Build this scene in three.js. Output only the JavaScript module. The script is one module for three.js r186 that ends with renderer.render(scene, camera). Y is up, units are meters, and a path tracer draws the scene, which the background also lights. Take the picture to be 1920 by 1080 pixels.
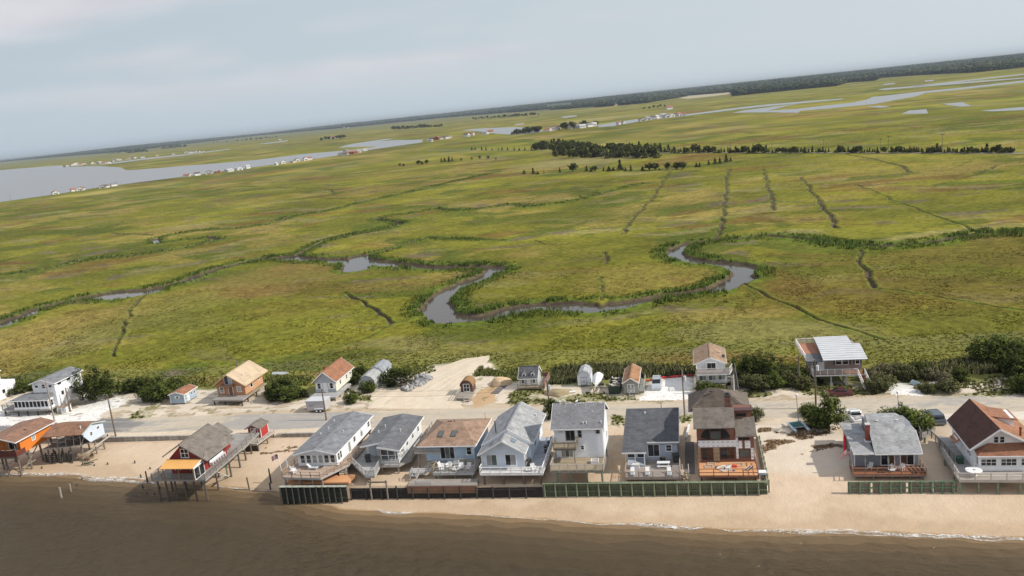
import * as THREE from 'three';
import { mergeGeometries } from 'three/addons/utils/BufferGeometryUtils.js';

// ---------- camera, sky, sun, exposure ----------
const scene = new THREE.Scene();
const DEG = Math.PI / 180, F = 1600, CAMH = 58;
const camera = new THREE.PerspectiveCamera(2 * Math.atan(540 / F) / DEG, 16 / 9, 1, 90000);
camera.position.set(0, CAMH, 0);
camera.rotation.order = 'YXZ';
camera.rotation.set(-Math.atan(341 / F), 12.5 * DEG, -Math.atan2(199, 1920));
camera.updateMatrixWorld(true);
const renderer = new THREE.WebGLRenderer({ antialias: true });
renderer.toneMapping = THREE.LinearToneMapping;
renderer.toneMappingExposure = 1.0;
renderer.shadowMap.enabled = true;
const SUN = new THREE.Vector3(1, 0.78, 0.06).normalize();
const sun = new THREE.DirectionalLight(new THREE.Color(1, 0.93, 0.83), 4.2);
sun.position.copy(SUN).multiplyScalar(300).add(new THREE.Vector3(-40, 0, -140));
sun.target.position.set(-40, 0, -140);
sun.castShadow = true; sun.shadow.radius = 1.6;
Object.assign(sun.shadow.camera, { left: -160, right: 160, top: 120, bottom: -120, near: 10, far: 700 });
sun.shadow.mapSize.set(4096, 4096);
scene.add(sun, sun.target);

// ---------- noise ----------
function rng(seed) { let a = seed >>> 0; return () => { a = (a + 0x6D2B79F5) | 0; let t = Math.imul(a ^ (a >>> 15), 1 | a); t = (t + Math.imul(t ^ (t >>> 7), 61 | t)) ^ t; return ((t ^ (t >>> 14)) >>> 0) / 4294967296; }; }
function hash(i, j) { let h = Math.imul(i, 374761393) + Math.imul(j, 668265263); h = Math.imul(h ^ (h >>> 13), 1274126177); return ((h ^ (h >>> 16)) >>> 0) / 4294967296; }
function vn(x, y) { const i = Math.floor(x), j = Math.floor(y); let u = x - i, v = y - j; u = u * u * (3 - 2 * u); v = v * v * (3 - 2 * v); const a = hash(i, j), b = hash(i + 1, j), c = hash(i, j + 1), d = hash(i + 1, j + 1); return a + (b - a) * u + (c - a) * v + (a - b - c + d) * u * v; }
function fbm(x, y, o = 4) { let s = 0, a = 0.5, n = 0; for (let k = 0; k < o; k++) { s += a * vn(x, y); n += a; a *= 0.5; x = x * 2.03 + 17.1; y = y * 2.03 - 9.7; } return s / n; }
// periodic value noise for tiles: period p cells
function pvn(x, y, p) { const i = Math.floor(x), j = Math.floor(y); let u = x - i, v = y - j; u = u * u * (3 - 2 * u); v = v * v * (3 - 2 * v); const m = k => ((k % p) + p) % p; const a = hash(m(i) + 91 * p, m(j)), b = hash(m(i + 1) + 91 * p, m(j)), c = hash(m(i) + 91 * p, m(j + 1)), d = hash(m(i + 1) + 91 * p, m(j + 1)); return a + (b - a) * u + (c - a) * v + (a - b - c + d) * u * v; }
function pfbm(u, v, p, o = 4) { let s = 0, a = 0.5, n = 0; for (let k = 0; k < o; k++) { s += a * pvn(u * p, v * p, p); n += a; a *= 0.5; p *= 2; } return s / n; }
const clamp = (v, a = 0, b = 1) => Math.max(a, Math.min(b, v));
const sst = (a, b, v) => { const t = clamp((v - a) / (b - a)); return t * t * (3 - 2 * t); };
const lerp = (a, b, t) => a + (b - a) * t;
const mix3 = (a, b, t) => [a[0] + (b[0] - a[0]) * t, a[1] + (b[1] - a[1]) * t, a[2] + (b[2] - a[2]) * t];
function interp(tab, x) { if (x <= tab[0][0]) return tab[0][1]; for (let k = 1; k < tab.length; k++) if (x <= tab[k][0]) { const t = (x - tab[k - 1][0]) / (tab[k][0] - tab[k - 1][0]); return lerp(tab[k - 1][1], tab[k][1], t); } return tab[tab.length - 1][1]; }

// a photo pixel (1920 x 1080) turned into the point at height h along its ray
const camM = camera.matrixWorld.clone();
function G(px, py, h = 1) { const d = new THREE.Vector3(px - 960, 540 - py, -F).transformDirection(camM); const t = (h - CAMH) / d.y; return [d.x * t, d.z * t]; }

// ---------- sky ----------
{
  const W = 1024, H = 512, data = new Float32Array(W * H * 4);
  for (let j = 0; j < H; j++) for (let i = 0; i < W; i++) {
    const el = ((j + 0.5) / H - 0.5) * Math.PI, az = ((i + 0.5) / W - 0.5) * 2 * Math.PI;   // az: atan2(z, x)
    const dx = Math.cos(el) * Math.cos(az), dy = Math.sin(el), dz = Math.cos(el) * Math.sin(az);
    const e = Math.max(0, dy);
    let c = mix3([0.530, 0.622, 0.672], [0.33, 0.44, 0.58], sst(0, 0.75, e));
    const s = dx * 0.5 + 0.5;
    c = c.map((v, k) => v * lerp([0.88, 0.90, 0.94][k], [1.36, 1.24, 1.17][k], s));
    // thin high cloud, projected on a layer overhead
    const k = 1 / (e + 0.06), cx = dx * k, cz = dz * k;
    const n = fbm(cx * 0.30 + 3.1, cz * 0.62 + 8.2, 5) * 0.7 + fbm(cx * 1.1, cz * 2.1 + 4, 4) * 0.3;
    const cov = sst(0.30, 0.56, n) * sst(0.012, 0.085, e) * lerp(0.12, 1, sst(0.1, -0.45, dx - e * 1.2));
    c = mix3(c, [0.70, 0.69, 0.735], cov * 0.9);
    const n2 = fbm(cx * 2.2 + 7, cz * 3.0, 4);
    c = c.map(v => v * (1 + (n2 - 0.5) * 0.22 * cov));
    if (dy < 0) c = mix3(c, [0.16, 0.17, 0.14], sst(0, 0.1, -dy));
    const o = (j * W + i) * 4; data[o] = c[0]; data[o + 1] = c[1]; data[o + 2] = c[2]; data[o + 3] = 1;
  }
  const t = new THREE.DataTexture(data, W, H, THREE.RGBAFormat, THREE.FloatType);
  t.mapping = THREE.EquirectangularReflectionMapping; t.magFilter = THREE.LinearFilter; t.minFilter = THREE.LinearFilter; t.wrapS = THREE.RepeatWrapping; t.needsUpdate = true;
  scene.background = t; scene.environment = t;
}
scene.fog = new THREE.FogExp2(new THREE.Color(0.60, 0.70, 0.82), 3.7e-5);

// ---------- textures ----------
function tex(n, m, fn, metres, srgb = false) {   // fn(u, v) -> [r, g, b] or grey in 0..1 (already display values when srgb)
  const d = new Uint8Array(n * m * 4);
  for (let j = 0; j < m; j++) for (let i = 0; i < n; i++) { let c = fn((i + 0.5) / n, (j + 0.5) / m, i, j); if (!c.length) c = [c, c, c]; const o = (j * n + i) * 4; d[o] = clamp(c[0]) * 255; d[o + 1] = clamp(c[1]) * 255; d[o + 2] = clamp(c[2]) * 255; d[o + 3] = 255; }
  const t = new THREE.DataTexture(d, n, m, THREE.RGBAFormat); t.wrapS = t.wrapT = THREE.RepeatWrapping; t.magFilter = THREE.LinearFilter; t.minFilter = THREE.LinearMipmapLinearFilter; t.generateMipmaps = true;
  if (srgb) t.colorSpace = THREE.SRGBColorSpace; if (metres) t.repeat.set(1 / metres, 1 / metres); t.needsUpdate = true; return t;
}
const TX = {
  shingle: tex(512, 512, (u, v) => { const row = Math.floor(v * 40), col = Math.floor(u * 18 + (row % 2) * 0.5 + hash(row, 3) * 0.6); const tone = hash(((col % 18) + 18) % 18, row); const n = pfbm(u, v, 6, 5); const lap = (v * 40) % 1 < 0.14 ? 0.86 : 1; return clamp((0.66 + (tone - 0.5) * 0.22 + (n - 0.5) * 0.5) * lap); }, 6),
  shingleBump: tex(512, 512, (u, v) => { const row = Math.floor(v * 40), col = Math.floor(u * 18 + (row % 2) * 0.5 + hash(row, 3) * 0.6); return 0.5 + ((v * 40) % 1) * 0.4 * (0.7 + 0.6 * hash(((col % 18) + 18) % 18, row)); }, 6, false),
  planks: tex(512, 512, (u, v) => { const b = Math.floor(v * 28), tone = hash(b, 7), f = (v * 28) % 1; const g = pfbm(u * 0.5, v, 16, 3); const gap = f < 0.10 ? 0.55 : 1; return clamp((0.72 + (tone - 0.5) * 0.24 + (g - 0.5) * 0.22) * gap); }, 4),
  plain: tex(256, 256, (u, v) => clamp(0.89 + (pfbm(u, v, 4, 5) - 0.5) * 0.14 + (pvn(u * 40, v * 3, 40) - 0.5) * 0.035), 5),
  siding: tex(256, 512, (u, v) => { const f = (v * 24) % 1; return clamp((0.93 + (pfbm(u, v, 4, 5) - 0.5) * 0.13 + (hash(Math.floor(v * 24), 2) - 0.5) * 0.04) * (f < 0.12 ? 0.87 : 1)); }, 4),
  sidingBump: tex(64, 512, (u, v) => 1 - ((v * 24) % 1), 4, false),
  rough: tex(256, 256, (u, v) => clamp(0.70 + (pfbm(u, v, 6, 5) - 0.5) * 0.7), 2.5),
  sandBump: tex(512, 512, (u, v) => clamp(pfbm(u, v, 5, 6) * 0.8 + pvn(u * 60, v * 60, 60) * 0.2), 9, false),
  grass: tex(1024, 1024, (u, v) => { const a = pfbm(u, v, 24, 5), b = pvn(u * 150, v * 150, 150), c = pvn(u * 340, v * 340, 340); return clamp(0.76 + (a - 0.5) * 0.75 + (b - 0.5) * 0.22 + (c - 0.5) * 0.22); }, 34),
  grassBump: tex(1024, 1024, (u, v) => clamp(pfbm(u, v, 14, 4) * 0.45 + pvn(u * 120, v * 120, 120) * 0.3 + pvn(u * 300, v * 300, 300) * 0.25), 34, false),
  wave: tex(1024, 1024, (u, v) => { const w = pfbm(u, v, 4, 3), a = pvn(u * 26 + w * 2, v * 60, 60 + 0), b = pfbm(u + 0.3, v + 0.2, 18, 4), c = pvn(u * 120, v * 170, 340); return clamp(0.5 + (a - 0.5) * 0.35 + (b - 0.5) * 0.8 + (c - 0.5) * 0.12); }, 26, false),
};
// ---------- materials ----------
const lin = c => Array.isArray(c) ? new THREE.Color().setRGB(c[0], c[1], c[2]) : new THREE.Color(c);
const cache = new Map();
function M(kind, c, o = {}) {
  const key = kind + JSON.stringify(c) + JSON.stringify(o); if (cache.has(key)) return cache.get(key);
  let p = { color: lin(c), roughness: 0.85 };
  if (kind === 'shingle') Object.assign(p, { map: TX.shingle, bumpMap: TX.shingleBump, bumpScale: 0.012, roughness: 0.92 });
  else if (kind === 'planks') Object.assign(p, { map: TX.planks, roughness: 0.85 });
  else if (kind === 'siding') Object.assign(p, { map: TX.siding, bumpMap: TX.sidingBump, bumpScale: 0.012, roughness: 0.65 });
  else if (kind === 'plain') Object.assign(p, { map: TX.plain, roughness: 0.7 });
  else if (kind === 'wood') Object.assign(p, { map: TX.rough, roughness: 0.9 });
  else if (kind === 'glass') Object.assign(p, { roughness: 0.06, metalness: 0 });
  else if (kind === 'metal') Object.assign(p, { roughness: 0.35, metalness: 0.8 });
  else if (kind === 'paint') Object.assign(p, { roughness: 0.3 });
  else if (kind === 'leaf') Object.assign(p, { vertexColors: true, roughness: 0.95, side: THREE.DoubleSide, specularIntensity: 0.25 });
  const m = kind === 'leaf' ? new THREE.MeshPhysicalMaterial({ ...p, ...o }) : kind === 'paint' ? new THREE.MeshPhysicalMaterial({ ...p, clearcoat: 0.7, clearcoatRoughness: 0.12, ...o }) : new THREE.MeshStandardMaterial({ ...p, ...o });
  cache.set(key, m); return m;
}
const GLASS = M('glass', [0.018, 0.021, 0.026]), GLASS2 = M('glass', [0.10, 0.115, 0.11]), CURTAIN = M('glass', [0.30, 0.31, 0.30]);
const WHITE = M('plain', [0.86, 0.88, 0.90]), TRIM = M('plain', [0.92, 0.92, 0.91]), GREYWOOD = M('planks', [0.46, 0.43, 0.40]), OLDPILE = M('wood', [0.20, 0.17, 0.14]), DARKPILE = M('wood', [0.075, 0.07, 0.06]);

// ---------- geometry (authored in world metres, uv in metres) ----------
function geo(pos, nor, uv, idx) { const g = new THREE.BufferGeometry(); g.setAttribute('position', new THREE.Float32BufferAttribute(pos, 3)); g.setAttribute('normal', new THREE.Float32BufferAttribute(nor, 3)); g.setAttribute('uv', new THREE.Float32BufferAttribute(uv, 2)); g.setIndex(idx); return g; }
const V = (x, y, z) => new THREE.Vector3(x, y, z);
function faces(list, flip = false) {   // list of {p: [[x,y,z]...] convex, counter-clockwise, swap}
  const pos = [], nor = [], uv = [], idx = [];
  for (const f of list) {
    const p = f.p || f, n = p.length, a = V(...p[0]);
    const nn = new THREE.Vector3(); for (let k = 0; k < n; k++) { const c = p[k], d = p[(k + 1) % n]; nn.x += (c[1] - d[1]) * (c[2] + d[2]); nn.y += (c[2] - d[2]) * (c[0] + d[0]); nn.z += (c[0] - d[0]) * (c[1] + d[1]); } nn.normalize();
    let U = Math.abs(nn.y) > 0.999 ? V(1, 0, 0) : V(nn.z, 0, -nn.x).normalize(); const W = nn.clone().cross(U);
    const b = pos.length / 3;
    for (const q of p) { pos.push(...q); nor.push(nn.x, nn.y, nn.z); const v = V(...q); const s = v.dot(U), t = v.dot(W); f.swap || flip ? uv.push(t, s) : uv.push(s, t); }
    for (let k = 1; k < n - 1; k++) idx.push(b, b + k, b + k + 1);
  }
  return geo(pos, nor, uv, idx);
}
function bx(x0, x1, y0, y1, z0, z1, flip) {
  return faces([
    [[x0, y0, z1], [x1, y0, z1], [x1, y1, z1], [x0, y1, z1]], [[x1, y0, z0], [x0, y0, z0], [x0, y1, z0], [x1, y1, z0]],
    [[x1, y0, z1], [x1, y0, z0], [x1, y1, z0], [x1, y1, z1]], [[x0, y0, z0], [x0, y0, z1], [x0, y1, z1], [x0, y1, z0]],
    [[x0, y1, z1], [x1, y1, z1], [x1, y1, z0], [x0, y1, z0]], [[x0, y0, z0], [x1, y0, z0], [x1, y0, z1], [x0, y0, z1]]], flip);
}
const cb = (x, y, z, w, h, d, flip) => bx(x - w / 2, x + w / 2, y, y + h, z - d / 2, z + d / 2, flip);
// a slab: top polygon (any convex, counter-clockwise from above) pushed down by t
function slab(top, t, flip) {
  const bot = top.map(p => [p[0], p[1] - t, p[2]]), n = top.length, l = [top, bot.slice().reverse()];
  for (let k = 0; k < n; k++) { const a = k, b = (k + 1) % n; l.push([bot[a], bot[b], top[b], top[a]]); }
  return faces(l, flip);
}
const ccw = p => { let s = 0; for (let k = 0; k < p.length; k++) { const a = p[k], b = p[(k + 1) % p.length]; s += a[0] * b[2] - b[0] * a[2]; } return s > 0 ? p.slice().reverse() : p; };
const slabc = (top, t, flip) => slab(ccw(top), t, flip);
// a convex profile [[u, y]...] pushed along an axis: axis 'z' (u = x) or 'x' (u = z)
function prism(prof, axis, a0, a1) {
  const at = (u, y, a) => axis === 'z' ? [u, y, a] : [a, y, u];
  let A = prof.map(p => at(p[0], p[1], a0)), B = prof.map(p => at(p[0], p[1], a1));
  let s = 0; for (let k = 0; k < prof.length; k++) { const p = prof[k], q = prof[(k + 1) % prof.length]; s += p[0] * q[1] - q[0] * p[1]; }
  let fl = (axis === 'z') === (s > 0); if (!fl) { A.reverse(); B.reverse(); }
  // now B is counter-clockwise seen from +axis when a1 > a0
  const l = [B, A.slice().reverse()], n = A.length;
  for (let k = 0; k < n; k++) { const m = (k + 1) % n; l.push([A[k], A[m], B[m], B[k]]); }
  return faces(l);
}
function beam(a, b, w = 0.1, h = 0.1) {
  const A = V(...a), B = V(...b), d = B.clone().sub(A).normalize(); let s = Math.abs(d.y) > 0.99 ? V(1, 0, 0) : V(-d.z, 0, d.x).normalize(); const u = s.clone().cross(d);
  const q = (P, i, j) => { const r = P.clone().addScaledVector(s, i * w / 2).addScaledVector(u, j * h / 2); return [r.x, r.y, r.z]; };
  const c = [[-1, -1], [1, -1], [1, 1], [-1, 1]], a4 = c.map(k => q(A, ...k)), b4 = c.map(k => q(B, ...k));
  const test = u.clone(); const l = [b4, a4.slice().reverse()];
  for (let k = 0; k < 4; k++) { const m = (k + 1) % 4; l.push([a4[k], a4[m], b4[m], b4[k]]); }
  // make outward
  const g = l.map(f => { const ctr = A.clone().add(B).multiplyScalar(0.5); const p0 = V(...f[0]), p1 = V(...f[1]), p2 = V(...f[2]); const nn = p1.clone().sub(p0).cross(p2.clone().sub(p0)); const fc = V(0, 0, 0); f.forEach(p => fc.add(V(...p))); fc.multiplyScalar(1 / f.length); return nn.dot(fc.sub(ctr)) < 0 ? f.slice().reverse() : f; });
  return faces(g);
}
function rod(a, b, r0 = 0.12, r1 = r0, seg = 7) {
  const A = V(...a), B = V(...b), L = A.distanceTo(B), g = new THREE.CylinderGeometry(r1, r0, L, seg, 1); g.translate(0, L / 2, 0);
  g.applyQuaternion(new THREE.Quaternion().setFromUnitVectors(V(0, 1, 0), B.clone().sub(A).normalize())); g.translate(...a);
  const uv = g.attributes.uv; for (let k = 0; k < uv.count; k++) uv.setXY(k, uv.getX(k) * 6.28 * r0, uv.getY(k) * L); return g;
}
// ---------- the object tree ----------
const taken = new Map();
function numbered(n) { const k = taken.get(n) || 0; taken.set(n, k + 1); return k ? `${n}_${String(k).padStart(3, '0')}` : n; }
function shade(o) { o.traverse(m => { if (m.isMesh) { m.castShadow = m.receiveShadow = true; } }); return o; }
function thing(name, label, category, pos = [0, 0, 0], group) { const o = new THREE.Group(); o.name = numbered(name); o.position.set(...pos); o.userData = { label, category }; if (group) o.userData.group = group; scene.add(o); return o; }
function origin(t) { const v = new THREE.Vector3(); let o = t; while (o && o !== scene) { v.add(o.position); o = o.parent; } return v; }
function part(t, name, geos, mat, extra) {   // geometry in the world frame of a thing that is not turned
  const list = (Array.isArray(geos) ? geos : [geos]); const g = list.length === 1 ? list[0].clone() : mergeGeometries(list.map(k => k.index ? k : k));
  const p = origin(t); g.translate(-p.x, -p.y, -p.z);
  const m = new THREE.Mesh(g, mat); m.name = name; m.castShadow = m.receiveShadow = true; t.add(m); if (extra) Object.assign(m.userData, extra); return m;
}
function single(name, geos, mat, label, category, pos, group) { // a thing that is one mesh
  const g = mergeGeometries(Array.isArray(geos) ? geos : [geos]); g.translate(-pos[0], -pos[1], -pos[2]);
  const m = new THREE.Mesh(g, mat); m.name = numbered(name); m.position.set(...pos); m.castShadow = m.receiveShadow = true; m.userData = { label, category }; if (group) m.userData.group = group; scene.add(m); return m;
}
function structure(name, g, mat, kind = 'structure') { const m = new THREE.Mesh(g, mat); m.name = numbered(name); m.userData.kind = kind; m.castShadow = m.receiveShadow = true; scene.add(m); return m; }
function copy(o, pos, ry = 0, s = 1, label) { const c = o.clone(); c.userData = { ...o.userData }; c.name = numbered(o.name.replace(/_\d{3}$/, '')); c.position.set(...pos); c.rotation.y = ry; if (Array.isArray(s)) c.scale.set(...s); else c.scale.setScalar(s); if (label) c.userData.label = label; scene.add(c); return c; }
// ---------- ground ----------
const SHORE = [[-260, -130], [-142, -128.5], [-130, -127], [-118, -127.2], [-106, -125.4], [-92, -122.6], [-79, -120.8], [-69, -119.4], [-62, -115], [-55, -112.8], [-41, -111.3], [-25, -110.4], [-9.5, -108.3], [2.6, -106.9], [15, -106.5], [27, -105.9], [36, -105.4], [60, -104], [140, -101]];
const shoreZ = x => interp(SHORE, x) + (fbm(x * 0.13, 4.2, 3) - 0.5) * 1.6;
const BULK0 = -66.4, BULK1 = 8.1, BULKZ = -116.2, WALLZ = -139.2;
function marshEdge(x) { return interp([[-260, -180], [-167, -175.5], [-140, -171], [-113, -169], [-95, -171], [-85, -165], [-66, -176], [-58, -181], [-47, -184], [-40, -172], [-33, -167], [-14, -165], [0, -169], [18, -164], [30, -161], [45, -159], [62, -160], [140, -160]], x) + (fbm(x * 0.09, 1.7, 4) - 0.5) * 9; }
function ground(x, z) {
  const zs = shoreZ(x);
  if (z > zs) return Math.max(-1.6, -(z - zs) * 0.066) + (fbm(x * 0.35, z * 0.5, 3) - 0.5) * 0.10 * clamp((z - zs) / 2);
  const d = zs - z, rip = (fbm(x * 0.3, z * 0.3, 4) - 0.5) * 0.16 * clamp(d / 4);
  let y;
  if (x < BULK0) { y = Math.min(d * 0.066, 1.15) + rip * 0.5; y = lerp(y, 1.8, sst(WALLZ + 0.1, WALLZ - 0.35, z)); }
  else if (x < BULK1) { y = Math.min(d * 0.07, 0.75); y = lerp(y + rip * 0.3, 1.95, sst(BULKZ - 0.1, BULKZ - 0.5, z)); }
  else { y = Math.min(d * 0.074, 1.85) + rip; }
  if (z < -140) {
    const road = sst(-141.2, -142.6, z) * sst(-152, -150.4, z);
    let b = 1.8; b += (1 - road) * ((fbm(x * 0.14, z * 0.16, 4) - 0.45) * 0.7 + (fbm(x * 0.7, z * 0.7, 3) - 0.5) * 0.16) * sst(-140, -142, z);
    const me = marshEdge(x); b = lerp(b, 0.95 + (fbm(x * 0.1, z * 0.1, 4) - 0.5) * 0.3, sst(me + 7, me - 3, z)); y = b;
  }
  return y;
}
// ---------- creeks and ditches: [px, py, water width in metres] ----------
const CREEKS = [], CR = rng(12);
function wander(p, amt) { const o = []; for (let k = 0; k + 1 < p.length; k++) { const a = p[k], b = p[k + 1], L = Math.hypot(b[0] - a[0], b[1] - a[1]), n = Math.max(1, Math.min(10, Math.round(L / 7))); for (let q = 0; q < n; q++) { const u = q / n, e = q ? (CR() - .5) * amt : 0; o.push([lerp(a[0], b[0], u) - (b[1] - a[1]) / L * e, lerp(a[1], b[1], u) + (b[0] - a[0]) / L * e, lerp(a[2], b[2], u) * (0.75 + CR() * 0.5)]); } } o.push(p[p.length - 1]); return o; }
const addCreek = (pts, mud, veg, water = 1, tall = 1) => CREEKS.push({ mud: water ? mud * 0.8 : mud * 0.4, veg: water ? veg : veg * 0.5, water, tall, pts: wander(pts.map(p => { const g = G(p[0], p[1], 0.6); return [g[0], g[1], p[2] * (water ? (p[0] < 800 ? 1.4 : 1.18) : 0.6)]; }), water ? 2.6 : 2.2) });
addCreek([[-140, 640, 5], [-60, 622, 5], [0, 612, 5], [60, 585, 3], [120, 567, 3.2], [175, 556, 5], [200, 554, 9], [235, 553, 11], [262, 550, 8], [285, 542, 3.5], [310, 537, 4], [355, 525, 4], [400, 508, 3.5], [440, 497, 3], [480, 487, 4], [530, 484, 5.5], [580, 487, 4.5], [625, 488, 5], [662, 490, 9], [690, 493, 6], [730, 497, 4.5], [770, 499, 4.5], [810, 503, 4.5], [860, 503, 4.5], [905, 502, 5], [931, 504, 6], [925, 512, 6], [900, 522, 5], [868, 535, 4.6], [842, 546, 5], [826, 560, 5], [818, 578, 5.4], [822, 593, 5.6], [850, 599, 6.5], [895, 598, 7], [935, 590, 7], [965, 583, 7], [1010, 576, 7], [1060, 576, 8], [1115, 579, 8], [1160, 573, 6], [1200, 565, 3.5], [1250, 556, 3], [1300, 550, 3.5], [1345, 543, 4.5], [1372, 531, 5], [1391, 516, 4.6], [1396, 505, 4.6], [1378, 498, 4.5], [1340, 494, 4.2], [1300, 489, 4], [1274, 484, 4], [1264, 475, 4.2], [1270, 466, 3.5], [1292, 457, 2.5], [1336, 452, 1.6], [1385, 449, 1.2], [1440, 443, 1], [1510, 449, 1], [1581, 460, 1], [1669, 463, 1], [1757, 455, 1.3], [1827, 442, 1.4], [1920, 438, 2], [2060, 430, 2]], 2.2, 6, 1, 1.25);
addCreek([[676, 481, 6], [671, 490, 8], [668, 498, 8], [666, 506, 7]], 2, 5, 1, 1);
addCreek([[-120, 530, 2], [0, 516, 2], [52, 511, 2], [104, 504, 1.5], [156, 489, 2], [207, 483, 1.6], [259, 479, 1.6], [311, 471, 2], [363, 461, 2], [389, 456, 2.5], [412, 449, 2], [389, 446, 2], [350, 450, 1.5], [298, 456, 2.6]], 1.6, 5);
addCreek([[298, 456, 2.6], [290, 448, 2], [311, 444, 2.5], [337, 438, 2], [376, 432, 2], [441, 429, 1.2], [480, 424, 1.2], [519, 416, 1.4], [545, 406, 1.6], [590, 400, 3], [630, 392, 1], [692, 377, 1], [755, 364, 1], [830, 345, 1], [860, 339, 1.5], [935, 322, 1]], 1.5, 5);
addCreek([[560, 478, 1.6], [575, 470, 1.6], [610, 452, 1.2], [650, 443, 1.2], [687, 436, 1.2], [726, 428, 1.4], [752, 421, 1.6], [739, 415, 1.6], [700, 413, 1.4], [713, 408, 1.2], [765, 401, 1.2], [817, 392, 1], [855, 396, 1.6], [905, 392, 1.4], [960, 383, 1], [1000, 388, 1], [1060, 380, 1], [1085, 374, 1], [1160, 354, .8], [1210, 344, .6]], 1.4, 4.5);
addCreek([[687, 478, 2], [726, 470, 1.4], [752, 461, 1.2], [799, 447, 1], [869, 449, .5], [947, 452, .4]], 1.2, 3.5);
addCreek([[646, 549, .4], [687, 576, .8], [713, 592, 1.2], [734, 609, 1.4]], .9, 3, 0);
addCreek([[800, 596, .5], [760, 603, .6], [734, 609, .8], [690, 637, .4], [640, 652, .3], [560, 668, .3], [440, 682, .2], [300, 690, .2]], .3, 4, 0, .8);
addCreek([[270, 557, 1.6], [252, 575, 1.2], [243, 590, .7], [231, 618, .7], [222, 645, .6], [215, 672, .5]], .7, 1.6, 0, .6);
addCreek([[1167, 441, 1.6], [1180, 420, 1.2], [1222, 375, 1], [1240, 350, .8], [1258, 320, .6]], .9, 2.4, 0, .6);
addCreek([[1340, 452, 1], [1352, 425, 1.4], [1357, 398, 1.2], [1362, 365, 1.2], [1366, 318, 1]], 1, 4, 0, .9);
addCreek([[1452, 396, 1.3], [1444, 360, 1.2], [1437, 338, 1], [1432, 318, .8]], 1, 2.6, 0, .7);
addCreek([[1570, 430, 1.6], [1558, 412, 1.5], [1542, 388, 1.4], [1524, 364, 1.2], [1503, 333, 1]], 1, 2.6, 0, .7);
addCreek([[1639, 543, 1.2], [1627, 520, 1.2], [1619, 504, 1.1], [1611, 485, .9], [1609, 468, .6]], .8, 2.2, 0, .6);
addCreek([[1645, 545, .4], [1740, 556, .4], [1820, 570, .3], [1920, 586, .3]], .3, 2.5, 0, .7);
addCreek([[1600, 345, .4], [1650, 366, .4], [1690, 384, .5], [1740, 402, .6], [1790, 420, .9], [1832, 438, 1]], .6, 3, 0, .7);
addCreek([[1575, 288, 1], [1640, 300, 1.4], [1690, 312, 1.8], [1700, 320, 2], [1710, 326, 1]], 1.2, 2.5, 0, .7);
addCreek([[1750, 352, .5], [1790, 340, .6], [1840, 326, 1.2], [1875, 309, 2], [1920, 305, 2.4]], 1, 2.5, 0, .7);
addCreek([[1395, 535, .8], [1440, 560, .7], [1470, 572, .7], [1510, 590, .7], [1570, 615, .5], [1650, 640, .3]], .5, 3.5, 0, .9);
addCreek([[1133, 475, .8], [1137, 484, 1.2], [1135, 497, 1]], .6, 1.2, 0, .5);
addCreek([[1130, 520, .3], [1128, 545, .3], [1125, 572, .4]], .3, 3, 0, .9);
addCreek([[-40, 420, 2], [0, 413, 2], [60, 402, 1.2], [120, 394, 1], [195, 382, 1.4], [300, 363, 1], [380, 360, 1.4], [440, 350, 1], [480, 350, .6]], 1.2, 5);
addCreek([[-20, 442, .5], [60, 425, .5], [150, 405, .5]], .4, 3, 0, .7);
addCreek([[130, 434, 1.4], [165, 433, 2.4], [175, 432, .8], [215, 425, .8], [228, 418, 1.6]], 1.5, 2, 0, .6);
addCreek([[210, 438, 1.2], [235, 440, 2.4], [250, 440, 1], [270, 441, 2.4], [285, 442, 1.6]], 1.4, 3, 0, .7);
addCreek([[515, 352, 1], [535, 353, 1.6], [560, 354, .8], [620, 356, 1.8], [625, 365, 1], [660, 360, 1.4]], 1.2, 4, 0);
addCreek([[600, 372, 1], [640, 373, 2], [668, 373, 1]], 1, 4, 0);
addCreek([[480, 356, .5], [560, 345, .5], [650, 352, .4], [760, 338, .4], [850, 322, .4]], .4, 3, 0, .7);
addCreek([[960, 395, .3], [1000, 376, .3], [1060, 343, .3], [1100, 335, .3]], .3, 3.2, 0, .7);
addCreek([[1090, 372, .6], [1130, 350, .4], [1150, 336, .3]], .4, 2.4, 0, .7);
addCreek([[1000, 452, .5], [1020, 459, .7], [1050, 461, .4]], .6, 1, 0, .4);
addCreek([[1830, 300, .6], [1780, 320, .3], [1700, 322, .3]], .3, 2, 0, .6);
addCreek([[1410, 270, .6], [1500, 246, .8], [1600, 246, 1.5], [1640, 237, .8], [1700, 232, .8], [1800, 225, 2.5], [1870, 222, 1]], 1, 6, 0, .8);
const CELL = 10, buckets = new Map();
CREEKS.forEach((c, ci) => { for (let k = 0; k + 1 < c.pts.length; k++) { const a = c.pts[k], b = c.pts[k + 1], r = 14; for (let i = Math.floor((Math.min(a[0], b[0]) - r) / CELL); i <= (Math.max(a[0], b[0]) + r) / CELL; i++) for (let j = Math.floor((Math.min(a[1], b[1]) - r) / CELL); j <= (Math.max(a[1], b[1]) + r) / CELL; j++) { const key = i * 4096 + j; if (!buckets.has(key)) buckets.set(key, []); buckets.get(key).push([c, a, b]); } } });
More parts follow.
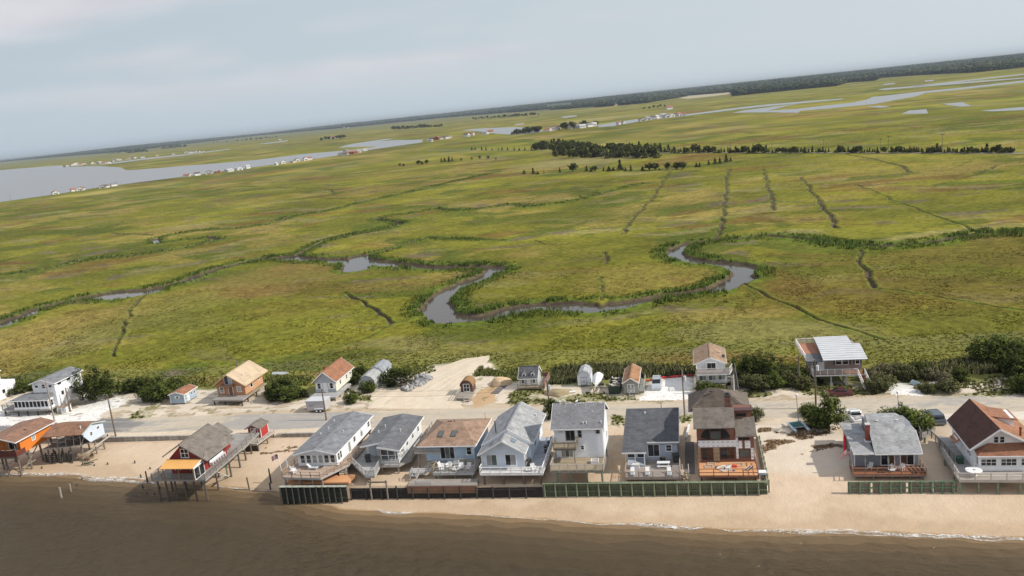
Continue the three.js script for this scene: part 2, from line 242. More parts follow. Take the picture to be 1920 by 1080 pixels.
function creekAt(x, z) {   // the creek whose edge is nearest: distance outside the water's edge (negative inside)
  const l = buckets.get(Math.floor(x / CELL) * 4096 + Math.floor(z / CELL)); let best = 1e9, C = null; if (!l) return [best, C];
  const wob = (fbm(x * 0.22, z * 0.22, 3) - 0.5) * 2.4;
  for (const [c, a, b] of l) { const dx = b[0] - a[0], dz = b[1] - a[1], t = clamp(((x - a[0]) * dx + (z - a[1]) * dz) / (dx * dx + dz * dz + 1e-9)); const w = lerp(a[2], b[2], t) / 2; const d = Math.hypot(x - a[0] - dx * t, z - a[1] - dz * t) - w + wob * Math.min(1, 0.25 + w * 0.3); if (d < best) { best = d; C = c; } }
  return [best, C];
}
const PAL = { yg: [0.208, 0.198, 0.026], ol: [0.136, 0.140, 0.020], tan: [0.270, 0.207, 0.060], gr: [0.092, 0.115, 0.018], rb: [0.165, 0.090, 0.030], gy: [0.25, 0.222, 0.09], mud: [0.105, 0.078, 0.056], lush: [0.105, 0.142, 0.020] };
// regional stands of grass seen in the photograph: px, py, radius in metres across and deep, kind, strength
const STANDS = [[130, 625, 26, 30, 'tan', .8], [60, 660, 20, 14, 'tan', .6], [195, 640, 10, 22, 'gy', .7], [380, 560, 30, 26, 'tan', .5], [520, 520, 34, 24, 'tan', .6], [540, 545, 26, 14, 'rb', .35], [430, 600, 40, 26, 'ol', .6], [560, 600, 40, 30, 'yg', .35], [760, 530, 18, 12, 'tan', .45], [1080, 500, 40, 30, 'yg', .5], [1230, 520, 26, 18, 'tan', .5], [1480, 527, 9, 11, 'rb', 1.0], [1462, 510, 6, 8, 'rb', .7], [1500, 540, 50, 40, 'rb', .25], [1700, 500, 60, 40, 'ol', .5], [1800, 560, 60, 40, 'rb', .3], [1600, 620, 40, 20, 'ol', .8], [1050, 640, 40, 16, 'ol', .7], [1300, 620, 30, 20, 'ol', .8], [1380, 590, 16, 9, 'tan', .6], [1460, 625, 18, 10, 'gy', .5], [800, 660, 20, 8, 'yg', .7], [950, 640, 20, 8, 'yg', .6], [1100, 660, 10, 14, 'yg', .7], [880, 640, 22, 9, 'gy', .4], [1100, 302, 70, 60, 'gy', .9], [1290, 296, 30, 40, 'rb', .6], [950, 330, 30, 14, 'rb', .5], [700, 385, 20, 8, 'rb', .6], [580, 403, 16, 8, 'rb', .6], [1000, 355, 20, 20, 'rb', .4], [1250, 350, 12, 16, 'rb', .5], [300, 600, 24, 22, 'ol', .5], [300, 660, 34, 12, 'yg', .45], [420, 655, 20, 12, 'ol', .4], [1650, 300, 80, 80, 'yg', .5], [300, 400, 90, 60, 'yg', .35], [900, 420, 60, 40, 'ol', .35], [700, 330, 90, 60, 'yg', .4], [1150, 400, 50, 40, 'gr', .35]].map(s => { const g = G(s[0], s[1], 0.9); return [g[0], g[1], s[2], s[3], PAL[s[4]], s[5]]; });
function marshColor(x, z) {
  const wx = x + (fbm(x * 0.02, z * 0.02, 3) - 0.5) * 30, wz = z + (fbm(x * 0.02 + 9, z * 0.02, 3) - 0.5) * 30;
  const a = fbm(wx * 0.011, wz * 0.016, 5), b = fbm(wx * 0.035 + 40, wz * 0.05, 5), c = fbm(x * 0.16, z * 0.16, 4), d = fbm(wx * 0.009 - 30, wz * 0.012 + 11, 4);
  let k = mix3(PAL.ol, PAL.yg, sst(0.36, 0.62, a * 0.55 + b * 0.45));
  k = mix3(k, PAL.tan, 0.75 * sst(0.53, 0.64, d * 0.6 + b * 0.4));
  k = mix3(k, PAL.gr, 0.8 * sst(0.57, 0.64, fbm(wx * 0.03 - 80, wz * 0.045 + 30, 5)));
  const pan = fbm(wx * 0.055 + 500, wz * 0.11 + 31, 5); if (pan > 0.66) k = mix3(k, [0.150, 0.118, 0.078], 0.75 * sst(0.66, 0.71, pan));
  k = mix3(k, PAL.rb, 0.6 * sst(0.62, 0.70, fbm(wx * 0.024 + 120, wz * 0.05 + 77, 5)));
  k = mix3(k, PAL.gy, 0.6 * sst(0.60, 0.72, fbm(wx * 0.028 + 220, wz * 0.055 + 7, 5)));
  for (const s of STANDS) { const u = (wx - s[0]) / s[2], v = (wz - s[1]) / s[3], r = u * u + v * v; if (r < 3) k = mix3(k, s[4], s[5] * 0.9 * sst(1.5, 0.35, r + (b - 0.5) * 1.8 + (c - 0.5) * 0.8)); }
  const e2 = fbm(wx * 0.018 + 300, wz * 0.03 + 90, 5), f = (0.80 + c * 0.40) * (0.68 + 0.64 * e2); return [k[0] * f, k[1] * f, k[2] * f];
}
function marshAt(x, z) {  // height and colour
  let y = 0.95 + (fbm(x * 0.1, z * 0.1, 4) - 0.5) * 0.3 + (fbm(x * 0.6, z * 0.6, 2) - 0.5) * 0.10;
  let c = marshColor(x, z);
  const [d, C] = creekAt(x, z);
  if (C && d < 12) {
    const n = fbm(x * 0.5, z * 0.5, 3), veg = C.veg * (0.55 + n * 0.9);
    c = mix3(c, [PAL.lush[0] * (0.75 + n * .6), PAL.lush[1] * (0.75 + n * .6), PAL.lush[2] * (0.75 + n * .6)], (C.water ? 0.85 : 0.6 * sst(0.35, 0.6, n)) * sst(C.mud + veg, C.mud + veg * 0.35, d));
    if (d < C.mud * 1.05) c = mix3(c, PAL.mud.map(v => v * (0.7 + n * 0.6)), sst(C.mud * 1.05, C.mud * 0.75, d + (n - 0.5) * 0.8));
    const bot = C.water ? -0.45 : 0.25;
    if (d < C.mud) y = lerp(y, C.water ? 0.42 : 0.5, sst(C.mud, C.mud * 0.6, d));
    if (d < C.mud * 0.6) y = lerp(y, bot, sst(C.mud * 0.6, -0.6, d));
    if (d > C.mud && d < C.mud + 2) y += 0.25 * sst(C.mud + 2, C.mud + .3, d);
  }
  return [y, c];
}
function gridMesh(nu, nv, at) {
  const pos = new Float32Array((nu + 1) * (nv + 1) * 3), col = new Float32Array(pos.length), uv = new Float32Array((nu + 1) * (nv + 1) * 2), idx = new Uint32Array(nu * nv * 6);
  let p = 0, q = 0; for (let j = 0; j <= nv; j++) for (let i = 0; i <= nu; i++) { const [x, y, z, c] = at(i / nu, j / nv); pos[p] = x; pos[p + 1] = y; pos[p + 2] = z; if (c) { col[p] = c[0] / 0.78; col[p + 1] = c[1] / 0.78; col[p + 2] = c[2] / 0.78; } p += 3; uv[q++] = x + 14 * fbm(x * 0.02, z * 0.02 + 5, 2); uv[q++] = z + 14 * fbm(x * 0.02 + 50, z * 0.02, 2); }
  let k = 0; for (let j = 0; j < nv; j++) for (let i = 0; i < nu; i++) { const a = j * (nu + 1) + i, b = a + 1, c = a + nu + 1, d = c + 1; idx[k++] = a; idx[k++] = b; idx[k++] = c; idx[k++] = b; idx[k++] = d; idx[k++] = c; }
  const g = new THREE.BufferGeometry(); g.setAttribute('position', new THREE.BufferAttribute(pos, 3)); g.setAttribute('color', new THREE.BufferAttribute(col, 3)); g.setAttribute('uv', new THREE.BufferAttribute(uv, 2)); g.setIndex(new THREE.BufferAttribute(idx, 1)); g.computeVertexNormals(); return g;
}
// the forest edge on the upland, as a distance for each bearing
const EDGE = [[-300, 338], [0, 304], [240, 284], [480, 254.5], [580, 245.5], [655, 239], [730, 231], [830, 221], [955, 211], [1022, 207], [1135, 200], [1210, 193.5], [1272, 183], [1372, 173], [1380, 180], [1440, 174], [1565, 162], [1585, 155.5], [1637, 151.5], [1645, 146], [1740, 140], [1835, 135.5], [1875, 131], [1920, 126], [2200, 98]];
const EDGED = EDGE.map(p => { const g = G(p[0], p[1], 1); return [Math.atan2(g[0], -g[1]), Math.hypot(...g)]; });
const forestDepth = (x, z) => Math.hypot(x, z) - interp(EDGED, Math.atan2(x, -z)) - (fbm(x * 0.002, z * 0.002, 3) - 0.5) * 250;
const upland = o => 27 * sst(200, 6500, o);
const TL = Math.tan(49 * DEG), TR = Math.tan(25 * DEG), ZN = 188, ZM = 950;
const grassMat = new THREE.MeshPhysicalMaterial({ vertexColors: true, map: TX.grass, bumpMap: TX.grassBump, bumpScale: 0.2, roughness: 0.97, specularIntensity: 0.12 });
{
  const g = gridMesh(700, 620, (u, v) => { const d = ZN * Math.pow(ZM / ZN, v), x = lerp(-d * TL, d * TR, u), z = -d; const [y, c] = marshAt(x, z); const e = v > 0.97 ? 0.95 : y; return [x, v < 0.006 ? y - 0.02 : e, z, c]; });
  structure('marsh', g, grassMat);
  const farMat = new THREE.MeshPhysicalMaterial({ vertexColors: true, roughness: 0.97, specularIntensity: 0.12 });
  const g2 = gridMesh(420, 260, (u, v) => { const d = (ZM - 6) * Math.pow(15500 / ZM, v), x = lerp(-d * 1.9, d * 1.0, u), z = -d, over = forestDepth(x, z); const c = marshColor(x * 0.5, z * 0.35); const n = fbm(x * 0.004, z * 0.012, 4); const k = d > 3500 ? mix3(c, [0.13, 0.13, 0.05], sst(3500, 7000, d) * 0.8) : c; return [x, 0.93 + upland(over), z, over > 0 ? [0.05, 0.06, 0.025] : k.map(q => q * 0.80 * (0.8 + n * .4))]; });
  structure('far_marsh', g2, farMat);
}
// ---------- the strip of sand, road and verge ----------
const poly = (pts, h = 1.8) => pts.map(p => G(p[0], p[1], h));
function inside(pl, x, z) { let r = false; for (let i = 0, j = pl.length - 1; i < pl.length; j = i++) { const a = pl[i], b = pl[j]; if ((a[1] > z) !== (b[1] > z) && x < (b[0] - a[0]) * (z - a[1]) / (b[1] - a[1]) + a[0]) r = !r; } return r; }
const SX0 = -225, SX1 = 100, SZ0 = -190, SZ1 = -90;
const SANDLOT = poly([[690, 768], [700, 735], [760, 725], [800, 705], [835, 682], [868, 668], [918, 662], [916, 672], [900, 690], [890, 715], [862, 735], [858, 752], [870, 768]], 1.6);
const PATIO = poly([[1196, 753], [1205, 740], [1216, 728], [1216, 712], [1232, 704], [1293, 702], [1297, 722], [1298, 750]], 1.8);
const DRIVE = poly([[1672, 742], [1664, 725], [1652, 709], [1694, 709], [1722, 725], [1748, 742]], 1.8);
const WHITEL = poly([[-60, 800], [-60, 770], [30, 760], [110, 775], [128, 768], [200, 745], [235, 742], [232, 756], [190, 775], [180, 790], [60, 795]], 1.9);
const BARE = poly([[1782, 736], [1795, 712], [1825, 692], [1870, 694], [1893, 712], [1885, 730], [1840, 739]], 1.8);
const DIRT = poly([[885, 752], [897, 735], [920, 722], [935, 708], [948, 712], [930, 740], [925, 757], [890, 765]], 1.8);
const VERGE = [];   // grass verges: px polygon
for (const v of [[[240, 786], [255, 772], [285, 760], [300, 762], [280, 782]], [[950, 758], [955, 738], [985, 728], [1030, 732], [1060, 742], [1110, 735], [1195, 740], [1190, 752], [1050, 757]], [[1300, 752], [1310, 735], [1380, 735], [1420, 728], [1450, 742], [1400, 747]], [[1505, 742], [1500, 722], [1540, 710], [1625, 725], [1660, 735], [1640, 742]], [[1740, 742], [1730, 722], [1700, 705], [1760, 690], [1920, 700], [1990, 715], [1990, 738], [1850, 742]], [[1500, 785], [1505, 760], [1530, 770], [1545, 800], [1520, 815], [1500, 800]], [[1148, 800], [1150, 778], [1165, 780], [1170, 800]], [[1272, 795], [1272, 775], [1295, 778], [1296, 790]], [[1655, 800], [1650, 780], [1690, 775], [1740, 805], [1700, 825]], [[640, 745], [650, 730], [700, 745], [690, 755]], [[500, 752], [505, 728], [560, 718], [585, 740], [560, 752]]]) VERGE.push(poly(v, 1.8));
function stripColor(x, z) {
  const zs = shoreZ(x), n = fbm(x * 0.25, z * 0.25, 5), n2 = fbm(x * 0.9, z * 0.9, 4), n3 = fbm(x * 2.6, z * 2.6, 3), nb = fbm(x * 0.06, z * 0.09, 4), d = zs - z;
  const grain = 0.90 + n2 * 0.14 + n3 * 0.08;
  let c = mix3([0.56, 0.430, 0.305], [0.615, 0.485, 0.355], n);
  const swash = d + (fbm(x * 0.18, 3.3, 4) - 0.5) * 5;
  const wet = [0.40, 0.285, 0.175];
  c = mix3(c, mix3(wet, [0.46, 0.335, 0.215], n), sst(4.6, 2.2, swash + (n - 0.5) * 2.0));
  c = mix3(c, [0.52, 0.395, 0.265], 0.55 * sst(9, 6, swash + (n - .5) * 4));
  if (d < 0.3) c = mix3([0.36, 0.235, 0.12], [0.42, 0.285, 0.155], n);
  if (z < BULKZ - 0.3 && x > BULK0 && x < BULK1) { const ox = x + (n - .5) * 3; if (ox > -15.2 && ox < -11.6) c = mix3(c, [0.55, 0.375, 0.22], 0.8 * sst(0.25, 0.55, n2) * sst(-139, -134, z)); }
  if (x > 8 && x < 21 && z < -119) {
    c = mix3(c, [0.63, 0.56, 0.455], 0.8 * sst(-120, -123, z + (n - .5) * 4));
  }
  if (x > 29 && z < -119 && z > -140) c = mix3(c, [0.44, 0.36, 0.27], 0.6 * sst(0.4, 0.6, nb));
  if (z < -139.2) {
    c = mix3([0.56, 0.455, 0.325], [0.64, 0.55, 0.43], n); const far = z < -150.5;
    if (far) { c = mix3(c, [0.62, 0.565, 0.475], 0.5); const tr = fbm(x * 0.35, z * 0.8, 5); c = mix3(c, [0.36, 0.265, 0.17], 0.75 * sst(0.54, 0.66, tr) * sst(-170, -151, z)); c = mix3(c, [0.40, 0.30, 0.19], 0.6 * sst(-153.2, -151.2, z + (n - .5) * 2) * (x > -100 ? 1 : 0)); }
    // asphalt, with the sand that has blown over it
    const edge = (fbm(x * 0.2, 7.7, 4) - 0.5) * 1.8, rd = sst(-141.9, -142.7, z + edge) * sst(-150.9, -150.1, z + edge * 0.7);
    if (rd > 0) {
      let asph = x < -113 ? [0.175, 0.175, 0.18] : [0.335, 0.320, 0.300]; asph = mix3(asph, [0.30, 0.285, 0.26], x < -113 ? 0.25 * n : 0);
      const cover = clamp(interp([[-200, 0], [-120, 0.05], [-113, 0.7], [-98, 1], [-92, 0.5], [-75, 0.2], [-58, 0.45], [-50, 0.85], [0, 0.8], [60, 0.8]], x));
      const drift = sst(0.72 - cover * 0.55, 0.92 - cover * 0.55, fbm(x * 0.07 + 3, z * 0.28, 5) * 0.8 + n2 * 0.2);
      asph = mix3(asph, [0.49, 0.425, 0.33], clamp(drift * 0.85 + cover * 0.25)); const track = Math.abs(Math.abs(z + 146.3) - 2.0); if (track < 0.55) asph = mix3(asph, [0.40, 0.36, 0.31], 0.35);
      c = mix3(c, asph, rd);
    }
    if (inside(SANDLOT, x, z)) c = mix3([0.60, 0.50, 0.37], [0.66, 0.575, 0.45], n);
    const rut = Math.abs((((x * 0.55 + z * (x > -70 && x < -38 ? 0.35 : 1.1) + 3.2 * fbm(x * 0.12, z * 0.12, 2)) / 1.5) % 1 + 1) % 1 - 0.5); if (rut < 0.12 && fbm(x * 0.09 + 70, z * 0.14, 3) > 0.5) c = c.map(v => v * (0.80 + n3 * 0.15));
    if (inside(DIRT, x, z)) c = mix3([0.45, 0.29, 0.155], [0.52, 0.37, 0.22], n);
    const j = (n2 - .5) * 1.6, j2 = (n3 - .5) * 1.6;
    if (inside(PATIO, x + j, z + j2) || inside(DRIVE, x + j, z + j2) || inside(WHITEL, x + j * 2, z + j2 * 2)) { c = [0.80, 0.78, 0.74].map(v => v * (0.92 + n2 * .12)); if (n3 > 0.74) c = [0.40, 0.36, 0.29]; }
    if (x > 22 && z > -142.4) c = mix3(c, [0.66, 0.61, 0.53], 0.7);
    const me = marshEdge(x);
    let gz = sst(me + 3.5, me - 1, z + (n - 0.5) * 7); if (inside(SANDLOT, x, z)) gz *= 0.0; const bare = inside(BARE, x + (n2 - .5) * 2, z + (n3 - .5) * 2);
    for (const v of VERGE) if (!bare && inside(v, x + (n2 - .5) * 3, z + (n3 - .5) * 3)) { gz = Math.max(gz, 0.25 + 0.75 * sst(0.36, 0.5, n * .6 + n3 * .4)); }
    if (gz > 0) { const near = marshColor(x, z), lush = mix3([0.13, 0.155, 0.035], [0.20, 0.185, 0.06], n2); c = mix3(c, mix3(lush, near, sst(me + 1, me - 6, z)), gz * sst(me - 8, me, z) + gz * (1 - sst(me - 8, me, z)) + 0); if (z < me - 8) c = near; }
    if (far && z > me) { const tuft = fbm(x * 0.5 + 31, z * 0.5, 4); if (tuft > 0.66 && !inside(SANDLOT, x, z) && !inside(PATIO, x, z) && !inside(DRIVE, x, z)) c = mix3(c, [0.20, 0.18, 0.075], 0.7 * sst(0.66, 0.72, tuft)); }
  }
  return [c[0] * grain, c[1] * grain, c[2] * grain];
}
{
  const W = 2048, H = 680, toS = v => { v = clamp(v); return v <= 0.0031308 ? v * 12.92 : 1.055 * Math.pow(v, 1 / 2.4) - 0.055; };
  const t = tex(W, H, (u, v) => stripColor(lerp(SX0, SX1, u), lerp(SZ0, SZ1, v)).map(toS), 0, true);
  t.wrapS = t.wrapT = THREE.ClampToEdgeWrapping;
  const g = gridMesh(560, 190, (u, v) => { const x = lerp(SX0, SX1, u), z = lerp(SZ0, SZ1, v); return [x, ground(x, z), z]; });
  g.deleteAttribute('color'); const uv = g.attributes.uv; const uv1 = uv.clone(); const gp = g.attributes.position; for (let k = 0; k < uv.count; k++) uv.setXY(k, (gp.getX(k) - SX0) / (SX1 - SX0), (gp.getZ(k) - SZ0) / (SZ1 - SZ0));
  g.setAttribute('uv1', uv1); const bump = TX.sandBump; bump.channel = 1;
  structure('ground', g, new THREE.MeshStandardMaterial({ map: t, bumpMap: bump, bumpScale: 0.13, roughness: 0.96 }));
}
// ---------- water ----------
{
  const sheet = (x0, x1, z0, z1, y, n, m) => gridMesh(n, m, (u, v) => { const x = lerp(x0, x1, u), z = lerp(z0, z1, v); return [x, y + (fbm(x * 0.25, z * 0.4 + y * 40, 3) - 0.5) * 0.05, z]; });
  const strip = g => { g.deleteAttribute('color'); return g; };
  const top = new THREE.MeshPhysicalMaterial({ color: lin([0.105, 0.082, 0.048]), ior: 1.33, roughness: 0.12, transparent: true, opacity: 0.30, bumpMap: TX.wave, bumpScale: 0.9 });
  structure('bay_water', strip(sheet(-340, 200, -134, 70, 0, 270, 100)), top);
  const silt = new THREE.MeshStandardMaterial({ color: lin([0.118, 0.088, 0.049]), roughness: 1, transparent: true, opacity: 0.26 });
  for (const y of [-0.08, -0.18, -0.29, -0.42, -0.56]) structure('silty_water', strip(sheet(-340, 200, -134, 70, y, 180, 70)), silt);
  structure('deep_water', strip(sheet(-340, 200, -134, 70, -0.75, 30, 20)), new THREE.MeshStandardMaterial({ color: lin([0.088, 0.070, 0.040]), roughness: 1 }));
  const creekMat = new THREE.MeshPhysicalMaterial({ color: lin([0.075, 0.064, 0.050]), ior: 1.33, roughness: 0.06, bumpMap: TX.wave, bumpScale: 0.02 });
  const g = new THREE.PlaneGeometry(1600, 775); g.rotateX(-Math.PI / 2); g.translate(-300, 0.16, -562); const uv = g.attributes.uv, ps = g.attributes.position; for (let k = 0; k < uv.count; k++) uv.setXY(k, ps.getX(k), ps.getZ(k));
  structure('creek_water', g, creekMat);
  // the river, its arms and the ponds far out
  const riverMat = new THREE.MeshPhysicalMaterial({ color: lin([0.17, 0.155, 0.14]), roughness: 0.2, ior: 1.33 });
  const WATERS = {
    bay_inlet: [[-90, 390], [0, 379], [100, 365], [195, 350], [330, 333], [385, 326], [480, 313], [555, 303], [630, 292], [700, 280], [792, 267], [793, 262], [745, 262.5], [712, 265], [742, 259], [720, 261], [690, 265], [655, 271], [632, 277], [700, 274.5], [706, 275.5], [660, 281], [567, 289], [480, 300], [400, 307], [345, 311], [300, 315], [238, 319.5], [226, 314], [190, 311.5], [112, 313], [112, 310], [0, 319], [-90, 326]],
    back_channel: [[150, 311], [190, 307.5], [270, 297], [345, 289.5], [430, 279], [430, 280.2], [345, 291.5], [270, 299.5], [215, 306.5]],
    marina_pond: [[866, 244], [900, 241], [930, 239.4], [965, 238.4], [1003, 239.6], [1020, 246], [1000, 250], [965, 253], [930, 250.5], [905, 247]],
    river_reach: [[1118, 235], [1160, 228], [1210, 221.5], [1285, 214.8], [1385, 201.5], [1440, 195.5], [1527, 188.6], [1580, 184.6], [1582, 186], [1527, 191.5], [1440, 199], [1385, 205], [1285, 217.5], [1210, 226], [1150, 236.5], [1122, 238.5]],
    wide_river: [[1372, 211.5], [1400, 206], [1440, 201.5], [1500, 194], [1470, 200], [1440, 207.5], [1495, 204], [1555, 197], [1600, 192], [1625, 187], [1635, 182], [1680, 177], [1727, 171.5], [1790, 165.6], [1920, 151], [2040, 138], [2040, 141], [1920, 154.6], [1790, 169], [1735, 174.5], [1720, 180], [1640, 195], [1560, 203], [1500, 208], [1497, 211.5], [1440, 210.5]],
    upper_river: [[1645, 168], [1660, 165.5], [1700, 162.5], [1800, 154], [1915, 145.8], [2020, 136], [2020, 138], [1915, 147.6], [1800, 157], [1700, 165], [1660, 168.6]],
    high_channel: [[1702, 162], [1800, 151.4], [1915, 138.6], [2020, 127], [2020, 128.6], [1915, 140.6], [1800, 153.6], [1720, 162]],
    marsh_pond: [[1690, 214], [1703, 207.5], [1737, 204.8], [1740, 213], [1700, 213.5]],
    marsh_pond_b: [[1766, 195], [1805, 191.6], [1812, 195], [1822, 199], [1800, 200], [1780, 197]], marsh_pond_c: [[1625, 200.4], [1650, 198], [1672, 200.4], [1650, 202]], marsh_pond_d: [[1838, 207.5], [1900, 202], [2000, 196], [2000, 200], [1910, 207], [1860, 209]], marsh_pond_e: [[1050, 219], [1080, 216], [1082, 218], [1060, 221]], marsh_pond_f: [[965, 233], [982, 231], [983, 233], [966, 235]],
    marsh_pond_g: [[1655, 158], [1677, 155.6], [1679, 157], [1660, 159.6]], marsh_pond_h: [[1733, 151], [1752, 149.8], [1750, 152], [1735, 153]], pond_left: [[484, 270], [540, 263], [538, 265], [500, 269.6]],
  };
  for (const k of Object.keys(WATERS)) {
    const pts = WATERS[k].map(p => { const g = G(p[0], p[1], 1.0); return new THREE.Vector2(g[0], -g[1]); });
    const sg = new THREE.ShapeGeometry(new THREE.Shape(pts)); sg.rotateX(-Math.PI / 2); sg.translate(0, 1.06, 0); structure(k.replace(/_[a-h]$/, '').replace('_left', ''), sg, riverMat);
  }
}
// foam along the swash
{
  const alpha = tex(1024, 128, (u, v) => { const n = pfbm(u * 1, v * 0.125, 64, 4), lace = Math.abs(pfbm(u, v * 0.125 + 0.4, 90, 3) - 0.5) * 7; const e = Math.min(v * 4, (1 - v) * 1.8); return clamp((sst(0.8, 0.1, lace) * 0.8 + 0.7 * sst(0.56, 0.70, n)) * clamp(e) ); }, 0);
  alpha.repeat.set(1 / 30, 1); alpha.wrapT = THREE.ClampToEdgeWrapping;
  const mat = new THREE.MeshStandardMaterial({ color: lin([0.82, 0.80, 0.76]), roughness: 0.9, alphaMap: alpha, transparent: true, side: THREE.DoubleSide });
  const band = (x0, x1, off, w, seed) => { const n = Math.ceil((x1 - x0) / 0.5), pos = [], uv = [], idx = [];
    for (let k = 0; k <= n; k++) { const x = lerp(x0, x1, k / n), ww = w * (0.25 + 1.3 * fbm(x * 0.16 + seed, seed, 3)) * Math.sin(Math.PI * clamp(k / n, 0.002, 0.998)) ** 0.35, zc = shoreZ(x) + off + (fbm(x * 0.3 + seed, 2.2, 3) - 0.5) * 1.4;
      for (const s of [0, 1]) { const z = zc + (s ? ww : 0); pos.push(x, Math.max(0.035, ground(x, z)) + 0.02, z); uv.push(x, s); } if (k < n) { const a = 2 * k; idx.push(a, a + 2, a + 1, a + 1, a + 2, a + 3); } }
    const g = new THREE.BufferGeometry(); g.setAttribute('position', new THREE.Float32BufferAttribute(pos, 3)); g.setAttribute('uv', new THREE.Float32BufferAttribute(uv, 2)); g.setIndex(idx); g.computeVertexNormals(); return g; };
  const fg = mergeGeometries([band(-140, -97, -0.6, 2.3, 1), band(-112, -93, 0.5, 1.6, 2), band(-82, -68, 0, 0.8, 3), band(-50, -43, -0.3, 1.1, 4), band(-38, -6, -0.1, 0.8, 5), band(-14, -1, -0.2, 1.5, 6), band(1, 17, -0.1, 1.2, 7), band(10, 60, -0.3, 1.1, 8), band(12, 40, 0.5, .7, 9)]);
  const f = structure('foam', fg, mat, 'stuff'); f.userData.label = 'white foam along the edge of the swash'; f.userData.category = 'foam';
}
// ---------- vegetation ----------
function leafCloud(seed, clumps, perClump, size, shape, tones) {   // many leaf faces in clumps; shape(r) -> [x, y, z, clumpRadius]
  const R = rng(seed), pos = [], nor = [], col = [], v = V(0, 0, 0);
  for (let c = 0; c < clumps; c++) {
    const [cx, cy, cz, cr] = shape(R, c), t = mix3(tones[0], tones[1], R());
    for (let k = 0; k < perClump; k++) {
      let x, y, z; do { x = R() * 2 - 1; y = R() * 2 - 1; z = R() * 2 - 1; } while (x * x + y * y + z * z > 1);
      const l = Math.hypot(x, y, z) || 1, s = Math.pow(l, 0.35) / l; x *= s; y *= s; z *= s;
      const px = cx + x * cr, py = cy + y * cr * 0.85, pz = cz + z * cr;
      const a = R() * 6.283, e = (R() - 0.35) * 1.7, ux = Math.cos(a) * Math.cos(e), uy = Math.sin(e), uz = Math.sin(a) * Math.cos(e), b = a + 1.57 + (R() - .5), wx = Math.cos(b), wy = (R() - .5) * 1.2, wz = Math.sin(b), S = size * (0.6 + R() * 0.9), f = 0.72 + R() * 0.55;
      pos.push(px - ux * S * .5 - wx * S * .32, py - uy * S * .5 - wy * S * .32, pz - uz * S * .5 - wz * S * .32, px - ux * S * .4 + wx * S * .34, py - uy * S * .4 + wy * S * .34, pz - uz * S * .4 + wz * S * .34, px + ux * S * .75, py + uy * S * .75, pz + uz * S * .75);
      v.set(x + (R() - .5) * .8, y + 0.35 + (R() - .5) * .8, z + (R() - .5) * .8).normalize();
      for (let q = 0; q < 3; q++) { nor.push(v.x, v.y, v.z); col.push(t[0] * f, t[1] * f, t[2] * f); }
    }
  }
  const g = new THREE.BufferGeometry(); g.setAttribute('position', new THREE.Float32BufferAttribute(pos, 3)); g.setAttribute('normal', new THREE.Float32BufferAttribute(nor, 3)); g.setAttribute('color', new THREE.Float32BufferAttribute(col, 3)); return g;
}
const LEAF = M('leaf', [1, 1, 1]), BARK = M('wood', [0.16, 0.12, 0.09]);
const ROUND = (rx, ry, rz, y0) => R => { let x, y, z; do { x = R() * 2 - 1; y = R() * 2 - 1; z = R() * 2 - 1; } while (x * x + y * y + z * z > 1 || x * x + y * y + z * z < 0.08); const l = 0.85 + R() * 0.3; return [x * rx * l, y0 + (y * 0.5 + 0.5) * ry * l, z * rz * l, 0.34 + R() * 0.34]; };
const CONE = (r, h) => R => { const t = Math.pow(R(), 1.35), a = R() * 6.283, q = Math.sqrt(R()) * r * (1 - t * 0.93) * (0.75 + R() * .5); return [Math.cos(a) * q, 0.25 + t * h, Math.sin(a) * q, 0.30 * r * (1.15 - t * 0.6)]; };
const trees = {};
function treeProto(kind, make) { trees[kind] = make; }
function plant(kind, name, label, category, pos, ry, s, group) {   // first use builds the prototype, later uses clone it
  const p = trees[kind];
  const o = new THREE.Group(); o.name = numbered(name); o.position.set(...pos); o.rotation.y = ry; Array.isArray(s) ? o.scale.set(...s) : o.scale.setScalar(s); o.userData = { label, category }; if (group) o.userData.group = group;
  if (!p.geo) p.geo = p();
  const t = new THREE.Mesh(p.geo[0], BARK), c = new THREE.Mesh(p.geo[1], LEAF); t.name = p.geo[2] || 'trunk'; c.name = p.geo[3] || 'crown'; for (const m of [t, c]) { m.castShadow = m.receiveShadow = true; o.add(m); } scene.add(o); return o;
}
const limbs = (h, r, n, seed) => { const R = rng(seed), l = [rod([0, -0.3, 0], [0.1, h * 0.55, 0.05], r, r * 0.6)]; for (let k = 0; k < n; k++) { const a = k * 2.4 + R(), y = h * (0.12 + 0.4 * R()); l.push(rod([0, y, 0], [Math.cos(a) * h * 0.32, y + h * (0.18 + R() * 0.25), Math.sin(a) * h * 0.32], r * 0.5, r * 0.2, 5)); } return mergeGeometries(l); };
const DKG = [[0.040, 0.056, 0.012], [0.088, 0.106, 0.022]], MDG = [[0.062, 0.086, 0.017], [0.122, 0.148, 0.030]], OLG = [[0.075, 0.085, 0.030], [0.13, 0.13, 0.05]], CED = [[0.078, 0.096, 0.028], [0.165, 0.180, 0.056]], DRY = [[0.10, 0.09, 0.05], [0.17, 0.15, 0.085]];
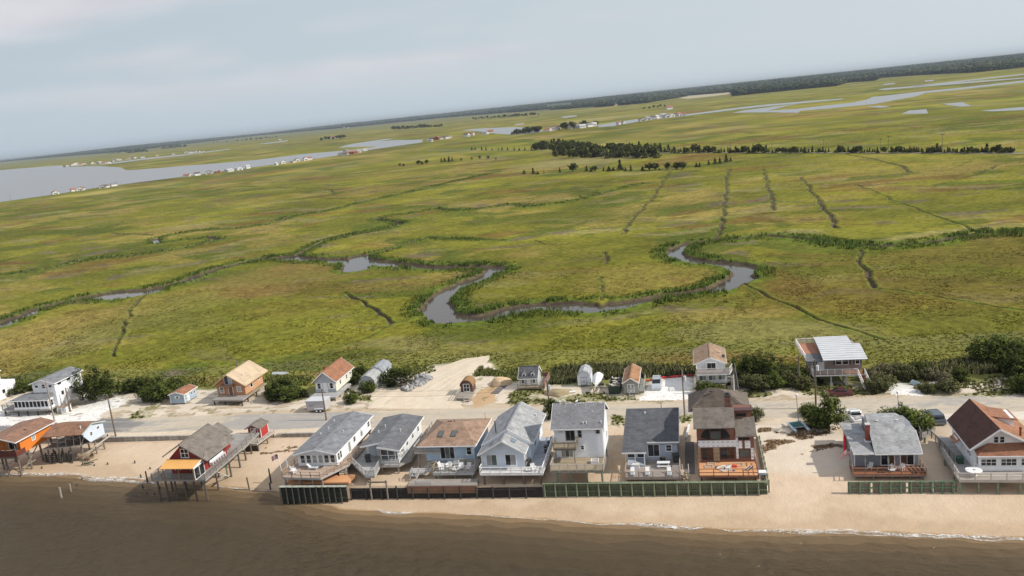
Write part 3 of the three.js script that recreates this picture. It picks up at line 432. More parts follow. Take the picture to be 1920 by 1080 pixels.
// unit trees: about one metre high, scaled where they stand
treeProto('pine', () => [limbs(5, 0.16, 7, 3), leafCloud(11, 120, 46, 0.24, ROUND(3.0, 5.2, 3.0, 0.5), DKG)]);
treeProto('pine2', () => [limbs(5, 0.15, 6, 5), leafCloud(12, 110, 46, 0.24, R => { const q = ROUND(2.6, 5.0, 2.4, 0.4)(R); if (q[1] > 3.2) { q[0] *= 0.65; q[2] *= 0.65; } return q; }, MDG)]);
treeProto('shrub', () => [limbs(1.6, 0.07, 6, 7), leafCloud(13, 70, 44, 0.20, ROUND(1.7, 1.9, 1.6, 0.05), MDG)]);
treeProto('darkshrub', () => [limbs(2.2, 0.08, 6, 8), leafCloud(14, 80, 44, 0.22, ROUND(1.8, 2.6, 1.7, 0.05), DKG)]);
treeProto('oliveshrub', () => [limbs(1.5, 0.05, 7, 9), leafCloud(15, 60, 44, 0.19, ROUND(1.6, 1.7, 1.5, 0.0), OLG)]);
treeProto('dryshrub', () => [limbs(1.4, 0.04, 8, 10), leafCloud(16, 50, 40, 0.18, ROUND(1.5, 1.6, 1.4, 0.0), DRY)]);
treeProto('cedar', () => [limbs(4, 0.14, 5, 11), leafCloud(17, 60, 16, 0.55, CONE(1.6, 5.4), CED)]);
treeProto('cedar2', () => [limbs(4, 0.14, 5, 12), leafCloud(18, 60, 16, 0.6, R => { const q = CONE(2.1, 4.4)(R); return [q[0], q[1] * (0.9), q[2], q[3]]; }, [[0.095, 0.115, 0.034], [0.19, 0.20, 0.068]])]);
treeProto('broad', () => [limbs(5, 0.2, 6, 14), leafCloud(19, 60, 18, 0.8, ROUND(3.2, 5.4, 3.0, 1.0), [[0.080, 0.100, 0.030], [0.15, 0.165, 0.055]])]);
treeProto('bare', () => [limbs(5, 0.16, 9, 15), leafCloud(20, 36, 12, 0.6, ROUND(2.2, 4.0, 2.2, 1.2), [[0.12, 0.115, 0.085], [0.17, 0.16, 0.12]])]);

// grass and reeds: a tuft of blades, strewn as one mass
function tuftGeo(n, seed, spread = 0.5) { const R = rng(seed), pos = [], nor = []; for (let k = 0; k < n; k++) { const a = R() * 6.283, r = R() * spread, x = Math.cos(a) * r, z = Math.sin(a) * r, b = R() * 6.283, w = 0.10 + R() * 0.10, h = 0.6 + R() * 0.5, lx = (R() - .5) * 0.7, lz = (R() - .5) * 0.7; pos.push(x - Math.cos(b) * w, -0.1, z - Math.sin(b) * w, x + Math.cos(b) * w, -0.1, z + Math.sin(b) * w, x + lx, h, z + lz); const v = V(lx * .8, 0.9, lz * .8).normalize(); for (let q = 0; q < 3; q++) nor.push(v.x, v.y, v.z); } const g = new THREE.BufferGeometry(); g.setAttribute('position', new THREE.Float32BufferAttribute(pos, 3)); g.setAttribute('normal', new THREE.Float32BufferAttribute(nor, 3)); return g; }
const bladeMat = new THREE.MeshPhysicalMaterial({ color: 0xffffff, roughness: 0.95, side: THREE.DoubleSide, specularIntensity: 0.2 });
function strew(name, label, category, list, geoSeed) {
  const im = new THREE.InstancedMesh(tuftGeo(11, geoSeed), bladeMat, list.length), m = new THREE.Matrix4(), q = new THREE.Quaternion(), up = V(0, 1, 0), c = new THREE.Color();
  list.forEach((t, k) => { m.compose(V(t[0], t[1], t[2]), q.setFromAxisAngle(up, t[5]), V(t[3], t[4], t[3])); im.setMatrixAt(k, m); im.setColorAt(k, c.setRGB(...t[6])); });
  im.name = name; im.castShadow = im.receiveShadow = true; im.userData = { kind: 'stuff', label, category }; scene.add(im); return im;
}
{ // lush cordgrass on the creek banks
  const R = rng(77), l = [];
  for (const C of CREEKS) for (let k = 0; k + 1 < C.pts.length; k++) {
    const a = C.pts[k], b = C.pts[k + 1], L = Math.hypot(b[0] - a[0], b[1] - a[1]), dist = Math.hypot(a[0], a[1]); if (dist > 900) continue;
    const dens = (dist < 320 ? 20 : dist < 480 ? 12 : 5) * clamp(C.veg / 4, 0.4, 1.3) * (C.water ? 1 : 0.22), n = Math.ceil(L * dens);
    for (let q = 0; q < n; q++) {
      const t = R(), w = lerp(a[2], b[2], t) / 2, side = R() < 0.5 ? -1 : 1, o = (w + C.mud * 0.8 + Math.pow(R(), 1.6) * C.veg) * side, nx = -(b[1] - a[1]) / L, nz = (b[0] - a[0]) / L;
      const x = lerp(a[0], b[0], t) + nx * o, z = lerp(a[1], b[1], t) + nz * o; if (z > -186) continue; const [d, C2] = creekAt(x, z); if (!C2 || d < C2.mud * 0.75 || fbm(x * 0.06 + 9, z * 0.06, 3) + (R() - .5) * .16 < (C.water ? 0.40 : 0.46)) continue;
      const y = 0.95, f = 1.35 + R() * 0.9, near = sst(C.veg + C.mud, C.mud, d), patch = fbm(x * 0.12, z * 0.12, 3), s = (0.32 + R() * 0.42) * (dist > 400 ? 1.2 : 1), c = mix3(marshColor(x, z), [0.080, 0.122, 0.026], 0.35 + 0.6 * near);
      l.push([x, y, z, s, (0.25 + R() * 0.4 + near * 0.55 * patch * patch * 2.6) * C.tall * (C.water ? 1 : .65), R() * 6.28, c.map(v => v * f)]);
    }
  }
  strew('bank_grass', 'tall green cordgrass fringing the muddy creek banks', 'grass', l, 5);
}
{ // short salt hay that gives the near marsh its nap
  const R = rng(78), l = [];
  for (let k = 0; k < 45000; k++) {
    const d = 170 * Math.pow(1.7, Math.pow(R(), 1.4)), x = lerp(-d * 1.02, d * 0.40, R()), z = -d - R() * 4; const me = marshEdge(x); if (z > me - 1 || x < SX0 || (z > SZ0 && inside(SANDLOT, x, z))) continue;
    const n = fbm(x * 0.18, z * 0.18, 4); const [cd, C] = creekAt(x, z); if (C && cd < C.mud) continue; const f = 1.10 + R() * 0.35, edge = sst(me - 14, me - 1, z);
    l.push([x, z > SZ0 ? ground(x, z) : 0.93, z, 0.40 + R() * 0.45, (0.06 + R() * 0.09) * (1 + edge * 1.2) * (0.4 + n), R() * 6.28, mix3(marshColor(x, z), [0.13, 0.15, 0.04], edge * 0.5).map(v => v * f)]);
  }
  strew('salt_hay', 'low yellow green salt hay covering the marsh flats', 'grass', l, 6);
}
{ // reeds and weeds along the back of the lots
  const R = rng(79), l = [];
  const zones = [[[1030, 724], [1040, 690], [1100, 684], [1190, 684], [1300, 690], [1300, 705], [1215, 706], [1165, 705], [1060, 720], 1.9, 1500, 'r'], [[1360, 728], [1360, 700], [1420, 680], [1500, 690], [1540, 715], [1500, 735], [1420, 728], 1.7, 900, 'g'], [[1625, 700], [1640, 690], [1760, 680], [1920, 668], [2000, 668], [2000, 690], [1830, 700], [1700, 706], 1.8, 1500, 'r'], [[1715, 735], [1720, 712], [1770, 705], [1785, 735], 1.0, 500, 'o'], [[940, 715], [950, 695], [975, 690], [975, 722], 1.3, 160, 'g'], [[560, 730], [490, 725], [500, 700], [590, 705], 1.0, 400, 'g'], [[130, 740], [190, 715], [330, 715], [400, 705], [330, 735], [240, 742], 0.9, 500, 'g'], [[640, 705], [660, 690], [810, 690], [820, 700], [780, 715], 0.9, 300, 'g'], [[890, 712], [900, 695], [960, 700], [950, 712], 1.1, 220, 'g'], [[-60, 740], [40, 725], [60, 715], [30, 705], [-60, 720], 1.0, 200, 'g']];
  for (const zn of zones) { const k = zn.slice(-1)[0], n = zn[zn.length - 2], h = zn[zn.length - 3], pl = poly(zn.slice(0, -3), 1.2), xs = pl.map(p => p[0]), zs = pl.map(p => p[1]); for (let q = 0, t = 0; q < n && t < n * 8; t++) { const x = lerp(Math.min(...xs), Math.max(...xs), R()), z = lerp(Math.min(...zs), Math.max(...zs), R()); if (!inside(pl, x, z)) continue; q++; const f = 1.2 + R() * 0.8, c = k === 'r' ? mix3([0.085, 0.10, 0.035], [0.15, 0.14, 0.07], R()) : k === 'o' ? mix3([0.13, 0.11, 0.045], [0.10, 0.10, 0.03], R()) : mix3([0.10, 0.125, 0.03], [0.15, 0.15, 0.05], R()); l.push([x, ground(x, z), z, 0.7 + R() * 0.5, h * .75 * (0.4 + R() * 0.7), R() * 6.28, c.map(v => v * f)]); } }
  // weeds on the verges and odd tufts in the sand
  VERGE.forEach(v => { const xs = v.map(p => p[0]), zs = v.map(p => p[1]), A = (Math.max(...xs) - Math.min(...xs)) * (Math.max(...zs) - Math.min(...zs)); for (let t = 0; t < A * 3; t++) { const x = lerp(Math.min(...xs), Math.max(...xs), R()), z = lerp(Math.min(...zs), Math.max(...zs), R()); if (!inside(v, x, z) || fbm(x * .25, z * .25, 5) < 0.42) continue; const f = 0.75 + R() * 0.6; l.push([x, ground(x, z), z, 0.4 + R() * 0.4, 0.15 + R() * 0.35, R() * 6.28, mix3([0.105, 0.13, 0.03], [0.19, 0.175, 0.065], R()).map(q => q * f)]); } });
  strew('reeds', 'olive reeds and weeds behind the sandy back lots', 'reeds', l, 7);
}
{ // dry wrack and beach stubble on the open sand
  const R = rng(83), l = [];
  for (let k = 0; k < 5200; k++) { const one = R() < 0.86, x = one ? lerp(8.6, 20.5, R()) : lerp(-79.5, -67, R()), z = one ? lerp(-138, -126, R()) : lerp(-135.6, -132.6, R()), w = one ? fbm(x * 0.33 + 5, z * 0.6 + 3, 5) : fbm(x * 0.9, z * 1.4, 3); if (w < (one ? 0.56 + (R() - .5) * .06 : 0.62) || (one && z > -127 - (x - 14) * 0.25)) continue; const f = 0.8 + R() * 0.7; l.push([x, ground(x, z), z, 0.3 + R() * 0.3, 0.08 + R() * 0.14, R() * 6.28, mix3([0.30, 0.20, 0.115], [0.46, 0.33, 0.20], R()).map(v => v * f)]); }
  strew('beach_wrack', 'brown dried wrack and stubble strewn over the open sand', 'wrack', l, 9);
}
// near trees and bushes: [px, py of the foot, kind, scale, name, label, category, group]
const GRP = 'bushes on the back lots';
let planted = 0;
function bush(px, py, kind, s, name, label, category = 'bush', group) { const g = G(px, py, 1.8); planted++; return plant(kind, name, label, category, [g[0], ground(g[0], g[1]) - 0.05, g[1]], planted * 1.9, s, group); }
bush(178, 753, 'pine', [1.25, 1.42, 1.25], 'pine_tree', 'large dark pine beside the white two-storey house with long windowed porch', 'tree');
bush(205, 745, 'pine2', [1.1, .95, 1.1], 'pine_tree', 'lower spreading pine joined to the large dark pine', 'tree');
for (const [x, y, k, s] of [[245, 735, 'darkshrub', 1.1], [268, 732, 'darkshrub', 1.2], [282, 750, 'shrub', 1.4], [300, 752, 'shrub', 1.7], [318, 738, 'shrub', 1.4], [330, 730, 'darkshrub', 1.1], [296, 735, 'darkshrub', 1.2]]) bush(x, y, k, s, 'bayberry_bush', 'green bayberry bush in the thicket beside the small blue shed', 'bush', 'thicket beside the blue shed');
for (const [x, y, k, s] of [[62, 728, 'shrub', 1.2], [40, 735, 'shrub', 1.3], [20, 742, 'oliveshrub', 1.0]]) bush(x, y, k, s, 'bayberry_bush', 'low green bush behind the long windowed porch', 'bush', 'bushes behind the windowed porch');
for (const [x, y, k, s] of [[518, 750, 'darkshrub', 1.25], [540, 752, 'shrub', 1.4], [532, 740, 'darkshrub', 1.3], [556, 744, 'shrub', 1.2], [512, 742, 'shrub', 1.1]]) bush(x, y, k, s, 'bayberry_bush', 'dark green bush in the clump between plywood house and box trailer', 'bush', 'clump by the plywood house');
for (const [x, y, k, s, h] of [[663, 717, 'pine', .62, 1], [680, 712, 'pine2', .72, 1.1]]) bush(x, y, k, [s, s * h, s], 'pine_tree', 'dark tree squeezed between orange-roofed cottage and barn-roofed shed', 'tree', 'trees between cottage and barn-roofed shed');
bush(690, 735, 'shrub', 1.1, 'bayberry_bush', 'green bush in front of the barn-roofed shed wall'); bush(660, 757, 'shrub', .9, 'bayberry_bush', 'small round bush standing alone near the box trailer');
for (const [x, y, k, s, h] of [[735, 722, 'darkshrub', 1.3, 1], [763, 722, 'pine', .62, 1.15]]) bush(x, y, k, [s, s * h, s], 'cedar_tree', 'bushy cedar between barn-roofed shed and the grey rock pile', 'tree', 'cedars by the rock pile');
bush(752, 728, 'bare', [.55, .5, .55], 'bare_shrub', 'brown half-bare shrub at the foot of the cedars by the rock pile');
bush(1035, 785, 'darkshrub', [.8, 1.3, .8], 'juniper_bush', 'upright juniper at the foot of the pole behind the white two-storey house');
bush(1555, 808, 'pine2', [1.05, 1.12, 1.05], 'pine_tree', 'spreading pine beside the white pickup and blue catamaran', 'tree');
bush(1535, 800, 'shrub', 1.3, 'bayberry_bush', 'low bush under the spreading pine by the catamaran'); bush(1517, 778, 'shrub', .9, 'bayberry_bush', 'small bush at the roadside by the tall pole with transformer');
bush(1692, 805, 'pine2', [.8, .75, .8], 'pine_tree', 'round green tree behind the grey house with brick chimney', 'tree'); bush(1715, 810, 'shrub', [1.7, 1.5, 1.7], 'bayberry_bush', 'wide green bush behind the grey house beside the dark minivan'); bush(1668, 797, 'shrub', 1.2, 'bayberry_bush', 'low bush at the road behind the grey shingled roof');
bush(1415, 788, 'oliveshrub', [.9, 1.2, .9], 'green_bush', 'bright green bush against the side of the brown shingled house');
bush(1320, 738, 'shrub', 1.0, 'green_bush', 'clipped green bush below the white balcony house'); bush(1345, 737, 'darkshrub', [1.3, .5, 1], 'green_bush', 'dark hedge under the white balcony house windows');
for (const [x, y, k, s] of [[1395, 712, 'pine', .85], [1418, 708, 'pine', .95], [1440, 708, 'pine', .9], [1405, 702, 'pine2', .8], [1450, 716, 'pine2', .7]]) bush(x, y, k, s, 'pine_tree', 'dark pine in the grove between the two elevated houses across the road', 'tree', 'dark pine grove between elevated houses');
for (const [x, y, k, s] of [[1400, 725, 'oliveshrub', 1.2], [1425, 730, 'oliveshrub', 1.3], [1452, 728, 'shrub', 1.2], [1475, 722, 'oliveshrub', 1.4], [1490, 715, 'shrub', 1.4], [1505, 728, 'oliveshrub', 1.2]]) bush(x, y, k, s, 'scrub_bush', 'olive scrub bush in front of the dark pine grove', 'bush', 'scrub before the pine grove');
for (const [x, y, k, s] of [[1645, 735, 'oliveshrub', 1.2], [1640, 718, 'dryshrub', 1.4], [1655, 725, 'oliveshrub', 1.3], [1632, 705, 'dryshrub', 1.3], [1660, 700, 'dryshrub', 1.5], [1685, 698, 'oliveshrub', 1.4]]) bush(x, y, k, s, 'scrub_bush', 'dusty scrub bush between stilt house stairs and the shell driveway', 'bush', 'scrub beside the shell driveway');
bush(1726, 700, 'pine', [.5, .62, .5], 'cedar_tree', 'single dark cedar in the scrub behind the overturned boats', 'tree'); bush(1800, 708, 'darkshrub', .9, 'bayberry_bush', 'dark bush at the edge of the bare sand patch');
for (const [x, y, k, s] of [[1745, 705, 'dryshrub', 1.3], [1765, 715, 'dryshrub', 1.2], [1705, 705, 'oliveshrub', 1.3], [1780, 735, 'oliveshrub', 1.1], [1740, 735, 'oliveshrub', .9]]) bush(x, y, k, s, 'scrub_bush', 'olive brown scrub bush around the overturned boats', 'bush', 'scrub around the overturned boats');
for (const [x, y, k, s] of [[1850, 672, 'shrub', 2.0], [1880, 668, 'shrub', 2.2], [1910, 676, 'pine2', .9], [1930, 690, 'pine', .9], [1895, 695, 'pine', .8], [1905, 700, 'darkshrub', 1.3], [1925, 715, 'darkshrub', 1.4], [1945, 710, 'pine', .8], [1925, 735, 'shrub', 1.4]]) bush(x, y, k, s, 'thicket_tree', 'dense green tree of the thicket beyond the bare sand patch', 'tree', 'thicket beyond the bare sand');
// trees on the marsh islands and along the causeway
{
  const R = rng(81);
  const far = (px, py, k, h, name, label, group) => { const g = G(px, py, 1), s = h / 5.6; plant(k, name, label, 'tree', [g[0], 0.9, g[1]], R() * 6, [s * (0.85 + R() * 0.4), s, s * (0.85 + R() * 0.4)], group); };
  const kinds = ['cedar', 'cedar2', 'cedar', 'broad'];
  // the wooded island
  for (let k = 0; k < 135; k++) { const t = R(), u = R(), x = lerp(1038, 1240, t), y = lerp(281, 296.5, u) - (t < 0.12 ? 3 : 0); far(x, y, kinds[Math.floor(R() * 4)], 5.5 + R() * 3.5, 'cedar_tree', 'dark cedar in the dense wood of the marsh island', 'dense wood on the marsh island'); }
  for (let k = 0; k < 70; k++) { const t = R(), x = lerp(1000, 1108, t), y = lerp(282, 277, t) - R() * 4; far(x, y, kinds[Math.floor(R() * 4)], (5.5 + R() * 4) * (0.6 + 0.6 * Math.sin(Math.PI * Math.min(1, t + .12))), 'cedar_tree', 'dark cedar on the ridge behind the island wood', 'ridge of trees behind the island wood'); }
  for (let k = 0; k < 12; k++) far(lerp(1105, 1205, R()), lerp(293, 297, R()), 'bare', 4 + R() * 2, 'bare_tree', 'pale half-bare tree at the edge of the island wood', 'pale trees at the island edge');
  for (const [x, y, h, k] of [[983, 326, 6, 1], [1000, 326, 7, 0], [1008, 327, 5, 1], [1020, 325, 3, 0], [1050, 323, 5.5, 0], [1075, 322, 9, 3], [1100, 321, 6, 0], [1108, 322, 6.5, 1], [1115, 321, 5.5, 3], [1132, 320, 4, 0], [1142, 321, 7.5, 1], [1150, 320, 5, 1], [1163, 319, 11, 0], [1173, 320, 5, 1], [1183, 320, 6.5, 0], [1205, 320, 6, 1], [1218, 319, 7, 3], [1228, 319, 7, 3], [1236, 319, 3, 1], [1252, 318, 7, 3], [1268, 318, 7, 3], [1280, 317, 7, 3], [1306, 313, 6, 1], [1312, 313, 5, 0], [1329, 309, 5, 0], [1341, 307, 6, 0], [1350, 306, 6, 0], [1362, 303, 8, 0], [1370, 302, 5, 1]]) far(x, y, kinds[k], h * .72, 'cedar_tree', 'separate cedar in the row edging the marsh island', 'row of cedars edging the island');
  for (const [x, y, h, k] of [[750, 312, 6, 'bare'], [757, 312, 4, 'broad'], [785, 308, 6, 'broad'], [792, 308, 7, 'cedar2'], [800, 307, 6, 'broad'], [828, 304, 7, 'cedar'], [834, 303, 8, 'cedar2'], [842, 303, 8, 'cedar'], [848, 302, 6, 'cedar'], [865, 302, 5, 'bare'], [885, 300, 5, 'bare'], [900, 299, 7, 'bare'], [915, 299, 7, 'bare'], [930, 300, 4, 'bare']]) far(x, y, k, h * .75, 'hummock_tree', 'tree on the low dry hummock in the open marsh', 'trees on the dry hummock');
  // the causeway row
  for (let x = 1236; x < 1900; x += 2.2 + R() * 5) { const gap = fbm(x * 0.03, 2, 2); if (x > 1440 && gap < 0.42 && R() < 0.6) continue; far(x, lerp(285.5, 284.5, (x - 1236) / 640) + R() * 1.4 + Math.max(0, (x - 1240) / 640) * 1.6, kinds[Math.floor(R() * 4)], (x < 1440 ? 3.4 : 2.6) + R() * 2.6 * (R() < 0.25 ? 1.6 : 0.8), 'causeway_tree', 'cedar in the row along the marsh causeway', 'cedars along the causeway'); }
  for (let x = 885; x < 1000; x += 6 + R() * 7) far(x, 281.5 + (x - 885) * 0.006, 'cedar', 2.5 + R() * 2.5, 'causeway_bush', 'small bush along the causeway beyond the wooded island', 'small causeway bushes');
  // clumps of trees farther out
  for (const [x0, x1, y0, y1, n, h0, h1, what] of [[735, 830, 243, 237, 34, 10, 16, 'far tree clump across the inlet'], [601, 650, 263, 258, 12, 9, 14, 'far trees around a lone farmhouse'], [238, 277, 287, 284, 16, 16, 20, 'far square stand of trees by the village spit'], [302, 350, 279, 275, 18, 14, 20, 'far strip of trees by the back channel'], [205, 230, 290, 287, 6, 7, 10, 'far bushes by the village spit'], [960, 1012, 251, 246, 26, 7, 11, 'trees on the near bank of the marina pond'], [1055, 1120, 243, 236, 14, 9, 14, 'trees among the river hamlet'], [400, 520, 268, 258, 24, 9, 14, 'far hedgerow below the forest'], [885, 1010, 224, 216, 34, 10, 16, 'far hedgerow of the upland fields'], [1200, 1250, 205, 199, 8, 7, 9, 'far bushes in the open marsh']])
    for (let k = 0; k < n; k++) { const t = (k + R()) / n; far(lerp(x0, x1, t), lerp(y0, y1, t) + (R() - .5) * 1.2, R() < 0.5 ? 'broad' : 'cedar2', lerp(h0, h1, R()), 'distant_tree', what.replace(/^far /, 'distant ').replace('trees', 'tree'), what); }
}
// ---------- the forest on the upland, too far to tell its trees apart ----------
{
  const hz = x => 297 - 199 * x / 1920;   // the horizon in the photograph
  const R = rng(99), FIELDS = [[[1272, 184], [1290, 179.5], [1340, 175.5], [1374, 172.4], [1376, 175.6], [1340, 180], [1290, 185.5]], [[880, 194], [960, 186], [958, 190], [890, 199]], [[1020, 200], [1075, 195], [1075, 199.5], [1025, 204]], [[1140, 194.5], [1205, 187.5], [1205, 191.5], [1150, 199]]];
  const fieldMat = M('plain', [0.42, 0.35, 0.20]);
  FIELDS.forEach(f => { const s = new THREE.ShapeGeometry(new THREE.Shape(f.map(p => { const g = G(p[0], p[1], 1.3); return new THREE.Vector2(g[0], -g[1]); }))); s.rotateX(-Math.PI / 2); s.translate(0, 1.4, 0); structure('stubble_field', s, fieldMat); });
  const base = leafCloud(31, 26, 9, 0.5, r => { const q = ROUND(0.42, 0.85, 0.42, 0.05)(r); return [q[0], q[1], q[2], 0.17]; }, [[0.8, 0.8, 0.8], [1.2, 1.2, 1.2]]);
  const L = [], fw = FIELDS.map(f => f.map(p => G(p[0], p[1], 1.2)));
  for (let k = 0; k < 30000; k++) {
    const az = lerp(EDGED[0][0], EDGED[EDGED.length - 1][0], R()), e = interp(EDGED, az), d = Math.min(15000, (e + 30) * Math.pow(15000 / e, R() < 0.22 ? Math.pow(R(), 3) * 0.12 : Math.pow(R(), 0.9))), x = Math.sin(az) * d, z = -Math.cos(az) * d, o = forestDepth(x, z);
    if (o < 0 || fw.some(f => inside(f, x, z))) continue; if (az > -.24 && az < .02 && o < 1500 && fbm(x * 0.003, z * 0.0016, 3) < 0.47) continue;
    const w = Math.max(9, d * 0.0058) * (0.7 + R() * 0.6), hh = (11 + R() * 8) * (0.85 + fbm(x * .002, z * .002, 3) * 0.3), f = 0.75 + R() * 0.5, c = mix3([0.052, 0.072, 0.026], [0.105, 0.118, 0.042], fbm(x * 0.003, z * 0.001, 3)).map(v => v * f);
    L.push([x, z, w, hh, c, 0.6 + upland(o)]);
  }
  const im = new THREE.InstancedMesh(base, LEAF, L.length), m = new THREE.Matrix4(), c = new THREE.Color(), q = new THREE.Quaternion(), up = V(0, 1, 0);
  L.forEach((t, k) => { m.compose(V(t[0], t[5], t[1]), q.setFromAxisAngle(up, k * 1.7), V(t[2], t[3], t[2])); im.setMatrixAt(k, m); im.setColorAt(k, c.setRGB(...t[4])); });
  im.name = 'upland_forest'; im.castShadow = im.receiveShadow = true; im.userData = { kind: 'stuff', label: 'dark forest covering the upland along the whole horizon', category: 'forest' }; scene.add(im);
}
// ---------- building kit ----------
// a window set on a wall: face '+z', '-z', '+x', '-x'; (a, y) is the centre along the wall, p the wall plane
function win(t, face, a, y, p, w, h, o = {}) {
  const s = face[0] === '+' ? 1 : -1, ax = face[1], fr = o.fr ?? 0.09, d = 0.06, frame = o.frame || TRIM;
  const B = (a0, a1, y0, y1, p0, p1) => { const q0 = Math.min(p + s * p0, p + s * p1), q1 = Math.max(p + s * p0, p + s * p1); return ax === 'z' ? bx(a0, a1, y0, y1, q0, q1) : bx(q0, q1, y0, y1, a0, a1); };
  const x0 = a - w / 2, x1 = a + w / 2, y0 = y - h / 2, y1 = y + h / 2;
  const f = part(t, o.name || 'window', [B(x0 - fr, x1 + fr, y1, y1 + fr, -0.02, d), B(x0 - fr, x1 + fr, y0 - fr, y0, -0.02, d + (o.name === 'door' ? 0 : 0.03)), B(x0 - fr, x0, y0, y1, -0.02, d), B(x1, x1 + fr, y0, y1, -0.02, d)], frame);
  const nx = o.nx || 1, ny = o.ny || 1, mw = o.mw ?? 0.05;
  for (let i = 0; i < nx; i++) for (let j = 0; j < ny; j++) part(f, 'pane', B(lerp(x0, x1, i / nx) + mw / 2, lerp(x0, x1, (i + 1) / nx) - mw / 2, lerp(y0, y1, j / ny) + mw / 2, lerp(y0, y1, (j + 1) / ny) - mw / 2, 0.0, 0.022), (o.glass && (o.glass[i * ny + j] || o.glass[0])) || GLASS);
  if (nx * ny > 1 || mw) part(f, 'sash', B(x0, x1, y0, y1, -0.02, 0.008), frame);
  return f;
}
function door(t, face, a, y0, p, w, h, o = {}) { const d = win(t, face, a, y0 + h / 2, p, w, h, { name: 'door', fr: 0.08, mw: 0.1, ...o }); return d; }
function leafDoor(t, face, a, y0, p, w, h, mat, frame = TRIM) { const s = face[0] === '+' ? 1 : -1, ax = face[1], B = (a0, a1, b0, b1, e) => { const q0 = Math.min(p - s * .02, p + s * e), q1 = Math.max(p - s * .02, p + s * e); return ax === 'z' ? bx(a0, a1, b0, b1, q0, q1) : bx(q0, q1, b0, b1, a0, a1); }; const d = part(t, 'door', B(a - w / 2, a + w / 2, y0, y0 + h, 0.04), mat); part(d, 'frame', [B(a - w / 2 - .09, a - w / 2, y0, y0 + h, .06), B(a + w / 2, a + w / 2 + .09, y0, y0 + h, .06), B(a - w / 2 - .09, a + w / 2 + .09, y0 + h, y0 + h + .09, .06)], frame); part(d, 'handle', B(a + w * .36, a + w * .42, y0 + h * .45, y0 + h * .5, .09), M('metal', [.5, .5, .5])); return d; }
// railing along a path of [x, z] points at floor height y
function railing(t, pts, y, o = {}) {
  const h = o.h ?? 1.0, mat = o.mat || GREYWOOD, top = [], posts = []; const gap = o.gap ?? 1.6, infill = o.infill ?? 'rails';
  for (let k = 0; k + 1 < pts.length; k++) {
    const a = pts[k], b = pts[k + 1], L = Math.hypot(b[0] - a[0], b[1] - a[1]), ya = a[2] ?? y, yb = b[2] ?? y, at = (u, e) => [lerp(a[0], b[0], u), lerp(ya, yb, u) + e, lerp(a[1], b[1], u)];
    top.push(beam(at(0, h), at(1, h), 0.14, 0.05));
    if (infill === 'rails') for (const e of [0.15, 0.36, 0.57, 0.78]) top.push(beam(at(0, h * e + .03), at(1, h * e + .03), 0.03, 0.055));
    else if (infill === 'two') for (const e of [0.45]) top.push(beam(at(0, h * e), at(1, h * e), 0.04, 0.10));
    else if (infill === 'balusters') { top.push(beam(at(0, 0.12), at(1, 0.12), 0.05, 0.07)); const n = Math.ceil(L / 0.16); for (let q = 1; q < n; q++) top.push(beam(at(q / n, 0.12), at(q / n, h), 0.035, 0.035)); }
    else if (infill === 'solid') top.push(beam(at(0, h * 0.5), at(1, h * 0.5), 0.04, h * 0.9));
    const n = Math.max(1, Math.round(L / gap)); for (let q = k ? 1 : 0; q <= n; q++) posts.push(at(q / n, 0));
  }
  const r = part(t, 'railing', top, mat);
  for (const p of posts) part(r, 'railing_post', beam([p[0], p[1] - 0.12, p[2]], [p[0], p[1] + h + 0.06, p[2]], 0.11, 0.11), o.post || mat);
  return r;
}
// a deck floor from a convex outline [[x, z]...], its top at y
function deck(t, out, y, o = {}) {
  const d = part(t, o.name || 'deck', slabc(out.map(p => [p[0], y, p[1]]), 0.06, o.flip), o.mat || GREYWOOD);
  const edge = []; for (let k = 0; k < out.length; k++) { const a = out[k], b = out[(k + 1) % out.length]; edge.push(beam([a[0], y - 0.19, a[1]], [b[0], y - 0.19, b[1]], 0.07, 0.25)); }
  part(d, 'rim_joist', edge, o.rim || o.mat || GREYWOOD); return d;
}
function piles(t, list, top, o = {}) { for (const p of list) part(t, 'pile', rod([p[0], (p[2] ?? ground(p[0], p[1])) - 0.6, p[1]], [p[0] + (o.lean || 0), top, p[1]], o.r || 0.15, (o.r || 0.15) * 0.92), o.mat || OLDPILE); }
function stairs(t, a, b, w, o = {}) { // from [x, y, z] to [x, y, z]
  const n = Math.max(2, Math.round(Math.abs(b[1] - a[1]) / 0.2)), dx = b[0] - a[0], dz = b[2] - a[2], L = Math.hypot(dx, dz), sx = -dz / L * w / 2, sz = dx / L * w / 2, mat = o.mat || GREYWOOD;
  const s = part(t, 'stairs', [beam([a[0] + sx, a[1], a[2] + sz], [b[0] + sx, b[1], b[2] + sz], 0.06, 0.28), beam([a[0] - sx, a[1], a[2] - sz], [b[0] - sx, b[1], b[2] - sz], 0.06, 0.28)], mat);
  for (let k = 1; k < n; k++) { const u = k / n, x = lerp(a[0], b[0], u), y = lerp(a[1], b[1], u), z = lerp(a[2], b[2], u); part(s, 'tread', beam([x + sx, y, z + sz], [x - sx, y, z - sz], L / n * 0.92, 0.045), o.tread || mat); }
  if (o.rail) for (const e of [1, -1]) { const l = []; l.push(beam([a[0] + e * sx, a[1] + .95, a[2] + e * sz], [b[0] + e * sx, b[1] + .95, b[2] + e * sz], 0.09, 0.07), beam([a[0] + e * sx, a[1] + .5, a[2] + e * sz], [b[0] + e * sx, b[1] + .5, b[2] + e * sz], 0.05, 0.07)); for (const u of [0, 0.33, 0.66, 1]) l.push(beam([lerp(a[0], b[0], u) + e * sx, lerp(a[1], b[1], u), lerp(a[2], b[2], u) + e * sz], [lerp(a[0], b[0], u) + e * sx, lerp(a[1], b[1], u) + .98, lerp(a[2], b[2], u) + e * sz], 0.08, 0.08)); part(s, 'handrail', l, o.railMat || mat); }
  return s;
}
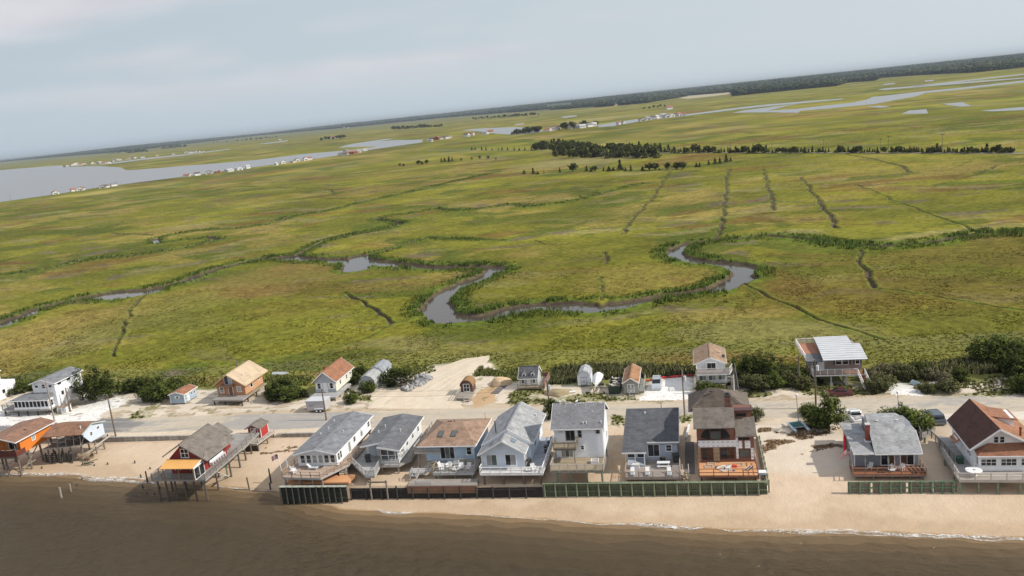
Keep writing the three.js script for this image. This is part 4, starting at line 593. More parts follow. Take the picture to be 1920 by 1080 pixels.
// a gable roof: ridge along 'z' or 'x'
function gable(t, ax, u0, u1, ur, ye, yr, a0, a1, mat, o = {}) {   // eaves at u0 and u1 (height ye, or [ye0, ye1]), ridge at ur (height yr), from a0 to a1
  const P = (u, y, a) => ax === 'z' ? [u, y, a] : [a, y, u], [e0, e1] = Array.isArray(ye) ? ye : [ye, ye], th = o.th ?? 0.13;
  const r = part(t, 'roof', [slabc([P(u0, e0, a0), P(u0, e0, a1), P(ur, yr, a1), P(ur, yr, a0)], th), slabc([P(ur, yr, a0), P(ur, yr, a1), P(u1, e1, a1), P(u1, e1, a0)], th)], mat);
  const fm = o.fascia || TRIM, l = [], f = 0.02; for (const a of [a0, a1]) { const s = a === Math.max(a0, a1) ? f : -f; l.push(beam(P(u0, e0 - .10, a + s), P(ur, yr - .10, a + s), 0.05, 0.20), beam(P(ur, yr - .10, a + s), P(u1, e1 - .10, a + s), 0.05, 0.20)); }
  l.push(beam(P(u0 - (u1 > u0 ? f : -f), e0 - .10, a0), P(u0 - (u1 > u0 ? f : -f), e0 - .10, a1), 0.05, 0.18), beam(P(u1 + (u1 > u0 ? f : -f), e1 - .10, a0), P(u1 + (u1 > u0 ? f : -f), e1 - .10, a1), 0.05, 0.18));
  part(r, 'fascia', l, fm); part(r, 'ridge_cap', beam(P(ur, yr + 0.015, a0 + .02), P(ur, yr + 0.015, a1 - .02), 0.26, 0.05), mat); return r;
}
function vent(r, x, y, z, h = 0.35, rad = 0.07, mat = M('plain', [.75, .75, .75])) { part(r, 'roof_vent', [rod([x, y - 0.15, z], [x, y + h, z], rad, rad), rod([x, y + h, z], [x, y + h + .06, z], rad * 1.5, rad * 1.5)], mat); }
const corners = (t, xs, zs, y0, y1, mat = TRIM) => part(t, 'corner_trim', xs.flatMap(x => zs.map(z => cb(x, y0, z, 0.14, y1 - y0, 0.14))), mat);
const SH = { grey: M('shingle', [0.30, 0.31, 0.33]), lgrey: M('shingle', [0.47, 0.48, 0.49]), dark: M('shingle', [0.135, 0.14, 0.155]), mid: M('shingle', [0.21, 0.215, 0.23]), brown: M('shingle', [0.205, 0.165, 0.135]), orange: M('shingle', [0.43, 0.285, 0.20]), terra: M('shingle', [0.44, 0.205, 0.115]), tan: M('shingle', [0.46, 0.31, 0.205]), maroon: M('shingle', [0.125, 0.058, 0.042]), weather: M('shingle', [0.27, 0.235, 0.20]), ply: M('plain', [0.70, 0.47, 0.235]) };
const SD = { white: M('siding', [0.88, 0.90, 0.93]), cool: M('siding', [0.86, 0.89, 0.94]), pale: M('siding', [0.70, 0.78, 0.88]), grey: M('siding', [0.26, 0.285, 0.33]), lgrey: M('siding', [0.50, 0.52, 0.54]), orange: M('siding', [0.78, 0.23, 0.03]), red: M('siding', [0.30, 0.035, 0.030]), brown: M('siding', [0.225, 0.098, 0.068]), ply: M('plain', [0.46, 0.235, 0.125]), blue: M('siding', [0.36, 0.47, 0.58]), sage: M('siding', [0.42, 0.40, 0.35]), cream: M('siding', [0.80, 0.80, 0.66]), taupe: M('siding', [0.33, 0.28, 0.26]) };
const WOOD = { new: M('planks', [0.62, 0.42, 0.27]), red: M('planks', [0.40, 0.16, 0.075]), pale: M('planks', [0.66, 0.60, 0.53]), grey: GREYWOOD, wgrey: M('planks', [0.58, 0.57, 0.56]), dark: M('planks', [0.22, 0.19, 0.16]), tan: M('planks', [0.50, 0.41, 0.28]), green: M('planks', [0.20, 0.26, 0.16]), white: M('planks', [0.86, 0.86, 0.85]), ply: M('plain', [0.70, 0.36, 0.17]), pink: M('planks', [0.60, 0.47, 0.38]) };
const GPOST = M('wood', [0.26, 0.33, 0.23]), BRICK = M('wood', [0.36, 0.10, 0.07]);

// ===== house with six front windows on the tall black bulkhead =====
{
  const t = thing('beach_house', 'long white house with shallow grey roof and six windows above a wraparound deck', 'house', [-61.5, 1.95, -128]);
  part(t, 'wall', prism([[-65.0, 4.2], [-58.3, 4.2], [-58.3, 6.5], [-61.4, 7.28], [-65.0, 6.5]], 'z', -135.2, -119.8), SD.cool);
  const r = gable(t, 'z', -65.5, -57.8, -61.4, 6.6, 7.45, -135.8, -118.7, SH.grey); for (const [x, z] of [[-63.5, -126], [-63.2, -128.5], [-59.8, -127], [-63.6, -132]]) vent(r, x, 7.0, z, .3);
  corners(t, [-65, -58.3], [-119.8], 4.2, 6.5);
  for (let k = 0; k < 6; k++) win(t, '+z', -64.2 + k * 1.04, 5.35, -119.8, 0.72, 1.3, { ny: 2, glass: k === 2 || k === 3 ? [CURTAIN, CURTAIN] : [GLASS2, GLASS] });
  for (const [z, w] of [[-120.6, .6], [-121.5, .6], [-127.5, .8], [-134.2, .9]]) win(t, '+x', z, 5.5, -58.3, w, w > .7 ? .9 : 1.4, { ny: 2 });
  door(t, '+x', -125.2, 4.2, -58.3, .85, 2.0, { glass: [CURTAIN] }); part(t, 'meter_box', [bx(-58.3, -58.1, 4.9, 5.6, -130.9, -130.4), rod([-58.2, 5.6, -130.6], [-58.2, 6.4, -130.6], .04)], M('plain', [.4, .4, .4]));
  part(t, 'floor_frame', bx(-65.0, -58.3, 3.85, 4.19, -135.2, -119.8), WOOD.dark);
  const d = deck(t, [[-66.2, -123.5], [-66.0, -115.7], [-59.3, -115.2], [-56.6, -120.2], [-56.6, -127.5], [-58.3, -127.5], [-58.3, -119.8], [-65.0, -119.8], [-65.0, -123.5]].slice(0, 0).concat([[-66.0, -115.7], [-59.3, -115.2], [-56.6, -120.2], [-56.6, -122], [-66.1, -122]]), 4.12, { mat: WOOD.pink, rim: WOOD.wgrey }); deck(t, [[-58.25, -122.05], [-56.6, -122.05], [-56.6, -128], [-58.25, -128]], 4.12, { mat: WOOD.pink }); deck(t, [[-66.1, -122.05], [-65.05, -122.05], [-65.05, -125], [-66.1, -125]], 4.12, { mat: WOOD.pink });
  railing(t, [[-66.1, -125], [-66.0, -115.7], [-59.3, -115.2], [-56.6, -120.2], [-56.6, -128]], 4.12, { mat: WOOD.new, infill: 'two', gap: 1.5 });
  piles(t, [[-65.8, -116.1], [-63.3, -116], [-61, -115.8], [-59.4, -115.9], [-57, -120], [-57, -127], [-64.6, -121], [-58.8, -121], [-64.6, -126], [-58.8, -126], [-64.6, -131], [-58.8, -131], [-64.6, -135], [-58.6, -135]], 3.95, { mat: M('wood', [.40, .36, .32]) });
  deck(t, [[-66.2, -116.4], [-55.2, -116.4], [-55.2, -119.2], [-66.2, -119.2]], 2.86, { name: 'lower_deck', mat: WOOD.ply });
  stairs(t, [-57.8, 4.1, -120.6], [-57.2, 2.9, -118.9], 1.0, { mat: WOOD.pale });
  part(t, 'side_pipe', rod([-66.15, 4.3, -118], [-66.15, 6.0, -118], .1), M('plain', [.55, .6, .65]));
}
// ===== low grey-roofed house with pointed deck =====
{
  const t = thing('beach_house', 'low grey-roofed house with pointed grey deck and screened corner porch', 'house', [-51.5, 1.95, -128]);
  part(t, 'wall', [prism([[-55.0, 3.65], [-48.4, 3.65], [-48.4, 6.3], [-51.5, 6.92], [-55.0, 6.3]], 'z', -134.0, -124.4), bx(-51.4, -48.4, 3.65, 4.2, -124.45, -121.35)], M('siding', [0.74, 0.76, 0.77]));
  part(t, 'porch_gable', prism([[-51.5, 6.1], [-48.4, 6.1], [-48.4, 6.3], [-51.5, 6.9]], 'z', -121.5, -121.3), M('siding', [0.55, 0.58, 0.62]));
  const r = part(t, 'roof', [slabc([[-55.6, 6.4, -135], [-55.0, 6.4, -122.0], [-51.4, 7.05, -122], [-51.8, 7.05, -135]], .13), slabc([[-51.8, 7.05, -135], [-51.4, 7.05, -120.2], [-47.6, 6.4, -120.2], [-48.1, 6.4, -135]], .13)], SH.mid);
  part(r, 'fascia', [beam([-51.4, 6.95, -120.17], [-47.6, 6.3, -120.17], .05, .25), beam([-55, 6.3, -121.97], [-51.4, 6.95, -121.97], .05, .25), beam([-47.57, 6.3, -120.2], [-48.07, 6.3, -135], .05, .2)], TRIM);
  for (const [x, z] of [[-53.5, -127], [-53.2, -129.5], [-49.8, -127.5]]) vent(r, x, 6.75, z, .35);
  leafDoor(t, '+z', -52.3, 3.7, -124.4, .95, 2.05, M('plain', [.35, .18, .10])); part(t, 'canvas_panel', bx(-54.6, -53.3, 3.75, 6.0, -124.4, -124.33), M('plain', [.55, .62, .68]));
  for (const z of [-123.2, -126, -129, -132]) win(t, '+x', z, 5.3, -48.4, .8, .9, { ny: 2 });
  const pf = []; for (const x of [-51.35, -50.1, -48.9, -48.45]) pf.push(beam([x, 4.2, -121.4], [x, 6.2, -121.4], .09, .09)); pf.push(beam([-51.4, 5.1, -121.4], [-48.4, 5.1, -121.4], .06, .08), beam([-48.42, 5.1, -121.4], [-48.42, 5.1, -124.4], .06, .08), beam([-48.42, 4.2, -122.9], [-48.42, 6.2, -122.9], .09, .09)); part(t, 'porch_frame', pf, TRIM);
  part(t, 'porch_screen', [bx(-51.3, -48.5, 4.2, 6.1, -121.47, -121.45)], new THREE.MeshStandardMaterial({ color: lin([.08, .09, .10]), roughness: .8, transparent: true, opacity: .55 }));
  deck(t, [[-57.0, -127.5], [-56.8, -122], [-52.4, -116.9], [-51.0, -116.9], [-51.5, -121.3], [-51.5, -124.4], [-55, -127.5]].slice(0, 5).concat([[-51.5, -124.4], [-55, -127.5]]), 3.62, { mat: WOOD.wgrey });
  deck(t, [[-51.45, -121.35], [-51.4, -120.8], [-48.2, -120.8], [-48.2, -121.35]], 3.6, { mat: WOOD.wgrey }); deck(t, [[-48.35, -121], [-46.9, -123], [-47.4, -136.8], [-48.35, -136.8]], 3.6, { mat: WOOD.grey, name: 'side_walk' });
  railing(t, [[-57.0, -127.5], [-56.8, -122], [-52.4, -116.9], [-51.0, -116.9], [-51.5, -120.8]], 3.62, { mat: WOOD.wgrey, infill: 'rails' }); railing(t, [[-51.4, -120.8], [-48.2, -120.8]], 3.6, { mat: WOOD.wgrey, infill: 'two' }); railing(t, [[-46.9, -123], [-47.4, -136.8]], 3.6, { mat: WOOD.grey, infill: 'two' });
  piles(t, [[-52, -117.3], [-51.4, -115.6], [-48.7, -115.6], [-56.4, -122.3], [-54.5, -125], [-48.7, -121.4], [-51.4, -121.4], [-48.7, -127], [-54.5, -130], [-48.7, -132], [-54.5, -134], [-47.3, -130], [-47.4, -136]], 3.5, { mat: M('wood', [.30, .26, .22]) });
  part(t, 'post_beam', beam([-51.6, 3.2, -115.6], [-48.5, 3.2, -115.6], .15, .2), OLDPILE);
}
// ===== brown hip-roofed house, blue walls =====
{
  const t = thing('beach_house', 'house with brown hip roof, two skylights, raised balcony and blue walls', 'house', [-40.2, 1.95, -127]);
  part(t, 'wall', bx(-44.2, -36.1, 3.4, 6.3, -132.6, -122.9), M('siding', [.46, .60, .74]));
  const E0 = -45.2, E1 = -35.5, Zf = -121.7, Zb = -133.4, r = part(t, 'roof', [slabc([[E0, 6.4, Zf], [E1, 6.4, Zf], [-39.0, 8.1, -127.6], [-42.2, 8.1, -127.6]], .13), slabc([[E1, 6.4, Zf], [E1, 6.4, Zb], [-39.0, 8.1, -127.6]], .13), slabc([[E1, 6.4, Zb], [E0, 6.4, Zb], [-42.2, 8.1, -127.6], [-39.0, 8.1, -127.6]], .13), slabc([[E0, 6.4, Zb], [E0, 6.4, Zf], [-42.2, 8.1, -127.6]], .13)], SH.orange);
  part(r, 'gutter', [beam([E0, 6.3, Zf + .04], [E1, 6.3, Zf + .04], .1, .14), beam([E1 + .04, 6.3, Zf], [E1 + .04, 6.3, Zb], .1, .14)], TRIM);
  for (const x of [-41.9, -39.7]) { const zc = -124.6, yc = 6.4 + (Zf - zc) / (Zf + 127.6) * 1.7, sl = 1.7 / (Zf + 127.6); const sk = part(r, 'skylight', slab([[x - .45, yc + .11 - .75 * sl, zc + .75], [x + .45, yc + .11 - .75 * sl, zc + .75], [x + .45, yc + .11 + .75 * sl, zc - .75], [x - .45, yc + .11 + .75 * sl, zc - .75]], .2), M('plain', [.10, .09, .08])); part(sk, 'pane', slab([[x - .35, yc + .125 - .62 * sl, zc + .62], [x + .35, yc + .125 - .62 * sl, zc + .62], [x + .35, yc + .125 + .62 * sl, zc - .62], [x - .35, yc + .125 + .62 * sl, zc - .62]], .02), GLASS2); }
  part(r, 'vent_box', [cb(-41.2, 7.9, -128.2, .7, .35, .5), rod([-40.3, 8, -128], [-40.3, 8.4, -128], .2)], M('plain', [.35, .25, .2])); part(r, 'antenna', [rod([-36.4, 6.4, -132.8], [-36.4, 7.6, -132.8], .03), beam([-36.4, 7.6, -132.8], [-36.1, 7.45, -132.8], .03, .03)], M('metal', [.2, .2, .2]));
  win(t, '+z', -40.6, 4.75, -122.9, 2.3, 2.0, { nx: 3, name: 'door', glass: [GLASS, GLASS2, GLASS] }); win(t, '+z', -37.0, 5.0, -122.9, .75, 1.2, { ny: 2 }); part(t, 'shutter', [bx(-36.45, -36.2, 4.4, 5.6, -122.9, -122.85)], WHITE);
  deck(t, [[-41.8, -118.1], [-35.2, -118.1], [-35.3, -123], [-41.8, -123]], 3.4, { mat: WOOD.wgrey }); railing(t, [[-41.8, -120.5], [-41.8, -118.1], [-35.2, -118.1], [-35.3, -121.5]], 3.4, { mat: WOOD.tan, infill: 'two', gap: 1.4 });
  deck(t, [[-46.1, -123.9], [-41.7, -123.9], [-41.7, -127], [-46.1, -127]].map(p => [p[0], p[1] + 1.2]), 5.0, { name: 'balcony', mat: WOOD.pale }); railing(t, [[-46.1, -125.8], [-46.1, -122.7], [-41.7, -122.7], [-41.7, -124.2]], 5.0, { mat: WOOD.pale, infill: 'rails' });
  railing(t, [[-38.6, -121.2], [-36.0, -121.2]], 3.4, { mat: WOOD.tan, infill: 'balusters' });
  for (const x of [-45.6, -44, -42.2]) part(t, 'balcony_post', cb(x, 1.9, -123, .16, 3.0, .16), WOOD.grey);
  piles(t, [[-41.5, -118.5], [-38.4, -118.5], [-35.6, -118.5], [-41.5, -122], [-35.6, -122]], 3.2, { mat: GPOST, r: .14 });
  deck(t, [[-46.2, -119.3], [-43.5, -119.3], [-43.5, -121], [-46.2, -121]], 3.0, { name: 'landing', mat: WOOD.wgrey }); stairs(t, [-43.4, 3.0, -120], [-41.9, 3.4, -120], 1, { mat: WOOD.wgrey, rail: 1 }); stairs(t, [-45, 2.95, -119.3], [-45.2, 2.5, -118.2], 1.1, { mat: WOOD.wgrey, rail: 1 });
}
// ===== pale blue gable house with white wraparound deck =====
{
  const t = thing('beach_house', 'pale blue gabled house with light grey roof and white wraparound deck', 'house', [-30, 1.95, -125]);
  part(t, 'wall', [prism([[-33.9, 4.0], [-27.2, 4.0], [-27.2, 6.6], [-30.3, 8.55], [-33.9, 6.5]], 'z', -121.0, -118.9), prism([[-33.9, 4.0], [-26.6, 4.0], [-26.6, 7.0], [-30.2, 9.1], [-33.9, 6.8]], 'z', -132.2, -121.0)], SD.pale);
  const lr = gable(t, 'z', -34.2, -26.7, -30.2, [6.5, 6.65], 8.75, -121.6, -117.7, SH.lgrey), ur = gable(t, 'z', -34.3, -26.0, -30.0, [6.75, 6.95], 9.35, -133.2, -121.0, SH.lgrey);
  part(ur, 'gable_wall', prism([[-29.9, 9.2], [-26.3, 7.05], [-26.3, 6.7], [-29.9, 8.7]], 'z', -121.02, -120.96), TRIM);
  const sky = (x, z, sx) => { const u = x < -30.2 ? (x + 34.2) / 4 : (-26.7 - x) / 3.5, s = x < -30.2 ? 2.25 / 4 : -2.1 / 3.5, y = (x < -30.2 ? 6.5 : 6.65) + u * (x < -30.2 ? 2.25 : 2.1) + .12; const q = part(lr, 'skylight', slab([[x - .3, y - .3 * s, z + .6], [x + .3, y + .3 * s, z + .6], [x + .3, y + .3 * s, z - .6], [x - .3, y - .3 * s, z - .6]], .2), M('plain', [.2, .22, .25])); part(q, 'pane', slab([[x - .24, y - .24 * s + .012, z + .5], [x + .24, y + .24 * s + .012, z + .5], [x + .24, y + .24 * s + .012, z - .5], [x - .24, y - .24 * s + .012, z - .5]], .02), M('glass', [.16, .22, .28])); }; sky(-28.8, -119.7); sky(-32.2, -119.5);
  vent(ur, -32.2, 8.2, -122.8, 1.7, .09, M('metal', [.12, .12, .12])); vent(ur, -27.2, 7.6, -130.8, .3, .12); vent(ur, -29, 8.6, -124, .2); vent(ur, -26.6, 7.2, -124, .2); vent(ur, -26.8, 7.3, -127.5, .2);
  for (const x of [-32.35, -29.35]) win(t, '+z', x, 5.15, -118.9, 1.6, 1.7, { nx: 2, glass: x < -31 ? [CURTAIN, GLASS2] : [GLASS, CURTAIN] });
  door(t, '+x', -120, 4.0, -27.2, .9, 2.05, { glass: [CURTAIN] }); win(t, '+x', -125, 5.4, -26.6, 1.4, 1.1, { nx: 2 }); win(t, '+x', -129, 5.4, -26.6, 1.2, 1.1, { nx: 2 });
  corners(t, [-33.9, -27.2], [-118.9], 4, 6.5);
  deck(t, [[-33.8, -116.7], [-24.1, -116.6], [-24.1, -119.4], [-33.8, -119.4]], 3.95, { mat: WOOD.white, rim: TRIM }); deck(t, [[-27.1, -119.45], [-24.1, -119.45], [-24.3, -130.5], [-27.1, -130.5]], 3.95, { mat: M('planks', [.52, .56, .62]), rim: TRIM });
  railing(t, [[-33.8, -119.4], [-33.8, -116.7], [-24.1, -116.6], [-24.3, -130.5]], 3.95, { mat: TRIM, infill: 'two', gap: 1.55 });
  piles(t, [[-33.4, -117.2], [-30.4, -117.2], [-27.2, -117.2], [-24.6, -117.2], [-24.8, -122], [-24.8, -127], [-33.2, -123], [-33.2, -129], [-27, -123], [-27, -129]], 3.7, { mat: M('wood', [.30, .21, .16]), r: .22 });
  part(t, 'skirt', bx(-33.6, -27.2, 1.9, 3.9, -132, -124), WOOD.dark);
}
// ===== white two-storey house =====
{
  const tx = (() => { const n = 512, R = rng(5), sp = []; for (let k = 0; k < 190; k++) { const u = R(), len = 0.003 + Math.pow(R(), 9) * 0.06; sp.push([u, Math.pow(R(), 4) * 0.6, 0.0012 + R() * 0.003, len]); } const buf = new Float32Array(n * n); for (const [u, v, w, l] of sp) for (let j = Math.floor((v) * n); j < Math.min(n, (v + l) * n); j++) for (let i = Math.floor((u - w) * n); i < (u + w) * n; i++) if (i >= 0 && i < n) buf[j * n + i] = Math.max(buf[j * n + i], hash(i, j >> 2) > 0.25 ? 1 : 0.3);
    for (let i = 0; i < n; i++) { const e = Math.floor((0.004 + 0.085 * fbm(i * 0.06, 3, 3) * fbm(i * 0.3, 5, 2)) * n); for (let j = 0; j < e; j++) if (hash(i >> 1, j >> 1) > 0.45) buf[j * n + i] = 0.9; }
    return tex(n, n, (u, v, i, j) => { const row = Math.floor(v * 30), tone = hash(Math.floor(u * 26 + hash(row, 2)), row), q = buf[(n - 1 - j) * n + i], g = 0.20 + (tone - .5) * 0.06 + (fbm(u * 9, v * 9, 4) - .5) * .08; return mix3([g, g, g * 1.06], [.70, .70, .68], q * 0.8); }, 0); })();
  const t = thing('beach_house', 'tall white two-storey house on green posts with bird-streaked dark roof', 'house', [-18.7, 1.95, -124]);
  part(t, 'wall', prism([[-128.1, 4.6], [-120.7, 4.6], [-120.7, 9.35], [-124.4, 11.75], [-128.1, 9.35]], 'x', -22.6, -15.2), SD.cool);
  const x0 = -23.0, x1 = -14.85, zf = -120.2, zr = -124.4, ye = 9.4, yr = 12.1; const rf = slab([[x0, ye, zf], [x1, ye, zf], [x1, yr, zr], [x0, yr, zr]], .14); { const ps = rf.attributes.position, uv = rf.attributes.uv; for (let k = 0; k < uv.count; k++) uv.setXY(k, (ps.getX(k) - x0) / (x1 - x0), clamp((ps.getZ(k) - zf) / (zr - zf), .004, .996)); }
  const r = part(t, 'roof', rf, new THREE.MeshStandardMaterial({ map: tx, roughness: .95 })); part(r, 'rear_slope', slab([[x0, yr - .004, zr], [x1, yr - .004, zr], [x1, ye, -128.6], [x0, ye, -128.6]], .14), SH.dark);
  part(r, 'fascia', [beam([x1 + .02, ye - .1, zf], [x1 + .02, yr - .1, zr], .05, .2), beam([x1 + .02, yr - .1, zr], [x1 + .02, ye - .1, -128.6], .05, .2), beam([x0, ye - .08, zf + .03], [x1, ye - .08, zf + .03], .06, .16), beam([x0 - .02, ye - .1, zf], [x0 - .02, yr - .1, zr], .05, .2)], TRIM);
  for (const [x, z] of [[-18.0, -121.0], [-17.55, -121.05], [-15.3, -121.1]]) vent(r, x, ye + (zf - z) * .64, z, .28, .07);
  const FB = M('plain', [.5, .48, .45]), W = -120.7; win(t, '+z', -20.1, 8.2, W, 1.35, 1.6, { nx: 2, name: 'door', frame: FB }); win(t, '+z', -18.63, 8.45, W, .52, 1.1, { ny: 2, frame: FB }); win(t, '+z', -15.85, 8.8, W, .5, .62, { ny: 2, frame: FB }); win(t, '+z', -18.4, 6.2, W, .45, .62, { ny: 2 });
  win(t, '+z', -20.8, 5.5, W, 1.8, 1.6, { nx: 3, name: 'door', glass: [CURTAIN, GLASS2, CURTAIN] }); part(t, 'air_conditioner', cb(-21.6, 8.75, -120.5, .5, .35, .4), M('plain', [.6, .62, .6])); win(t, '+x', -122.5, 8.2, -15.2, .7, 1, { ny: 2 }); win(t, '+x', -126, 6.2, -15.2, .7, 1, { ny: 2 });
  deck(t, [[-22.7, -115.9], [-14.9, -115.9], [-14.9, -120.65], [-22.7, -120.65]], 4.6, { mat: WOOD.tan, rim: M('planks', [.32, .34, .30]) }); railing(t, [[-22.7, -120.4], [-22.7, -115.9], [-14.9, -115.9], [-14.9, -120.4]], 4.6, { mat: WOOD.pale, infill: 'balusters', gap: 1.3 });
  deck(t, [[-22.5, -118.6], [-19.1, -118.6], [-19.1, -120.65], [-22.5, -120.65]], 7.0, { name: 'balcony', mat: WOOD.tan, rim: WOOD.dark }); railing(t, [[-22.5, -120.5], [-22.5, -118.6], [-19.1, -118.6], [-19.1, -120.5]], 7.0, { mat: M('planks', [.45, .37, .27]), infill: 'balusters', gap: 1.75 });
  for (const x of [-22.2, -19.4]) part(t, 'balcony_post', cb(x, 4.6, -118.7, .11, 2.3, .11), WOOD.dark);
  piles(t, [[-21.9, -116.5], [-19.8, -116.5], [-17.5, -116.5], [-15.2, -116.5], [-22.3, -121], [-15.6, -121], [-22.3, -127], [-15.6, -127]], 4.4, { mat: GPOST, r: .18 });
  part(t, 'downspout', rod([-15.1, 4.6, -120.6], [-15.1, 9.3, -120.6], .05), TRIM);
}
// ===== dark low roof with L-shaped deck front =====
{
  const t = thing('beach_house', 'low house with large dark grey roof and furnished sun deck behind green bulkhead', 'house', [-8, 1.95, -127]);
  part(t, 'wall', [bx(-11.9, -4.3, 2.6, 5.2, -134.8, -123.6), prism([[-123.7, 5.2], [-134.8, 5.2], [-134.8, 6.5], [-133.3, 7.3], [-123.7, 5.75]], 'x', -11.9, -4.3), bx(-11.9, -9.2, 2.6, 2.9, -123.65, -121.2)], M('siding', [.42, .47, .55]));
  const sl = (7.5 - 5.85) / (133.3 - 123.3), yAt = z => 7.5 - (z + 133.3) * sl;
  const r = part(t, 'roof', [slab([[-12.5, yAt(-120.4), -120.4], [-8.8, yAt(-120.4), -120.4], [-8.8, 7.5, -133.3], [-12.5, 7.5, -133.3]], .14), slab([[-8.8, yAt(-123.2), -123.2], [-4.0, yAt(-123.2), -123.2], [-4.0, 7.5, -133.3], [-8.8, 7.5, -133.3]], .14), slab([[-12.5, 7.5, -133.3], [-4.0, 7.5, -133.3], [-4.0, 6.6, -135.2], [-12.5, 6.6, -135.2]], .14)], SH.dark);
  part(r, 'fascia', [beam([-8.8, yAt(-123.2) - .1, -123.17], [-4, yAt(-123.2) - .1, -123.17], .06, .2), beam([-12.5, yAt(-120.4) - .1, -120.37], [-8.8, yAt(-120.4) - .1, -120.37], .06, .2), beam([-3.97, yAt(-123.2) - .1, -123.2], [-3.97, 7.4, -133.3], .05, .2)], TRIM); vent(r, -9.4, 7.2, -131.6, .25, .1); vent(r, -6.8, 7.5, -133.2, .7, .05, M('metal', [.1, .1, .1]));
  win(t, '+z', -7.9, 4.3, -123.6, 1.7, 1.9, { nx: 2, name: 'door' }); win(t, '+z', -5.6, 4.65, -123.6, .8, .95, { ny: 2 });
  part(t, 'porch_post', [-12.0, -10.6, -9.2].map(x => cb(x, 2.9, -121.2, .12, 2.3, .12)).concat([beam([-12, 5.15, -121.2], [-9.2, 5.15, -121.2], .1, .2)]), TRIM); win(t, '+z', -11.3, 4.0, -123.62, 1.2, 1.6, {}); win(t, '+z', -9.9, 4.0, -123.62, 1.1, 1.6, {});
  deck(t, [[-11.9, -117.3], [-3.9, -117.3], [-4.0, -123.55], [-11.9, -123.55]], 2.75, { mat: M('planks', [.47, .42, .38]), rim: WOOD.pink }); railing(t, [[-11.9, -121], [-11.9, -117.3], [-3.9, -117.3], [-4.0, -122]], 2.75, { mat: WOOD.pink, infill: 'balusters', gap: 1.9 });
  stairs(t, [-3.2, 2.75, -119.8], [-3.1, 1.95, -117.6], 0.9, { mat: WOOD.tan, rail: 1, railMat: WOOD.pale }); piles(t, [[-11.6, -117.6], [-8, -117.6], [-4.3, -117.6], [-11.6, -121], [-4.3, -121]], 2.6, { r: .12 });
}
